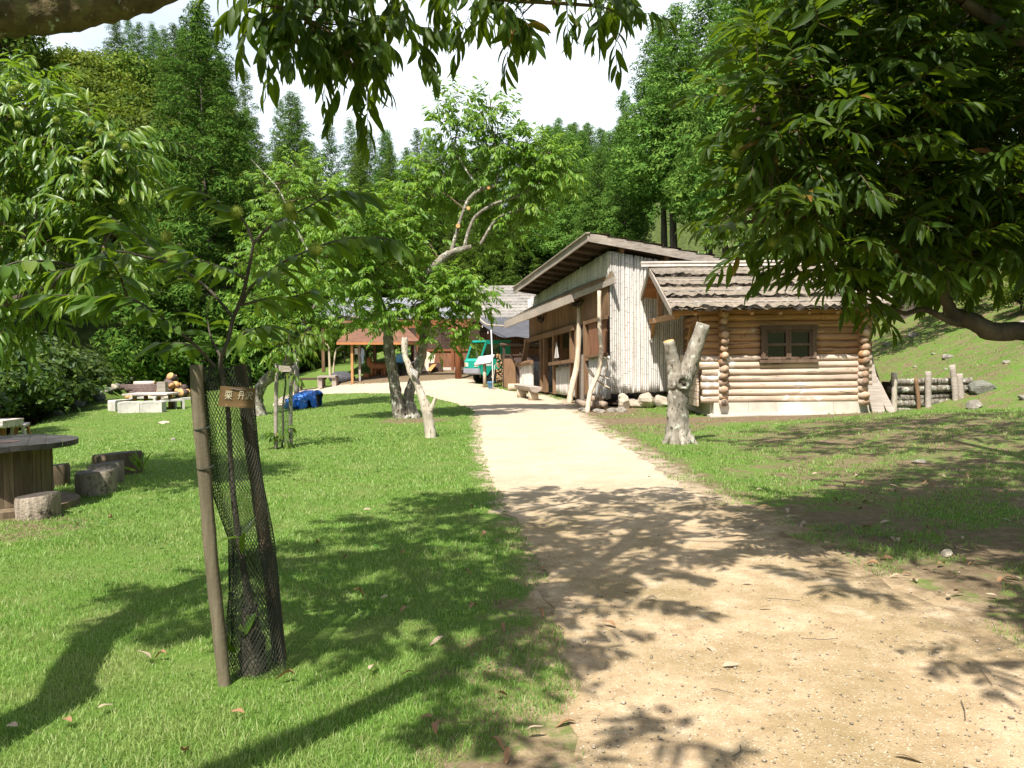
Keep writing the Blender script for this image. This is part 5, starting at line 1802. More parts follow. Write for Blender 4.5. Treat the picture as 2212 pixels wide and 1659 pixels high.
def cseat(u, v, d, L, rz, hh, label):
    """concrete bench: a U turned upside down"""
    p = P(u, v, d); z = min(hz(p[0], d), p[2] + .1)
    R = Matrix.Translation((p[0], d, z)) @ Matrix.Rotation(rz, 4, 'Z')
    g = Geo(R)
    w, th, r = .42, .075, .07
    out = [(-L / 2, -.05)] + [(-L / 2 + r - r * math.cos(t), hh - r + r * math.sin(t)) for t in np.linspace(0, math.pi / 2, 5)] + \
          [(L / 2 - r + r * math.sin(t), hh - r + r * math.cos(t)) for t in np.linspace(0, math.pi / 2, 5)] + [(L / 2, -.05)]
    inn = [(L / 2 - th, -.05), (L / 2 - th - .02, hh - th - .03), (L / 2 - th - .05, hh - th), (-L / 2 + th + .05, hh - th), (-L / 2 + th + .02, hh - th - .03), (-L / 2 + th, -.05)]
    poly = out + inn
    n = len(poly)
    g.add([(x, y, zz) for y in (-w / 2, w / 2) for x, zz in poly], [(i, (i + 1) % n, n + (i + 1) % n, n + i) for i in range(n)])
    # faces front and back as quads between the outer and inner outline
    no, ni = len(out), len(inn)
    for off, flip in ((0, 1), (n, -1)):
        a = [off + i for i in range(no)]; b = [off + no + ni - 1 - i for i in range(ni)]
        idx = [0, 1, 1, 2, 2, 2, 3, 3, 4, 4, 4, 5]
        idx = [int(round(i * (ni - 1) / (no - 1))) for i in range(no)]
        fs = []
        for i in range(no - 1):
            f = [a[i], a[i + 1], b[idx[i + 1]]] + ([b[idx[i]]] if idx[i] != idx[i + 1] else [])
            fs.append(tuple(f[::flip]))
        base = g.n - 2 * n
        g.Fc += [(np.array([f]) + base, 0) for f in fs]
    if abs(math.cos(rz)) > .8 and v > 884:
        g.box((0, -w / 2 + .02, hh * .42), (L - .02, .03, hh * .9))
    return solo('concrete_seat', g, M['concrete'], label, 'bench', 'concrete seats around the picnic table', loc=(p[0], d, z))


cseat(283, 894, 33.0, .86, .0, .44, 'closed fronted concrete seat before the picnic table, left of the pair')
cseat(331, 892, 33.0, .88, -.02, .44, 'closed fronted concrete seat before the picnic table, right of the pair')
cseat(262, 885, 34.2, .95, 1.15, .42, 'concrete seat at the left end of the picnic table')
cseat(312, 874, 36.2, 1.15, 0, .40, 'concrete seat behind the picnic table legs')
cseat(371, 882, 34.2, .95, .55, .42, 'open sided concrete seat at the right end of the picnic table')
cseat(398, 877, 35.2, .95, .75, .42, 'concrete seat farthest right, partly behind the stake')

# log pile and firewood rounds
def pilelog(a, b, r, m, lab, grp):
    g = Geo().tube([a, (a + b) / 2 + rng.normal(0, .01, 3), b], r, 10, cap=1, rough=.03)
    return solo('log', g, [M[m], M['cutwood']], lab, 'log', grp, smooth=True)


for u in (287, 296, 305, 315, 324, 332):
    p = P(u, 858, 40.5); z = hz(p[0], 40.5)
    pilelog(np.array((p[0], 39.9, z + .14)), np.array((p[0], 41.2, z + .14)), .125, 'pile_bark', 'log laid end on under the log pile behind the picnic table', 'bearer logs under the pile')
for k, (u0, u1, v, r, m) in enumerate(((280, 344, 849, .09, 'pile_bark'), (288, 345, 845, .10, 'pile_bark'), (272, 343, 841, .13, 'pile_bark'), (262, 345, 836, .14, 'pile_bark'), (275, 342, 846, .09, 'pile_white'), (290, 334, 829, .12, 'pile_white'))):
    a, b = P(u0, v, 40.6 + .1 * k), P(u1, v - 1, 40.6 + .1 * k)
    lab = 'peeled whitish log on top of the log pile' if (m, u0) == ('pile_white', 290) else 'peeled pale log wedged in the middle of the log pile' if m == 'pile_white' else 'dark barked log lying across the log pile'
    pilelog(a, b, r, m, lab, None if m == 'pile_white' else 'dark logs of the pile')
p = P(351, 853, 39.8); z = hz(p[0], 39.8)
g = Geo().box((p[0], 39.8, z + .42), (.40, .30, .92)); solo('chopping_block', g, M['board_grey'], 'squared grey timber block standing at the end of the log pile', 'block')
a, b = P(357, 851, 39.6), P(372, 851, 39.6); a[2] = b[2] = hz(a[0], 39.6) + .16
pilelog(a, b, .17, 'pile_white', 'thick short pale log lying right of the timber block', None)
for k in range(26):
    u = rng.uniform(342, 405); p = P(u, 845, 41 + rng.uniform(-.4, 1.2)); z = hz(p[0], p[1]); r = rng.uniform(.12, .22)
    lay = .9 * max(0, 1 - abs(u - 372) / 34) * rng.random()
    an = rng.uniform(0, 3.1); d = np.array((math.cos(an), math.sin(an), rng.normal(0, .25))) * rng.uniform(.16, .3)
    c = np.array((p[0], p[1], z + r * .9 + lay))
    g = Geo().tube([c - d, c + d], r, 9, cap=1, rough=.06)
    solo('firewood', g, [M['pile_bark'], M['cutwood']], 'short round of firewood in the loose heap behind the concrete seats', 'firewood', 'heap of firewood rounds', smooth=True)

# ================================================================== far lawn: plank benches, post, laundry, carved animals, barrow
def fb(u, v, d, L, lab, dark=False):
    p = P(u, v, d); z = hz(p[0], d)
    t = thing('plank_table', lab, 'table', (p[0], d, z))
    g = Geo().box((p[0], d, z + .55), (L, .8, .09)); part('top', g, M['board_dark'] if dark else M['board_grey'], t)
    for s in (-.4, .4):
        g = Geo().box((p[0] + s * L, d, z + .25), (.22, .6, .52)); part('leg', g, M['board_grey'], t)
fb(670, 785, 43, 1.5, 'dark low plank table far off on the lawn', True); fb(708, 788, 42, .9, 'smaller grey plank table right of the dark one far off')
p = P(738, 786, 43); z = hz(p[0], 43)
g = Geo().rock((p[0], 43, z + .25), (.75, .5, .38), amp=.12); solo('tarp_heap', g, M['steel'], 'heap under a black sheet on the far lawn', 'heap', smooth=True)
q0 = P(640, 847, 26.5); zb = hz(q0[0], 26.5); q1 = P(640, 775, 26.5)
g = Geo().tube([(q0[0], 26.5, zb - .1), (q1[0], 26.5, q1[2])], .085, 12, cap=0); solo('post', g, M['board_grey'], 'thick round grey post behind the second sapling', 'post', smooth=True)
p = P(618, 838, 27.5); z = hz(p[0], 27.5)
g = Geo().rock((p[0] - .1, 27.5, z + .12), (.42, .3, .26), amp=.15); solo('stone', g, M['stone_pale'], 'pale stone block beside the grey post', 'stone')

lp = P(810, 745, 42.0)
ln = thing('clothesline', 'clothesline under the shelter roof edge', 'clothesline', lp)
lz = P(790, 752, 42)[2]
g = Geo().tube([P(771, 751, 42), P(800, 752, 42), P(850, 751, 42)], .012, 5); part('line', g, M['steel'], ln)


def hang(pts, d, mat, name, lab, cat, th=.03):
    g = Geo()
    p = [P((860 + x / 7.37) * .8641, (800 + y / 7.37) * .8641, d) for x, y in pts]
    g.slab(p[::-1], (0, th, 0)); return solo(name, g, M[mat], lab, cat)


hang([(195, 525), (285, 520), (282, 628), (200, 630)], 42.0, 'cloth_white', 'towel', 'white towel hung on the line beside the shelter post', 'towel')
hang([(318, 515), (345, 512), (372, 560), (374, 660), (352, 650), (362, 700), (350, 805), (330, 812), (318, 690), (300, 670), (312, 600)], 42.0, 'cloth_blue', 'shirt', 'pale blue shirt hanging on the line under the shelter', 'shirt', .08)
hang([(285, 522), (316, 520), (312, 600), (300, 610)], 42.02, 'steel', 'cloth', 'dark cloth hung between the white towel and the blue shirt', 'cloth')


def animal(u, v, d, L, H, face, lab, mat='carved'):
    p = P(u, v, d); z = hz(p[0], d)
    t = thing('carved_animal', lab, 'carving', (p[0], d, z))
    g = Geo()
    s = face
    body = smoothline([(p[0] + s * L * .5, d, z + H * .50), (p[0] + s * L * .2, d, z + H * .50), (p[0] - s * L * .15, d, z + H * .52), (p[0] - s * L * .36, d, z + H * .62), (p[0] - s * L * .42, d - .05, z + H * .86), (p[0] - s * L * .50, d - .10, z + H * .88)], 4)
    g.tube(body, np.interp(np.linspace(0, 1, len(body)), (0, .1, .5, .75, .88, 1), np.array((.06, .17, .17, .14, .12, .07)) * H * 1.1), 10, cap=0)
    part('body', g, M[mat], t, True)
    for x in (.36, .22, -.14, -.28):
        g = Geo().tube([(p[0] + s * L * x, d + (.08 if x in (.22, -.14) else -.08), z - .02), (p[0] + s * L * x, d + (.08 if x in (.22, -.14) else -.08), z + H * .45)], (.075 * H, .085 * H), 8, cap=0); part('leg', g, M[mat], t, True)
    for k in (-1, 1):
        c = np.array((p[0] - s * L * .40, d - .05 + k * .07, z + H * .95))
        g = Geo().tube([c, c + np.array((s * .02, 0, H * .10))], (.05 * H, .012), 6, cap=0); part('ear', g, M[mat], t)
animal(816, 803, 43.2, 1.05, .98, 1, 'carved red brown wooden animal with raised head on the forecourt')
animal(829, 803, 44.2, .95, .85, -1, 'second carved wooden animal behind the one with raised head')
p = P(791, 803, 43.0); z = hz(p[0], 43)
g = Geo().tube([(p[0], 43, z), (p[0], 43, z + .06), (p[0], 43, z + .16), (p[0], 43, z + .26), (p[0], 43, z + .22)], (.10, .16, .17, .12, .10), 14, cap=0)
solo('carved_pot', g, M['carved'], 'round brown carved tub beside the wooden animals', 'tub', smooth=True)

wp = P(868, 802, 42.5); wz = hz(wp[0], 42.5)
wb = thing('wheelbarrow', 'wheelbarrow with a light blue tray tipped up on the forecourt', 'wheelbarrow', (wp[0], 42.5, wz))
g = Geo()
def zz2(x, y, d): return P((860 + x / 7.37) * .8641, (800 + y / 7.37) * .8641, d)
A = [[zz2(960, 640, 42.4), zz2(1060, 610, 42.2), zz2(1215, 545, 42.4)], [zz2(955, 720, 42.6), zz2(1060, 700, 42.75), zz2(1170, 650, 42.6)], [zz2(965, 790, 42.4), zz2(1060, 800, 42.3), zz2(1110, 780, 42.4)]]
A = np.array(A); g.grid(A); g.grid(A[:, ::-1] + np.array((0, .03, 0)))
part('tray', g, M['skyblue'], wb, True)
g = Geo()
for a, b in (((960, 790), (1290, 760)), ((985, 800), (1000, 935)), ((1100, 790), (1085, 935)), ((1210, 810), (1295, 765))): g.tube([zz2(*a, 42.35), zz2(*b, 42.3)], .022, 6, cap=0)
part('frame', g, M['steel'], wb)
c = zz2(1045, 890, 42.5); c[2] = wz + .19
g = Geo().tube([c - (0.05, 0, 0), c - (.03, 0, 0), c + np.array((.03, 0, 0)), c + np.array((.05, 0, 0))], (.12, .19, .19, .12), 16, cap=0); part('wheel', g, M['tyre'], wb, True)
lean = thing('pole_bundle', 'bundle of pale poles leaning against the hall wall', 'poles', P(922, 803, 43.0))
for k in range(9):
    a = zz2(1440 + k * 24, 945, 42.7 + .02 * k); b = zz2(1530 + k * 17, 590 + k * 7 + rng.uniform(-10, 10), 43.25)
    g = Geo().beam(a, b, .07, .045, up=(0, 1, 0)); part('pole', g, M['pole'] if k % 3 else M['pile_white'], lean)
g = Geo()
A = [zz2(1535, 915, 42.4), zz2(1600, 940, 42.3), zz2(1705, 812, 42.5), zz2(1620, 825, 42.6)]
g.slab(A, (0, .12, .0)); solo('wooden_trough', g, M['orange'], 'bright orange wooden trough leaning beside the pale poles', 'trough')
g = Geo().box(zz2(1690, 890, 42.9), (.7, .3, .55)); solo('crate', g, M['board_dark'], 'dark wooden crate against the hall base', 'crate')

# ================================================================== blue tarpaulin over a low frame
c = P(660, 868, 25.6); tz_ = hz(c[0], 25.6)
tpo = thing('tarp_bundle', 'bright blue tarpaulin draped over a low frame under the chestnuts', 'tarpaulin', (c[0], 25.6, tz_))
n1, n2 = 22, 15
rows = []
for i in range(n1):
    s = i / (n1 - 1) * 2 - 1
    row = []
    for j in range(n2):
        a = j / (n2 - 1) * math.pi
        ht = .54 * (1 - .42 * max(0, -s - .1) ** 1.2) * (1 if s < .95 else .8)
        lift = .30 * max(0, 1 - ((s - .38) / .30) ** 2) if j < 5 else 0
        fold = .045 * math.sin(9 * s + 2.2 * math.sin(a * 2)) + .03 * math.sin(17 * s + a * 5)
        x = s * .44 + .05 * math.cos(a * 3) + fold * .6
        y = -.34 * math.cos(a) * (1 + .25 * math.cos(a) ** 2) + fold * math.cos(a)
        zc = ht * math.sin(a) ** .55 + fold * .35 * math.sin(a)
        row.append((c[0] + x, 25.6 + y, tz_ + max(lift * (1 - j / 5), zc)))
    rows.append(row)
part('sheet', Geo().grid(rows), M['tarp'], tpo, True)
g = Geo().rock((c[0] - .34, 25.15, tz_ + .14), (.24, .2, .19), amp=.3, nu=20, nv=14); part('folded_end', g, M['tarp'], tpo, True)
g = Geo().tube([(c[0] - .6, 25.24, tz_ + .27), (c[0] - .2, 25.2, tz_ + .30), (c[0] + .1, 25.22, tz_ + .22)], .008, 5); part('rope', g, M['cloth_white'], tpo)
g = Geo()
for s in (-.3, .42): g.box((c[0] + s * .8, 25.62, tz_ + .20), (.08, .4, .38))
part('frame', g, M['board_dark'], tpo)
# ================================================================== stumps
def z5(x, y): return ((600 + x / 3.16) * .8641, (680 + y / 3.16) * .8641)
def z2(x, y): return ((600 + x / 2.212) * .8641, (y / 2.212) * .8641)
def z7(x, y): return ((1550 + x / 2.19) * .8641, (560 + y / 2.19) * .8641)
def zp(x, y): return ((980 + x / 5.53) * .8641, (820 + y / 5.53) * .8641)
def zs(x, y): return ((x / 2.011) * .8641, (420 + y / 2.011) * .8641)


PX = 1 / 1789.5


def stem(pts, ds, wpx, n=12, rough=.06, cap=None, ground=True, m=6, mi=0, g=None):
    """trunk through photo positions; wpx = photo widths in the same units"""
    q = Pm(pts, ds)
    if ground:
        q[0, 2] = hz(q[0, 0], q[0, 1]) - .08
    ds = np.broadcast_to(ds, (len(pts),))
    r = np.array(wpx) * PX * ds / 2
    ql = smoothline(q, m)
    rl = np.interp(np.linspace(0, len(pts) - 1, len(ql)), np.arange(len(pts)), r)
    g = g or Geo()
    g.tube(ql, rl * (1 + .04 * np.sin(np.arange(len(ql)) * 2.3)), n, rough=rough, cap=cap, mi=mi)
    return g, ql


# forked stump beside the path
yb = Gd(1465, 957); d0 = yb[1]
st = thing('forked_stump', 'lichen covered forked stump with two sawn arms beside the path', 'stump', yb)
g, _ = stem([z7(318, 1225), z7(316, 1150), z7(315, 1000), z7(322, 900), z7(318, 850)], d0, [70, 52, 44, 47, 40], 16, .05, m=5)
stem([z7(316, 900), z7(300, 800), z7(282, 720), z7(266, 640)], [d0, d0, d0 - .05, d0 - .1], [44, 34, 27, 24], 14, .05, 1, False, 5, 0, g)
stem([z7(325, 900), z7(365, 820), z7(405, 700), z7(455, 545)], [d0, d0, d0 - .02, d0 - .05], [46, 38, 33, 30], 14, .05, 2, False, 5, 0, g)
part('trunk', g, [M['stumpbark'], M['cutwood'], M['endgrain']], st, True)
g = Geo()
c = P(*z7(345, 868), d0 - .19)
a = np.linspace(0, 2 * math.pi, 15)
for rr, dep in ((.095, 0), (.06, .035)):
    g.tube(np.stack([c[0] + rr * np.cos(a), np.full(15, c[1] - .0 + dep), c[2] + rr * np.sin(a)], -1), .030, 6, rough=.1)
part('knot', g, M['bark'], st, True)
g = Geo().rock(c + np.array((0, .05, 0)), (.07, .05, .07)); part('knot_hollow', g, M['bark_dark'], st, True)
g = Geo()
for a_ in (-.5, .9, 2.2, 3.6, 4.8):
    g.tube(smoothline([yb + np.array((math.cos(a_) * .10, math.sin(a_) * .10, .22)), yb + np.array((math.cos(a_) * .24, math.sin(a_) * .24, .05)), yb + np.array((math.cos(a_) * .32, math.sin(a_) * .32, -.06))], 4), np.linspace(.075, .03, 9), 8, rough=.1)
part('root', g, M['stumpbark'], st, True)

# bleached dead trunk with a plaque
yb = Gd(927, 945); d0 = yb[1]
st = thing('dead_trunk', 'bleached crooked dead trunk with a side stub and a hanging plaque', 'dead trunk', yb)
g, _ = stem([zp(540, 1530), zp(512, 1320), zp(470, 1110), zp(405, 930), zp(350, 780), zp(262, 620), zp(225, 500), zp(180, 390), zp(172, 240), zp(176, 130)], [d0, d0, d0, d0 + .02, d0 + .05, d0 + .08, d0 + .1, d0 + .1, d0 + .1, d0 + .1],
            [26, 23, 24, 17, 15, 15, 14, 11.5, 15, 12], 14, .05, 0, m=6)
stem([zp(520, 1150), zp(556, 1080), zp(580, 1020), zp(606, 960)], d0 - .03, [13, 10, 8, 8], 9, .06, 0, False, 4, 0, g)
part('trunk', g, M['deadwood'], st, True)
g = Geo()
pc = [zp(240, 525), zp(362, 600), zp(345, 705), zp(243, 610)]
q = [P(u, v, d0 - .08) for u, v in pc]
g.slab(q[::-1], (0, .03, 0))
pq_ = part('plaque', g, M['board_grey'], st)
g = Geo()
for i in range(5):
    s = .14 + .17 * i
    for t0, t1 in ((.18, .45), (.52, .80)):
        a = q[0] + (q[1] - q[0]) * s; b = q[3] + (q[2] - q[3]) * s
        g.beam(a + (b - a) * t0 - np.array((0, .004, 0)), a + (b - a) * t1 - np.array((0, .004, 0)), .012, .004, up=(0, 1, 0))
part('lettering', g, M['white_paint'], pq_)
# white pole end behind it
g = Geo(); a_ = np.linspace(.2, 2.9, 9)
g.tube([P(*zp(265, 500), d0 + .1), P(*zp(285, 475), d0 + .1), P(*zp(320, 460), d0 + .1)], .012, 6, cap=0)
part('hook', g, M['steel'], st)

# ================================================================== chestnut behind the path with two stems
yb = Gd(876, 903); d0 = yb[1]
tr = thing('chestnut_tree', 'twin stemmed chestnut with pruned upper limbs behind the dead trunk', 'tree', yb, 'chestnut trees on the lawn')
g = Geo(); sk = []
def st_(pts, ds, w, **k):
    _, q = stem(pts, ds, w, g=g, **k); sk.append(q)
st_([(874, 908), z5(1265, 1130), z5(1235, 960), z5(1205, 800), z5(1180, 640), z5(1165, 470), z5(1150, 350), z5(1095, 230), z5(1060, 120), z5(1000, 50)], d0, [46, 32, 25, 22, 24, 19, 17, 18, 18, 14], n=14)
st_([z5(1060, 130), z5(960, 20), (800, 590), (770, 577), (728, 560), (690, 551)], [d0, d0 - .2, d0 - .4, d0 - .6, d0 - .8, d0 - 1], [16, 13, 11, 9, 7, 5], ground=False)
st_([(896, 908), z5(1330, 1010), z5(1370, 860), z5(1430, 690), z5(1450, 520), z5(1480, 370), z5(1500, 250), z2(1015, 1560), z2(1060, 1490), z2(1130, 1420), z2(1200, 1385), z2(1280, 1365)],
    [d0, d0 + .1, d0 + .2, d0 + .3, d0 + .3, d0 + .2, d0, d0 - .2, d0 - .3, d0 - .3, d0 - .3, d0 - .3], [30, 24, 20, 20, 19, 17, 15, 15, 18, 17, 14, 10], n=14)
for pts, w in (([z2(1170, 1390), z2(1200, 1280), z2(1230, 1180), z2(1260, 1110), z2(1310, 1060), z2(1400, 1030), z2(1430, 1026)], [14, 11, 10, 11, 11, 10, 7]),
               ([z2(1240, 1370), z2(1270, 1260), z2(1310, 1190), z2(1400, 1130), z2(1520, 1090), z2(1650, 1020), z2(1780, 935)], [13, 11, 11, 10, 8, 6, 4]),
               ([z2(1330, 1350), z2(1420, 1210), z2(1550, 1160), z2(1650, 1150), z2(1740, 1175)], [10, 7, 5, 4, 3]),
               ([z2(1335, 1045), z2(1270, 970), z2(1210, 870), z2(1170, 770), z2(1150, 640)], [7, 6, 5, 4, 2.5]), ([z2(1415, 1025), z2(1430, 930), z2(1400, 750), z2(1390, 620), z2(1380, 520)], [7, 6, 5, 4, 2.5]),
               ([z2(1430, 930), z2(1500, 830), z2(1560, 740)], [5, 3.5, 2])):
    st_(pts, d0 - .3, [k * .7 for k in w], ground=False, n=9)
part('trunk', g, M['bark'], tr, True)
g = Geo()
for p, r in ((z2(1262, 1150), .055), (z2(1205, 1248), .065), (z2(1375, 1035), .05)):
    c = P(*p, d0 - .42); g.tube([c + np.array((0, .12, 0)), c], r * .75, 10, cap=0)
part('sawn_limb', g, M['cutwood'], tr)
skel = np.vstack(sk)
gl, gt = Geo(), Geo()
def B(u, v, dd, r, n): return (P(u, v, d0 + dd), r, n)
bl = [B(985, 225, -.3, (.45, .4, .45), 16), B(960, 262, -.3, (.35, .35, .35), 12), B(1062, 235, -.3, (.45, .4, .5), 18), B(1075, 290, -.3, (.5, .5, .6), 26), B(995, 300, -.2, (.5, .4, .5), 18),
      B(1110, 330, -.3, (.5, .5, .5), 24), B(1170, 330, -.3, (.6, .5, .6), 36), B(1205, 375, -.3, (.55, .5, .5), 32), B(1140, 390, -.2, (.6, .5, .45), 30), B(1040, 370, .1, (.55, .5, .45), 22),
      B(950, 370, .2, (.7, .6, .5), 34), B(905, 420, .2, (.7, .6, .6), 38), B(985, 430, .5, (.6, .6, .5), 26), B(1085, 440, .3, (.7, .5, .4), 26), B(1150, 440, .0, (.6, .5, .35), 18), B(1100, 500, .3, (.6, .6, .4), 20), B(1040, 520, .6, (.5, .5, .4), 14),
      B(850, 480, -.3, (.7, .7, .6), 38), B(790, 500, -.8, (.7, .7, .6), 34), B(740, 480, -1.2, (.7, .7, .7), 36), B(860, 560, -.2, (.7, .7, .5), 34), B(930, 640, -.4, (.75, .6, .45), 44), B(1000, 640, -.2, (.6, .6, .35), 28), B(970, 610, -.5, (.55, .5, .3), 22), B(1040, 650, .1, (.35, .4, .22), 10),
      B(780, 600, -.9, (.7, .7, .5), 32), B(720, 590, -1.1, (.7, .7, .5), 30), B(820, 680, -.4, (.55, .6, .35), 20), B(955, 720, -.3, (.45, .4, .32), 16), B(1000, 710, -.2, (.3, .3, .2), 8), B(890, 670, -.6, (.5, .5, .3), 18), B(760, 540, -.8, (.6, .7, .5), 24), B(900, 510, .2, (.7, .7, .5), 26)]
crown(skel, bl, 2.0, .34, 12, .145, LEAF_MID, (.15, .75), gl, gt, up=.5, limb_r=.020)
part('crown', gl, M['chestnut_sunny'], tr, True); part('twig', gt, M['twig'], tr)

# ================================================================== leaning chestnut to its left
yb = Gd(561, 898); d0 = yb[1]
tr = thing('chestnut_tree', 'chestnut with a short curved trunk behind the second sapling', 'tree', yb, 'chestnut trees on the lawn')
g = Geo(); sk = []
st_([z5(152, 1135), z5(132, 1010), z5(165, 905), z5(240, 825), z5(320, 760), z5(440, 640), z5(500, 480)], d0, [36, 26, 24, 22, 20, 18, 15], n=14)
st_([z5(500, 480), z5(600, 420), z5(700, 380), z5(800, 365), z5(900, 355), z5(1010, 380)], [d0, d0, d0 - .1, d0 - .2, d0 - .2, d0 - .3], [13, 11, 9, 8, 6, 4], ground=False, n=9)
st_([z5(490, 500), z5(510, 380), z5(590, 270), z5(560, 120)], d0, [13, 11, 9, 6], ground=False, n=9)
st_([z2(440, 1480), z2(560, 1500), z2(690, 1540), z2(740, 1560)], d0 - 1.2, [6, 8, 8, 6], ground=False, n=8)
st_([z2(60, 880), z2(160, 985), z2(215, 1050), z2(260, 1140), z2(330, 1300), z2(400, 1420), z2(500, 1500)], d0 - 1, [1.5, 2.5, 3, 3.5, 4, 5, 6], ground=False, n=8)
part('trunk', g, M['bark'], tr, True)
skel = np.vstack(sk)
gl, gt = Geo(), Geo()
bl = [B(600, 420, 0, (.9, .9, .7), 44), B(650, 370, -.2, (.7, .7, .5), 34), B(690, 420, -.4, (.8, .8, .7), 40), B(600, 500, -.2, (1.0, 1, .8), 52), B(690, 520, 0, (.9, .9, .8), 44), B(560, 560, 0, (.9, .9, .7), 42), B(640, 600, -.2, (.9, .9, .7), 46), B(700, 640, 0, (.8, .8, .6), 34),
      B(560, 650, -.3, (.8, .8, .6), 38), B(620, 690, -.4, (.7, .7, .5), 32), B(760, 670, -.2, (.8, .7, .5), 34), B(820, 700, -.4, (.6, .6, .4), 22), B(530, 720, -.5, (.6, .6, .45), 26), B(590, 745, -.5, (.55, .5, .35), 22), B(690, 700, -.3, (.6, .6, .4), 20), B(650, 460, .6, (1, .9, .8), 36)]
crown(skel, bl, 1.55, .34, 12, .145, LEAF_MID, (.2, .8), gl, gt, up=.45, limb_r=.020)
part('crown', gl, M['chestnut_sunny'], tr, True); part('twig', gt, M['twig'], tr)

# ================================================================== big chestnut at the left edge
yb = np.array((-7.0, 9.6, hz(-7.0, 9.6))); d0 = 9.0
tr = thing('chestnut_tree', 'large chestnut hung with pale green burrs at the left edge', 'tree', yb, 'chestnut trees on the lawn')
g = Geo(); sk = []
def L_(pts, r0, r1, n=10, **k): sk.append(limb(g, pts, r0, r1, n, **k))
L_([yb + (0, 0, -.1), yb + (.1, -.1, .9), yb + (.25, -.2, 1.7)], .19, .14, 14)
fk = yb + np.array((.25, -.2, 1.7))
L_([fk, P(28, 566, 8.9), P(60, 510, 8.7), P(100, 450, 8.6), P(150, 380, 8.5)], .10, .025)
L_([fk, P(-80, 520, 9.3), P(-60, 380, 9.2), P(20, 260, 9.0)], .11, .03)
L_([fk, P(60, 640, 8.2), P(130, 600, 8.0), P(220, 560, 8.0)], .07, .02)
L_([fk, (-7.6, 8.2, 2.9), (-7.4, 7.0, 3.6)], .09, .03); L_([fk, (-8.2, 10.4, 3.2), (-9, 11, 4)], .09, .03)
part('trunk', g, M['bark_dark'], tr, True)
skel = np.vstack(sk); gl, gt = Geo(), Geo()
def A(u, v, d, r, n): return (P(u, v, d), r, n)
bl = [A(20, 215, 9.0, (.5, .5, .4), 26), A(60, 235, 8.8, (.5, .5, .35), 24), A(110, 300, 8.7, (.5, .5, .4), 28), A(190, 310, 8.6, (.4, .4, .3), 20), A(240, 320, 8.5, (.35, .35, .28), 16), A(30, 330, 9.1, (.6, .6, .5), 38), A(180, 380, 8.5, (.45, .5, .35), 24), A(235, 400, 8.4, (.3, .35, .25), 14), A(90, 400, 8.9, (.6, .6, .5), 36), A(-20, 420, 9.4, (.7, .7, .6), 32),
      A(150, 470, 8.6, (.5, .5, .4), 28), A(60, 510, 8.9, (.6, .6, .45), 30), A(230, 500, 8.5, (.35, .4, .3), 16), A(120, 570, 8.6, (.5, .5, .35), 24), A(20, 600, 8.8, (.55, .6, .4), 26), A(210, 590, 8.3, (.35, .4, .25), 12), A(60, 660, 8.8, (.5, .5, .3), 18), A(-60, 300, 9.3, (.8, .8, .7), 30), A(-120, 560, 9.2, (.8, .8, .7), 26), A(-150, 420, 8.2, (.9, .9, .8), 30), A(-140, 200, 9.3, (.9, .9, .6), 26)]
crown(skel, bl, 1.45, .34, 11, .155, LEAF_NEAR, (.25, 1.1), gl, gt, up=.35, limb_r=.018, wid=.235)
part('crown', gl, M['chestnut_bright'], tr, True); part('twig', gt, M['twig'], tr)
for x, y in ((120, 560), (80, 580), (120, 805), (360, 775), (590, 805), (645, 850), (720, 885), (810, 950), (560, 1055), (575, 935), (775, 1110), (145, 1570), (790, 1310), (555, 1085)):
    burr(tr, P(x / 2.592 * .8641, y / 2.592 * .8641, 7.75), 1.1)

# ================================================================== chestnut on the right, low branch across the cabin
yb = np.array((5.0, 5.6, hz(5.0, 5.6))); d0 = 5.5
tr = thing('chestnut_tree', 'dark shaded chestnut leaning in from the right above the path', 'tree', yb, 'chestnut trees on the lawn')
g = Geo(); sk = []
L_([yb + (0, 0, -.1), yb + (-.1, 0, .7), yb + (-.25, -.02, 1.15)], .17, .13, 14)
fk = yb + np.array((-.25, -.02, 1.15))
_, q = stem([(2600, 790), (2350, 735), (2212, 716), z7(2050, 590), z7(1930, 535), z7(1850, 510), z7(1810, 470), z7(1775, 395), z7(1735, 300), z7(1725, 230), z7(1700, 120), z7(1640, 30)], [5.55, 5.55] + [5.5] * 10, [52, 46, 42, 40, 38, 36, 26, 22, 18, 16, 12, 8], 12, .06, None, False, 5, 0, g); sk.append(q)
_, q = stem([z7(1860, 545), z7(1780, 520), z7(1700, 478), z7(1640, 468), z7(1560, 490), z7(1480, 460), z7(1400, 425), z7(1320, 400)], 5.4, [18, 15, 13, 12, 10, 8, 6, 4], 9, .06, None, False, 5, 0, g); sk.append(q)
L_([fk, (4.35, 5.5, 1.75), (3.9, 5.3, 2.6), (3.3, 5.1, 3.2), (2.7, 5.0, 3.55)], .11, .03)
L_([fk, (4.75, 5.3, 2.2), (4.1, 4.6, 3.3), (3.2, 4.2, 3.8)], .12, .03)
L_([(4.2, 5.4, 2.0), P(2212, 420, 5.6), P(2080, 380, 5.6), P(1950, 330, 5.5), P(1800, 330, 5.4)], .075, .018)
L_([fk, (4.9, 4.6, 2.3), (4.4, 3.4, 3.1), (3.6, 2.7, 3.5)], .10, .025)
L_([fk, (5.4, 6.2, 2.6), (5.3, 7.0, 3.7), (4.7, 7.4, 4.4)], .10, .03)
L_([fk, (5.2, 6.2, 2.8), (5.2, 7.4, 4.6), (5.0, 8.6, 5.8)], .12, .04)
L_([(5.2, 7.4, 4.6), (4.4, 8.0, 5.6), (3.4, 9.0, 6.3)], .05, .02); L_([(5.2, 7.4, 4.6), (6.2, 8.2, 5.4), (7.0, 9.0, 6.0)], .05, .02)
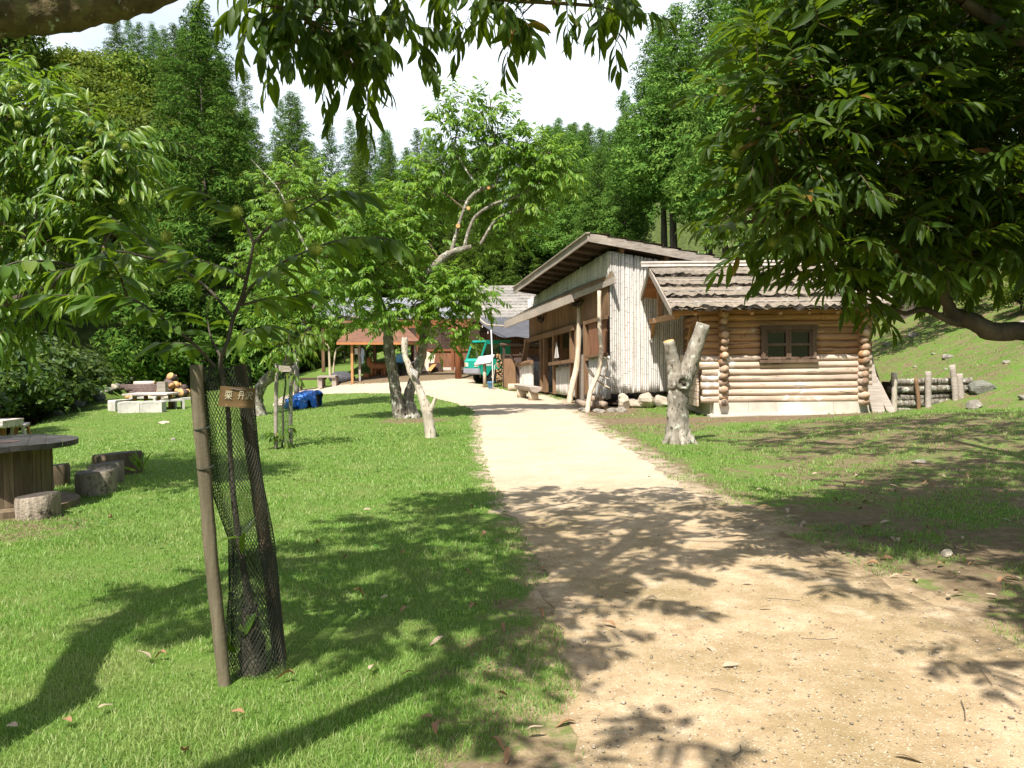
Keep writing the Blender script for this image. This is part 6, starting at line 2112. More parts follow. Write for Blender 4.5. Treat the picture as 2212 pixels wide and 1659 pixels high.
L_([fk, (4.9, 5.0, 3.2), (4.4, 4.4, 4.8), (3.4, 3.8, 5.6), (2.6, 3.3, 5.6)], .12, .03); L_([(4.4, 4.4, 4.8), (4.6, 3.6, 5.3), (4.0, 2.9, 5.5)], .05, .02)
L_([P(1960, 340, 5.5), P(1830, 260, 5.4), P(1700, 280, 5.3), P(1610, 250, 5.2)], .03, .01, 7)
L_([P(2080, 380, 5.6), P(1900, 420, 5.4), P(1750, 470, 5.3), P(1600, 480, 5.2)], .035, .01, 7)
part('trunk', g, M['bark_dark'], tr, True)
skel = np.vstack(sk); gl, gt = Geo(), Geo()
bl = []
for u, v, d, r, n in ((1600, 225, 5.2, .26, 10), (1640, 270, 5.2, .28, 12), (1700, 60, 5.4, .30, 14), (1730, 130, 5.4, .34, 18), (1690, 215, 5.3, .30, 14), (1800, 50, 5.5, .4, 24), (1830, 160, 5.5, .42, 28), (1790, 260, 5.3, .4, 26), (1680, 330, 5.2, .30, 14), (1620, 400, 5.15, .28, 14),
                      (1740, 370, 5.3, .38, 22), (1830, 360, 5.4, .42, 26), (1600, 470, 5.1, .24, 10), (1700, 460, 5.2, .30, 16), (1800, 470, 5.3, .36, 20), (1900, 60, 5.6, .45, 30), (1940, 190, 5.6, .45, 32), (1920, 310, 5.5, .42, 28), (1930, 430, 5.5, .42, 26), (2030, 90, 5.7, .5, 34), (2060, 240, 5.7, .5, 34), (2040, 380, 5.6, .45, 30), (2060, 500, 5.6, .42, 24),
                      (2160, 80, 5.8, .5, 32), (2180, 240, 5.8, .5, 32), (2190, 400, 5.7, .48, 30), (2180, 540, 5.6, .42, 22), (1650, 560, 5.15, .20, 8), (1740, 570, 5.25, .30, 16), (1830, 560, 5.35, .33, 18), (1930, 560, 5.45, .35, 20), (1720, 620, 5.3, .22, 9), (1820, 640, 5.35, .26, 12), (1910, 640, 5.4, .28, 14), (2000, 600, 5.45, .28, 14), (1860, 680, 5.35, .16, 5), (2060, 580, 5.5, .25, 10), (2110, 610, 5.5, .20, 6), (1940, 625, 5.4, .2, 6), (1620, 100, 5.4, .12, 2), (2180, 590, 5.5, .28, 12), (2010, 620, 5.4, .2, 6),
                      (2300, 150, 5.8, .6, 30), (2320, 380, 5.7, .6, 26), (2420, 250, 5.4, .7, 24)):
    bl.append((P(u + (48 if u < 1720 else 25 if u < 1900 else 0), v - (90 if v > 500 and u < 1900 else 62 if v > 500 else 20), d), (r, r * 1.6, r * .8), n * (.85 if v < 360 or u > 1950 else .5 if v < 520 else .55)))
for c, r, n in (((2.6, 4.6, 4.1), .7, 26), ((3.6, 4.8, 4.4), .8, 30), ((2.0, 5.4, 4.4), .6, 18), ((3.2, 6.2, 4.4), .8, 28), ((4.4, 6.6, 4.4), .9, 30), ((3.7, 2.9, 3.4), .55, 18), ((4.4, 3.3, 3.2), .6, 20), ((3.1, 3.3, 3.6), .45, 12), ((4.6, 2.2, 3.3), .6, 16), ((3.0, 2.1, 3.7), .35, 8), ((5.6, 4.6, 3.6), .9, 26), ((5.4, 7.2, 3.8), .9, 24)):
    bl.append((np.array(c), (r, r, r * .6), n))
for c, r, n in (((1.5, 1.5, 4.2), .38, 9), ((2.2, 2.3, 4.4), .45, 12), ((2.9, 1.7, 4.1), .5, 14), ((1.1, 2.5, 4.5), .35, 7), ((3.2, 2.6, 4.5), .5, 14), ((2.4, 2.6, 5.4), .7, 26), ((3.3, 2.8, 5.5), .8, 30), ((4.3, 3.0, 5.6), .8, 30), ((1.9, 3.6, 5.7), .6, 18), ((2.8, 3.9, 5.9), .8, 32), ((3.9, 4.2, 6.0), .9, 34), ((5.0, 4.2, 5.9), .9, 32), ((4.4, 5.3, 6.3), .9, 26), ((3.2, 5.2, 6.3), .8, 22), ((3.0, 8.6, 5.9), .9, 24), ((4.2, 8.4, 6.0), .9, 26), ((5.4, 8.6, 6.1), 1.0, 40), ((6.6, 8.8, 6.0), 1.0, 40), ((3.4, 10.0, 6.9), .9, 32), ((4.6, 10.2, 7.1), 1.0, 40), ((6.0, 10.2, 7.1), 1.0, 40), ((2.3, 9.4, 6.6), .6, 10), ((7.4, 9.6, 6.4), 1.0, 24), ((5.2, 7.2, 5.4), .9, 22), ((6.8, 7.2, 5.0), .9, 34), ((7.6, 8.4, 4.6), .9, 34), ((7.0, 6.2, 4.2), .9, 34), ((7.6, 10.6, 6.4), 1.1, 40), ((8.6, 9.4, 5.2), 1.1, 40)):
    bl.append((np.array(c), (r, r, r * .6), n))
crown(skel, bl, 1.4, .32, 12, .145, LEAF_NEAR, (.0, .5), gl, gt, up=.3, limb_r=.014, wid=.245, sag=.15)
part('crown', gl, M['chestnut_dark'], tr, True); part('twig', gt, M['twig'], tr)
for x, y in ((512, 470), (605, 770), (575, 800), (770, 1255), (815, 1245), (600, 965), (1190, 490)):
    burr(tr, P((1560 + x / 2.074) * .8641, y / 2.074 * .8641, 5.0), 1.0)

# ================================================================== overhead chestnut: thick lichen branch at the top left, sprays across the top
yb = np.array((-3.6, -2.2, hz(-3.6, -2.2)))
tr = thing('chestnut_tree', 'chestnut with a thick lichen covered branch crossing the top left corner', 'tree', yb, 'chestnut trees on the lawn')
g = Geo(); sk = []
L_([yb + (0, 0, -.1), (-3.45, -1.9, 1.0), (-3.2, -1.3, 2.1), (-3.0, -.6, 2.75)], .24, .17, 16)
fk = np.array((-3.0, -.6, 2.75))
_, q = stem([(-900, 260), (-620, 180), (-330, 95), (-120, 45), (0, 30), (120, 28), (230, 12), (330, -8), (430, -50), (560, -120)], [2.2, 2.9, 3.5, 3.85, 4.0, 4.05, 4.1, 4.15, 4.3, 4.5], [170, 140, 112, 98, 92, 84, 70, 52, 40, 32], 16, .05, None, False, 6, 0, g)
sk.append(q)
L_([fk, (-2.95, .4, 2.92), q[0] + np.array((.0, .1, .0))], .16, .12, 14)
L_([fk, (-2.3, .2, 3.5), (-1.2, 1.4, 4.2), (-.4, 3.0, 4.6), (.2, 4.6, 4.55)], .12, .04)
L_([q[-1], (-.9, 5.2, 3.9), (-.2, 5.8, 3.95), (.6, 6.1, 4.0)], .035, .012, 8)
L_([(-.4, 3.0, 4.6), (.2, 4.0, 4.5), (.8, 5.0, 4.35), (1.0, 5.9, 4.1)], .03, .01, 7)
L_([(-.4, 3.0, 4.6), (-.8, 4.4, 4.4), (-1.2, 5.5, 4.1), (-1.55, 6.2, 3.75)], .035, .01, 7)
L_([(-1.2, 1.4, 4.2), (-1.6, 2.6, 4.4), (-1.9, 3.8, 4.4)], .05, .015, 8)
L_([fk, (-4.2, .2, 3.6), (-5.0, 1.2, 4.2)], .12, .04)
part('trunk', g, M['bark_lichen'], tr, True)
skel = np.vstack(sk); gl, gt = Geo(), Geo()
bl = []
for u, v, d, r, n in ((590, -30, 6.0, .30, 7), (640, 20, 6.0, .32, 10), (690, 60, 6.1, .32, 10), (570, 95, 5.9, .22, 5), (650, 110, 6.0, .30, 9), (760, 10, 6.1, .32, 9), (740, 130, 6.1, .30, 9), (800, 190, 6.1, .30, 9), (700, 190, 6.0, .28, 8), (640, 170, 5.9, .25, 6), (760, 220, 6.0, .25, 7), (850, 150, 6.2, .22, 5), (860, 20, 6.2, .30, 8), (960, 5, 6.2, .28, 7), (920, -40, 6.2, .3, 7),
                      (1010, 15, 6.2, .24, 5), (1060, 40, 6.1, .24, 6), (1090, 100, 6.1, .22, 5), (1130, 60, 6.1, .20, 4), (1240, -10, 6.2, .26, 6), (1310, 30, 6.2, .24, 6), (1350, 65, 6.1, .20, 4), (1290, 55, 6.2, .2, 4), (1180, -50, 6.2, .25, 5), (790, 268, 6.0, .10, 2), (560, 30, 5.9, .2, 3)):
    bl.append((P(u, v - (80 if v > 80 else 30), d), (r, r * 1.1, r * .7), n))
hang_bl = bl
crown(skel, hang_bl, .95, .22, 9, .160, LEAF_NEAR, (.3, 1.3), gl, gt, up=-.1, limb_r=.009, twig=.003, sag=.4, wid=.28)
bl = []
for c, r, n in (((-1.6, 1.9, 4.7), .65, 30), ((-.6, 2.2, 4.8), .6, 26), ((-2.3, 3.4, 4.8), .75, 34), ((-1.2, 3.4, 4.9), .7, 34), ((-.2, 3.5, 5.0), .6, 26), ((.7, 3.5, 4.8), .5, 16), ((-1.0, .8, 4.6), .45, 10),
                ((-.3, 4.6, 5.0), .6, 24), ((.5, 4.8, 5.0), .5, 18), ((-1.3, 4.7, 4.9), .65, 26), ((-.5, .1, 4.6), .4, 7), ((-2.8, 2.3, 4.6), .6, 26), ((-1.4, 2.6, 4.9), .6, 30), ((-2.5, 3.0, 4.9), .5, 20), ((-.9, 1.6, 4.6), .45, 14), ((-.2, 2.8, 4.9), .45, 14), ((-2.0, 4.3, 5.0), .6, 22), ((-5.0, .6, 4.6), .8, 18)):
    bl.append((np.array(c), (r, r, r * .55), n))
crown(skel, bl, 1.35, .32, 10, .16, LEAF_NEAR, (.2, .9), gl, gt, up=.2, limb_r=.014)
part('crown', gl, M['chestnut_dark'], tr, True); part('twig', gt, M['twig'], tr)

# ================================================================== sapling in the net guard
yb = Gd(545, 1455); d0 = yb[1]
sp = thing('chestnut_sapling', 'young chestnut sapling with big leaves rising from a black net guard', 'sapling', yb)
g = Geo(); sk = []
def s_(pts, w, ds=None, n=8):
    ds = d0 if ds is None else ds
    _, q = stem(pts, ds, w, n, .04, None, False, 6, 0, g); sk.append(q); return q
stem([(535, 1480), (533, 1400), (528, 1300), z5(-120, 1100)] if False else [(548, 1470), (545, 1400), (540, 1310)], d0 + .02, [70, 52, 34], 12, .10, None, True, 5, 0, g)
main = s_([(542, 1320), (532, 1260), (517, 1170), (505, 1080), (497, 980), (492, 880), zs(1110, 985), zs(1140, 890), zs(1172, 760), zs(1215, 650), zs(1240, 560), zs(1275, 380)], [22, 16, 14, 13, 12, 11, 11, 10, 9.5, 8.5, 7.5, 6])
shoots = [([zs(1275, 380), zs(1240, 290), zs(1180, 220), zs(1100, 175), zs(1010, 120), zs(930, 100)], 0.0, 16), ([zs(1275, 380), zs(1350, 300), zs(1440, 250), zs(1560, 190), zs(1680, 120), zs(1800, 130)], -.1, 17),
          ([zs(1215, 690), zs(1260, 600), zs(1330, 540), zs(1430, 470), zs(1600, 395), zs(1750, 355), zs(1900, 350), zs(1990, 370)], -.25, 22), ([zs(1210, 690), zs(1330, 660), zs(1450, 650), zs(1560, 625)], .25, 10),
          ([zs(1170, 750), zs(1060, 620), zs(960, 540), zs(870, 480), zs(760, 400), zs(640, 300), zs(560, 250)], .2, 20), ([zs(1080, 1000), zs(980, 890), zs(880, 810), zs(770, 720), zs(640, 650), zs(500, 650), zs(330, 640), zs(160, 650)], -.45, 24),
          ([zs(900, 490), zs(740, 450), zs(600, 420), zs(500, 440), zs(380, 500), zs(250, 520)], -.3, 16), ([zs(640, 650), zs(620, 590), zs(580, 500), zs(480, 370)], -.35, 10), ([zs(400, 500), zs(250, 470), zs(110, 470), zs(0, 500), zs(-90, 520)], -.55, 12),
          ([zs(1110, 950), zs(1060, 850), zs(1040, 740)], .1, 5), ([zs(1240, 560), zs(1120, 500), zs(1020, 470), zs(940, 420)], -.2, 10), ([zs(1000, 905), zs(900, 880), zs(800, 880)], .1, 6), ([zs(1140, 890), zs(1250, 820), zs(1340, 790)], -.1, 6)]
gl = Geo()
for pts, dd, nleaf in shoots:
    ds = d0 + dd * np.linspace(0, 1, len(pts)) ** .8
    q = s_(pts, np.linspace(7, 2.2, len(pts)), ds, 6)
    k = int(nleaf * 1.9)
    t = np.linspace(.28 if len(pts) > 4 else .2, 1, k)
    idx = np.clip((t * (len(q) - 1)).astype(int), 0, len(q) - 2)
    pos = q[idx] + (q[idx + 1] - q[idx]) * rng.random((k, 1))
    tg = nrm(q[np.minimum(idx + 2, len(q) - 1)] - q[np.maximum(idx - 2, 0)])
    side = nrm(np.cross(tg, np.tile((0, 0, 1.0), (k, 1))))
    sg = np.where(np.arange(k) % 2 == 0, 1, -1)[:, None]
    ph = np.radians(68 - 40 * t + rng.normal(0, 10, k))[:, None]
    ph[-1] = .1
    dr2 = tg * np.cos(ph) + side * sg * np.sin(ph) + np.array((0, 0, -1.0)) * rng.uniform(.05, .75, (k, 1))
    sz_ = .145 * rng.uniform(.75, 1.2, k)
    leaves_on(gl, pos, dr2, sz_, .30, LEAF_NEAR, .35)
# a few leaves inside the guard
k = 16
pos = np.array([P(515 + rng.normal(0, 14), rng.uniform(1130, 1420), d0 + rng.normal(0, .05)) for _ in range(k)])
leaves_on(gl, pos, nrm(rng.normal(0, 1, (k, 3))), .11 * np.ones(k), .36, LEAF_NEAR, .6)
part('stem', g, M['bark_dark'], sp, True)
part('crown', gl, M['chestnut'], sp, True)
for x, y, dd in ((1190, 220, -.02), (1452, 197, -.12), (1466, 237, -.1), (835, 347, .1), (866, 440, .05), (1587, 410, -.2), (130, 720, -.45)):
    burr(sp, P(*zs(x, y), d0 + dd - .02), 1.0 if x > 200 else .7)
g = Geo()
gd = thing('tree_guard', 'tapered black mesh guard around the near sapling with two stakes', 'tree guard', yb)


def netcone(top, bot, zt, zb_, rt, rb, cols, rows_, d, wire, ragged=None, prof=None):
    """diamond mesh sleeve as real strands"""
    ct = P(*top, d); cb = P(*bot, d)
    vs = []; idx = {}
    def pt(i, j):
        t = j / rows_
        a = (i + .5 * (j % 2)) / cols * 2 * math.pi
        wobv = 1 + .07 * math.sin(3 * a + 4 * t) + .04 * math.sin(5 * a - 9 * t)
        r = (rt + (rb - rt) * t) * wobv
        c = ct + (cb - ct) * t
        if prof is not None:
            c = c + np.array(((np.interp(t, prof[0], prof[1]) - top[0] - (bot[0] - top[0]) * t) * PX * d, 0, 0)); r = np.interp(t, prof[0], prof[2]) * PX * d * wobv
        return c + np.array((math.cos(a) * r, math.sin(a) * r * .8, 0))
    A_, B_ = [], []
    for j in range(rows_):
        for i in range(cols):
            p = pt(i, j)
            if ragged and ragged(i / cols, j / rows_): continue
            A_ += [p, p]
            B_ += [pt(i, j + 1), pt(i - 1 if j % 2 == 0 else i + 1, j + 1)]
    return np.array(A_), np.array(B_)


def torn(a, t): return (.36 < a < .66) and t > .56 - .25 * abs(a - .58) and t < .74


a0, b0_ = netcone((484, 790), (554, 1446), 0, 0, .1, .1, 48, 96, d0 + .02, .002, None, ([0, .4, .56, .75, 1], [484, 512, 542, 550, 555], [50, 54, 46, 54, 67]))
g = Geo(); rods(g, a0, b0_, .0013, .0013)
part('net', g, M['net'], gd)
a0, b0_ = netcone((535, 1180), (552, 1440), 0, 0, .07, .11, 26, 30, d0 + .02, .002)
g = Geo(); rods(g, a0, b0_, .0014, .0014)
part('inner_net', g, M['net'], gd)
g, _ = stem([(488, 1478), (474, 1370), (456, 1200), (440, 1000), (428, 880), (424, 788)], [d0 - .13] * 6, [27, 29, 29, 29, 28, 27], 14, .02, 0, True, 4)
sk1 = part('stake', g, M['stake'], gd, True)
g, _ = stem([(606, 1416), (590, 1290), (566, 1130), (545, 980), (528, 860), (518, 788)], [d0 + .17] * 6, [31, 30, 29, 28, 27, 26], 12, .02, 0, True, 4)
part('stake', g, M['stake_dark'], gd, True)
g = Geo()
for v, c0_ in ((925, 437), (1010, 444)):
    a = np.linspace(0, 2 * math.pi, 13); c = P(c0_, v, d0 - .13); g.tube(np.stack([c[0] + .034 * np.cos(a), c[1] + .034 * np.sin(a), c[2] + .006 * np.sin(a + 1)], -1), .004, 5)
part('tie', g, M['net'], gd)
sg = thing('plant_label', 'small brown wooden label with pale characters hung on the near tree guard', 'sign', P(510, 860, d0 - .16))


def zl(x, y): return ((520 + x / 15.8) * .8641, (960 + y / 15.8) * .8641)


ds_ = d0 - .135
c4 = [P(*zl(478, 80), ds_), P(*zl(1865, 180), ds_), P(*zl(1790, 965), ds_), P(*zl(410, 880), ds_)]
g = Geo().slab(c4[::-1], (0, .012, 0)); part('board', g, M['sign_board'], sg)


def sign_pt(x, y, lift=.002):
    """bilinear point of the board, x right, y down, 0..1"""
    a = c4[0] + (c4[1] - c4[0]) * x; b = c4[3] + (c4[2] - c4[3]) * x
    return a + (b - a) * y - np.array((0, lift, 0))


KANJI = {'chestnut': [[(.05, .95), (.95, .95)], [(.13, .80), (.87, .80)], [(.13, .80), (.13, .50)], [(.87, .80), (.87, .50)], [(.13, .50), (.87, .50)], [(.38, .95), (.38, .50)], [(.62, .95), (.62, .50)],
                      [(.02, .37), (.98, .37)], [(.5, .50), (.5, 0)], [(.47, .36), (.30, .18), (.08, .06)], [(.53, .36), (.70, .18), (.94, .06)]],
         'tan': [[(.25, .96), (.25, .40), (.19, .18), (.06, .0)], [(.25, .96), (.78, .96)], [(.78, .96), (.78, .03), (.64, .07)], [(.42, .78), (.56, .64)], [(.0, .47), (1.0, .47)]],
         'zawa': [[(.08, .95), (.22, .83)], [(.0, .66), (.14, .55)], [(.0, .02), (.12, .18), (.24, .40)], [(.40, .92), (.88, .92)], [(.88, .92), (.88, .56)], [(.40, .58), (.88, .58)], [(.40, .92), (.40, .50), (.36, .22), (.25, .0)], [(.58, .58), (.72, .24), (.98, .0)]]}


def write(g, key, x0, x1, y0, y1, fn, w, lift=.003):
    for k, s in enumerate(KANJI[key]):
        for a, b in zip(s[:-1], s[1:]):
            pa = fn(x0 + (x1 - x0) * a[0], y1 - (y1 - y0) * a[1], lift + .0002 * k); pb = fn(x0 + (x1 - x0) * b[0], y1 - (y1 - y0) * b[1], lift + .0002 * k)
            g.beam(pa, pb, w, .001, up=(0, 1, 0))


g = Geo()
write(g, 'chestnut', .16, .38, .20, .62, sign_pt, .0034); write(g, 'tan', .54, .72, .18, .58, sign_pt, .0036); write(g, 'zawa', .76, .96, .16, .57, sign_pt, .0036)
part('lettering', g, M['sign_ink'], sg)
g = Geo()
for x, y, w in ((.20, .86, .03), (.24, .90, .02), (.22, .94, .03), (.62, .85, .02), (.70, .87, .03), (.76, .86, .02), (.80, .89, .025), (.85, .87, .02)):
    g.beam(sign_pt(x, y, .003), sign_pt(x + w, y + .03, .003), .003, .001, up=(0, 1, 0))
part('faint_lettering', g, M['sign_faint'], sg)
g = Geo(); g.tube([sign_pt(.32, .09, .004), sign_pt(.50, .10, .006), sign_pt(.72, .12, .004)], .002, 5); part('wire', g, M['steel'], sg)

# ================================================================== second sapling farther back
yb2 = Gd(612, 968); d2 = yb2[1]
sp2 = thing('chestnut_sapling', 'slender second sapling between two grey stakes farther back on the lawn', 'sapling', yb2)
g, q = stem([(610, 972), (612, 930), (611, 880), (617, 830), (615, 790), (622, 750), (630, 700)], d2, [7, 5, 4.5, 4, 4, 3, 2], 7, .05)
part('stem', g, M['bark_dark'], sp2, True)
gl, gt = Geo(), Geo()
crown(q, [(P(612, 940, d2), .10, 5), (P(622, 745, d2), .30, 9), (P(640, 715, d2), .25, 7), (P(600, 735, d2 - .1), .25, 7), (P(612, 800, d2), .12, 3)], 1.0, .28, 9, .15, LEAF_MID, (.2, .8), gl, gt, limb_r=.006)
part('crown', gl, M['chestnut'], sp2, True); part('twig', gt, M['twig'], sp2)
gd2 = thing('tree_guard', 'thin green net guard with two grey stakes around the second sapling', 'tree guard', yb2)
a0, b0_ = netcone((612, 800), (612, 962), 0, 0, .12, .13, 26, 44, d2, .002)
g = Geo(); rods(g, a0, b0_, .0016, .0016); part('net', g, surf('green_net', (.05, .10, .045), (.09, .16, .08), 5, None, .7, 0, .01, 0), gd2)
for u, vt, vb, dd in ((596, 785, 973, -.08), (628, 790, 965, .10)):
    g, _ = stem([(u, vb), (u, (vb + vt) / 2), (u + 2, vt)], d2 + dd, [8.5, 8.5, 8], 10, .03, 0, True, 4); part('stake', g, M['board_grey'], gd2, True)
sg2 = thing('plant_label', 'small pale wooden label fixed between the stakes of the second guard', 'sign', P(613, 797, d2 - .15))
c4 = [P(602, 789, d2 - .14), P(626, 791, d2 - .14), P(626, 803, d2 - .14), P(602, 803, d2 - .14)]
g = Geo().slab(c4[::-1], (0, .012, 0)); part('board', g, M['board_grey'], sg2)
g = Geo(); write(g, 'chestnut', .12, .38, .2, .8, sign_pt, .005)
for x in (.5, .66, .8): g.beam(sign_pt(x, .3, .003), sign_pt(x + .08, .7, .003), .006, .001, up=(0, 1, 0)); g.beam(sign_pt(x + .08, .3, .003), sign_pt(x, .7, .003), .006, .001, up=(0, 1, 0))
part('lettering', g, M['sign_ink'], sg2)

# ================================================================== fallen leaves and twigs, one by one
def dry_mesh(nm, mat, curl):
    g = Geo()
    v, f = LEAF_NEAR
    w = v.copy(); w[:, 1] *= .34
    w[:, 2] = .18 * np.abs(w[:, 1]) * curl * 3 + .12 * curl * np.sin(w[:, 0] * 5) + .06
    g.inst(w, f, np.eye(3)[None], np.zeros((1, 3)))
    me = g.mesh('dry_leaf', smooth=True); me.materials.append(M[mat]); return me


DL = [dry_mesh('a', 'dryleaf', .8), dry_mesh('b', 'dryleaf_pale', 1.1), dry_mesh('c', 'dryleaf', 1.4), dry_mesh('d', 'dryleaf_pale', .5)]


def drop(u, v, k, sc, lab, grp):
    p = Gd(u, v)
    o = bpy.data.objects.new('dry_leaf', DL[k]); COL.objects.link(o)
    on_path = path_sd(p[0:1], p[1:2])[0] < 0
    o.location = (p[0], p[1], p[2] + (.010 if on_path else .035 if lab.find('grass') > 0 else .012)); o.scale = (sc,) * 3
    o.rotation_euler = (rng.normal(0, .25), rng.normal(0, .25), rng.uniform(0, 6.28)); tag(o, lab, 'leaf', grp)


for u, v in ((645, 1478), (160, 1580), (215, 1550), (525, 1560), (400, 1640), (800, 1465), (935, 1570), (945, 1610), (1020, 1590), (1070, 1520), (1060, 1158), (695, 1180), (770, 1290), (840, 1300), (880, 1325), (960, 1390), (320, 1440), (355, 1430), (1160, 1330), (1090, 1360), (780, 1110), (1000, 1245), (1010, 1100), (40, 1590), (240, 1125), (870, 1200), (1130, 1600), (1060, 1620), (1090, 1635), (1150, 1300), (1180, 1230), (750, 1215), (900, 1470), (1010, 1330)):
    drop(u + rng.normal(0, 3), v, int(rng.integers(0, 4)), rng.uniform(.06, .10), 'curled dry chestnut leaf lying in the grass left of the path', 'dry leaves in the grass')
for u, v in ((1560, 1445), (1245, 1567), (1525, 1402), (1625, 1265), (1330, 1360), (1880, 1135), (1890, 1220), (1640, 1320), (1215, 1300), (1420, 1300), (2080, 1660), (1930, 1640)):
    drop(u, v, int(rng.integers(0, 4)), rng.uniform(.065, .10), 'curled dry chestnut leaf lying on the sandy path', 'dry leaves on the path')
for k in range(80):
    u, v = rng.uniform(1600, 2212), rng.uniform(1020, 1320)
    p = Gd(u, v)
    if path_sd(p[0:1], p[1:2])[0] < .1: continue
    drop(u, v, int(rng.integers(0, 4)), rng.uniform(.07, .11), 'dry chestnut leaf lying on the shaded ground right of the path', 'dry leaves under the right chestnut')
for u, v in ((1690, 1300), (1770, 1385), (2130, 1470), (1560, 1500), (2080, 1540), (1590, 1630)):
    p = Gd(u, v); a = rng.uniform(0, 3.1); L = rng.uniform(.05, .11); d = np.array((math.cos(a), math.sin(a), 0)) * L
    p[2] += .015
    g = Geo().tube(smoothline([p - d, p + rng.normal(0, .008, 3) * (1, 1, 0), p + d], 3), .0018, 5)
    solo('twig', g, M['bark_dark'], 'short dry twig lying on the sandy path', 'twig', 'twigs on the path')
# ================================================================== forest
CED = [cedar_proto(17, 2.5, b, 112, 62, 'cedar') for b in (.30, .34, .40)]
CEDL = [cedar_proto(17, 2.7, .10, 125, 62, 'cedar') for _ in range(3)]
BIGC = cedar_proto(17, 4.2, .05, 240, 80, 'cedar')
BRD = [broad_proto(9, 3.4, 60, 80, .34, 'broadleaf') for _ in range(3)]
BSH = [broad_proto(2.2, 1.3, 30, 70, .17, 'bush', .05) for _ in range(3)]
cover = np.full(330, 1e9)                                 # highest thing so far for every 8 columns of the photo
U0 = -200


def proj(x, y, z):
    q = CAM3.transposed() @ Vector((x, y, z - EYE))
    return CX + F * q.x / -q.z, CY - F * q.y / -q.z


cand = []
for iy in np.arange(18, 112, 3.7):
    for ix in np.arange(-80, 50, 3.7):
        x, y = ix + rng.uniform(-1.2, 1.2), iy + rng.uniform(-1.2, 1.2)
        cand.append((x, y))
cand = np.array(cand)
sd = poly_sdf(MEADOW, cand[:, 0], cand[:, 1])
hzs = h(cand[:, 0], cand[:, 1])
order = np.argsort(cand[:, 1])
SKY_U = [-300, 0, 300, 430, 560, 640, 760, 900, 1000, 1130, 1190, 1250, 1300, 1340, 1375]
SKY_V = [-150, -60, 40, 45, 120, 195, 262, 285, 315, 300, 265, 250, 275, 285, 235]
TREES = []
for i in order:
    x, y = cand[i]; s = sd[i]; z = hzs[i]
    u, v = proj(x, y, z)
    if u < -260 or u > 2420: continue
    right = x > 2 + (y - 40) * .02
    if right:
        if s < (6.5 if y < 40 else 3.5) or (y < 33): continue
        if x > 30: continue
    else:
        if s < 4.5: continue
        if y < 34 and s < 6: continue
        if 215 < u < 520 and s < 9.5: continue
        if u < 540 and y < 47 and u > 60: continue
    if right:
        kind = 'cedar'; H = rng.uniform(18, 23.5) if u > 1400 else rng.uniform(15.5, 19)
        pr = CED[int(rng.integers(3))] if s < 14 else CED[0]
    else:
        f = math.sin(x * .21 + y * .13) + .6 * math.sin(x * .09 - y * .27 + 2) + rng.normal(0, .35)
        lim = 1.0 if u > 560 else -.25 if u > 230 else -.7
        if f > lim or (s < 8 and u < 420 and rng.random() < .6): kind = 'broad'; H = rng.uniform(6.5, 10.5); pr = BRD[int(rng.integers(3))]
        else: kind = 'cedar'; H = rng.uniform(11, 16.5) * (1.2 if u < 450 else 1); pr = CEDL[int(rng.integers(3))]
        if y > 68 and kind == 'cedar': H *= 1.0
    top = proj(x, y, z + H)
    if not right or u < 1345:
        lim_v = np.interp(top[0], SKY_U, SKY_V) + rng.normal(4, 7)
        if top[1] < lim_v:                                  # no taller than the skyline of the valley
            H2 = H * (v - lim_v) / max(1., v - top[1])
            if H2 < .42 * H: continue
            H = H2; top = proj(x, y, z + H)
    hw_ = (1.7 if kind == 'cedar' else H * .33) * F / y
    c0, c1 = int((top[0] - hw_ - U0) / 8), int((top[0] + hw_ - U0) / 8) + 1
    c0, c1 = max(0, c0), min(len(cover), c1)
    if c1 <= c0: continue
    if top[1] > np.median(cover[c0:c1]) - 14 and not (right and s < 20 and y < 62 and u > 1330 and u < 1900): continue
    cover[c0:c1] = np.minimum(cover[c0:c1], top[1] + .12 * (v - top[1]))
    TREES.append((x, y, z, H, kind, right, pr, u, top[1]))
for x, y, z, H, kind, right, pr, u, vt in TREES:
    if kind == 'cedar':
        sc = H / 17
        w = sc * rng.uniform(.95, 1.25)
        if right:
            lab, grp = ('straight tall cedar in the dense stand on the right hillside', 'cedars of the right hillside')
        elif u > 620:
            lab, grp = ('rounded green cedar on the wooded slope closing the valley', 'cedars of the far slope')
        else:
            lab, grp = ('bushy cedar among broadleaf trees on the left hillside', 'cedars of the left hillside')
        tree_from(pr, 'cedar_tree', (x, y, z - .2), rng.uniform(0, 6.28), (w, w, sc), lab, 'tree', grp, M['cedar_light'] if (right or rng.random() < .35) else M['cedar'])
    else:
        sc = H / 9
        lab, grp = ('round crowned broadleaf tree on the left hillside', 'broadleaf trees of the left hillside') if u < 620 else ('round crowned broadleaf tree on the far slope', 'broadleaf trees of the far slope')
        tree_from(pr, 'broadleaf_tree', (x, y, z - .2), rng.uniform(0, 6.28), (sc, sc, sc * rng.uniform(.85, 1.1)), lab, 'tree', grp, M['broad'])
print('FOREST', len(TREES), 'cedar', sum(t[4] == 'cedar' for t in TREES))

# tall single conifer standing out on the left hill
for u, vt, d, lab in ((432, 14, 52, 'tallest cedar standing above the left hill crest'),):
    p = P(u, vt, d); z = hz(p[0], d); H = p[2] - z
    tree_from(BIGC, 'cedar_tree', (p[0], d, z - .2), 1.0, (H / 17, H / 17, H / 17), lab, 'tree', None, M['cedar'])
# shrubs along the gully, the bank and the far lawn
def shrub(u, v, sc, lab, grp, mat='bush', flat=1.0, d=None):
    p = Gd(u, v) if d is None else P(u, v, d)
    z = hz(p[0], p[1])
    tree_from(BSH[int(rng.integers(3))], 'shrub', (p[0], p[1], z - .05), rng.uniform(0, 6.28), (sc, sc, sc * flat), lab, 'shrub', grp, M[mat])


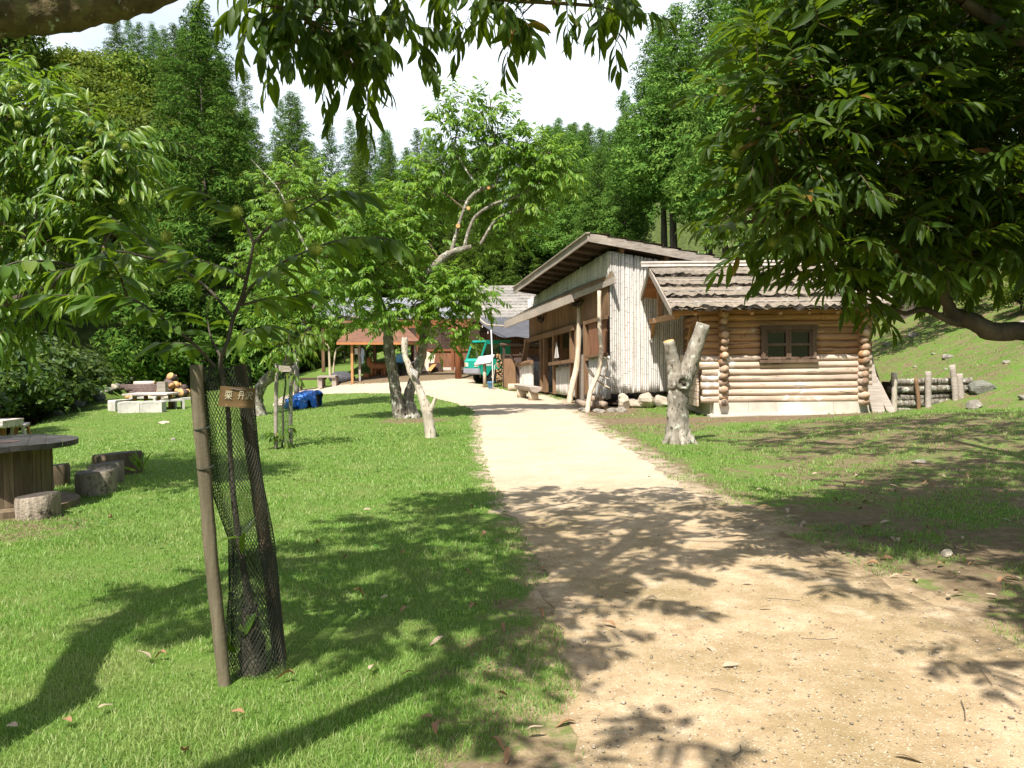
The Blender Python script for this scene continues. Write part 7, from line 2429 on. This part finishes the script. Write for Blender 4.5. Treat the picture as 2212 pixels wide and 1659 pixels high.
for k in range(70):
    y = rng.uniform(20, 41); x = rng.uniform(-.66, -.487) * y
    if x > -15.4: continue
    if poly_sdf(MEADOW, np.array([x]), np.array([y]))[0] < .6: continue
    tree_from(BSH[int(rng.integers(3))], 'shrub', (x, y, hz(x, y) - .05), rng.uniform(0, 6.28), rng.uniform(.8, 1.9), 'dark leafy shrub overhanging the stream gully at the left', 'shrub', 'shrubs along the stream gully', M['bush'])
for k in range(4):
    x = rng.uniform(-19.5, -16.6); y = 19.5 + k * 1.35
    H = rng.uniform(4.5, 6.5)
    tree_from(BRD[k % 3], 'broadleaf_tree', (x, y, hz(x, y) - .1), rng.uniform(0, 6.28), H / 9, 'dark broadleaf tree standing over the stream gully at the left', 'tree', 'trees along the stream gully', M['bush'])
for k in range(16):
    u, v = rng.uniform(640, 900), rng.uniform(700, 752)
    x = (u - CX) / F * 57; y = 57 + rng.uniform(-1, 7); x = (u - CX) / F * y
    tree_from(BSH[k % 3], 'shrub', (x, y, hz(x, y) - .05), rng.uniform(0, 6.28), rng.uniform(.7, 1.5), 'bright green shrub at the far edge of the lawn', 'shrub', 'shrubs at the far edge of the lawn', M['broad'])
for k in range(26):
    for _ in range(30):
        u, v = rng.uniform(1900, 2300), rng.uniform(540, 690)
        p = Gd(u, v)
        if p[0] > 9 and 20 < p[1] < 40: break
    tree_from(BSH[k % 3], 'shrub', (p[0], p[1], p[2] - .05), rng.uniform(0, 6.28), rng.uniform(.25, .75), 'low green shrub on the slope behind the right chestnut', 'shrub', 'shrubs on the right slope', M['broad'])

# small far trees on the lawn with pale leaning trunks
tr = thing('young_tree', 'small tree with pale forked leaning trunks beyond the plank tables', 'tree', P(722, 776, 48))
g = Geo(); sk = []
def zb(x, y): return ((700 + x / 6.91) * .8641, (820 + y / 6.91) * .8641)
for pts, w in (([zb(860, 530), zb(850, 420), zb(845, 330), zb(790, 270), zb(700, 220), zb(620, 120)], [6, 5, 4.5, 3.5, 3, 2]), ([zb(905, 510), zb(960, 420), zb(1040, 320), zb(1100, 280), zb(1190, 260)], [5, 4, 3.5, 3, 2])):
    _, q = stem(pts, 48, w, 7, .05, None, True, 4, 0, g); sk.append(q)
part('trunk', g, M['pole'], tr, True)
gl, gt = Geo(), Geo()
crown(np.vstack(sk), [(P(700, 735, 48), (1.0, .9, .6), 30), (P(760, 725, 48.5), (1.1, .9, .6), 34), (P(730, 705, 48), (1.2, 1, .7), 40)], 1.0, .4, 9, .22, LEAF_MID, (.2, .8), gl, gt, limb_r=.03)
part('crown', gl, M['chestnut_bright'], tr, True); part('twig', gt, M['twig'], tr)
for (u, d, lab) in ((800, 52, 'dark stemmed small tree behind the open shelter'), (845, 50, 'small low crowned tree behind the carved animals')):
    tr = thing('young_tree', lab, 'tree', P(u, 772, d))
    g = Geo()
    _, q = stem([(u - 8, 774), (u - 6, 758), (u + 2, 738), (u + 14, 728)], d, [7, 6, 5, 3], 7, .05, None, True, 4, 0, g); part('trunk', g, M['bark_dark'], tr, True)
    gl, gt = Geo(), Geo()
    crown(q, [(P(u, 725, d), (1.2, 1, .7), 40), (P(u + 25, 735, d), (1.0, 1, .6), 30)], 1.0, .4, 9, .22, LEAF_MID, (.2, .8), gl, gt, limb_r=.03)
    part('crown', gl, M['chestnut'], tr, True); part('twig', gt, M['twig'], tr)

# chestnut on the bank behind the cabin
tb = np.array((11.6, 29.0, hz(11.6, 29.0)))
tr = thing('chestnut_tree', 'sunlit yellow green chestnut on the bank behind the log cabin', 'tree', tb, 'chestnut trees on the lawn')
g = Geo(); sk = []
L_([tb + (0, 0, -.2), tb + (-.1, 0, 1.2), tb + (-.2, -.1, 2.0)], .17, .13, 12); fk = tb + np.array((-.2, -.1, 2.0))
for u, v in ((1600, 480), (1700, 430), (1800, 450), (1900, 470), (2000, 500)): L_([fk, (fk + P(u, v, 28.5)) / 2 + (0, 0, .3), P(u, v, 28.5)], .08, .02, 8)
part('trunk', g, M['bark'], tr, True)
gl, gt = Geo(), Geo()
bl = [(P(u, v, 28.3 + dd), (1.0, 1.0, .75), 56) for u, v, dd in ((1570, 475, 0), (1585, 530, 0), (1640, 420, 0), (1650, 500, -.4), (1640, 570, -.3), (1720, 380, .3), (1730, 460, -.5), (1720, 540, -.5), (1800, 370, .3), (1810, 450, -.5), (1800, 540, -.5), (1880, 400, .2), (1890, 490, -.4), (1890, 570, -.3), (1960, 440, .2), (1980, 540, 0), (2040, 500, .3), (1700, 600, -.2), (1790, 610, -.2), (2060, 580, 0), (1960, 610, 0))]
crown(np.vstack(sk), bl, 1.0, .38, 10, .17, LEAF_MID, (.2, .9), gl, gt, up=.4, limb_r=.03)
part('crown', gl, M['chestnut_bright'], tr, True); part('twig', gt, M['twig'], tr)
# ================================================================== daylight
SUN_AZ, SUN_EL = rad(20), rad(57)                        # light travels along +y turned to +x by SUN_AZ
dv = Vector((math.sin(SUN_AZ) * math.cos(SUN_EL), math.cos(SUN_AZ) * math.cos(SUN_EL), -math.sin(SUN_EL)))
sl = bpy.data.lights.new('sun', 'SUN'); sl.energy = 4.9; sl.angle = rad(.53); sl.color = (1, .955, .88)
so_ = bpy.data.objects.new('sun', sl); COL.objects.link(so_)
so_.rotation_euler = dv.to_track_quat('-Z', 'Y').to_euler(); so_.location = (-8, -20, 30)
w = bpy.data.worlds.new('World'); S.world = w; w.use_nodes = True
t = w.node_tree; t.nodes.clear()
out = t.nodes.new('ShaderNodeOutputWorld'); bg = t.nodes.new('ShaderNodeBackground')
sky = t.nodes.new('ShaderNodeTexSky'); sky.sky_type = 'NISHITA'; sky.sun_disc = False
sky.sun_elevation = SUN_EL; sky.sun_rotation = math.pi + SUN_AZ
sky.air_density = 1.0; sky.dust_density = 2.0
tc = t.nodes.new('ShaderNodeTexCoord'); mp = t.nodes.new('ShaderNodeMapping'); mp.inputs['Scale'].default_value = (1, 1, 2.2)
nz = t.nodes.new('ShaderNodeTexNoise'); nz.inputs['Scale'].default_value = 2.3; nz.inputs['Detail'].default_value = 7; nz.inputs['Roughness'].default_value = .55
rp = t.nodes.new('ShaderNodeValToRGB'); rp.color_ramp.elements[0].position = .30; rp.color_ramp.elements[1].position = .60
rp.color_ramp.elements[0].color = (.35, .35, .35, 1)
sep = t.nodes.new('ShaderNodeSeparateXYZ'); mr = t.nodes.new('ShaderNodeMapRange')
mr.inputs[1].default_value = .0; mr.inputs[2].default_value = .6
mx = t.nodes.new('ShaderNodeMix'); mx.data_type = 'RGBA'
mu = t.nodes.new('ShaderNodeMath'); mu.operation = 'MULTIPLY'
lk = t.links.new
lk(tc.outputs['Generated'], mp.inputs[0]); lk(mp.outputs[0], nz.inputs['Vector']); lk(nz.outputs['Fac'], rp.inputs[0])
lk(tc.outputs['Generated'], sep.inputs[0]); lk(sep.outputs['Y'], mr.inputs[0])
lk(rp.outputs['Color'], mu.inputs[0]); lk(mr.outputs[0], mu.inputs[1]); lk(mu.outputs[0], mx.inputs[0])
lk(sky.outputs[0], mx.inputs[6]); mx.inputs[7].default_value = (7.3, 7.9, 8.4, 1)
lk(mx.outputs[2], bg.inputs[0]); bg.inputs[1].default_value = .095
lk(bg.outputs[0], out.inputs[0])
S.view_settings.view_transform = 'Standard'; S.view_settings.look = 'None'; S.view_settings.exposure = .95; S.view_settings.gamma = 1.0
S.view_settings.use_curve_mapping = False
S.cycles.max_bounces = 8; S.cycles.diffuse_bounces = 3; S.cycles.transparent_max_bounces = 12; S.cycles.transmission_bounces = 4
S.cycles.use_denoising = True
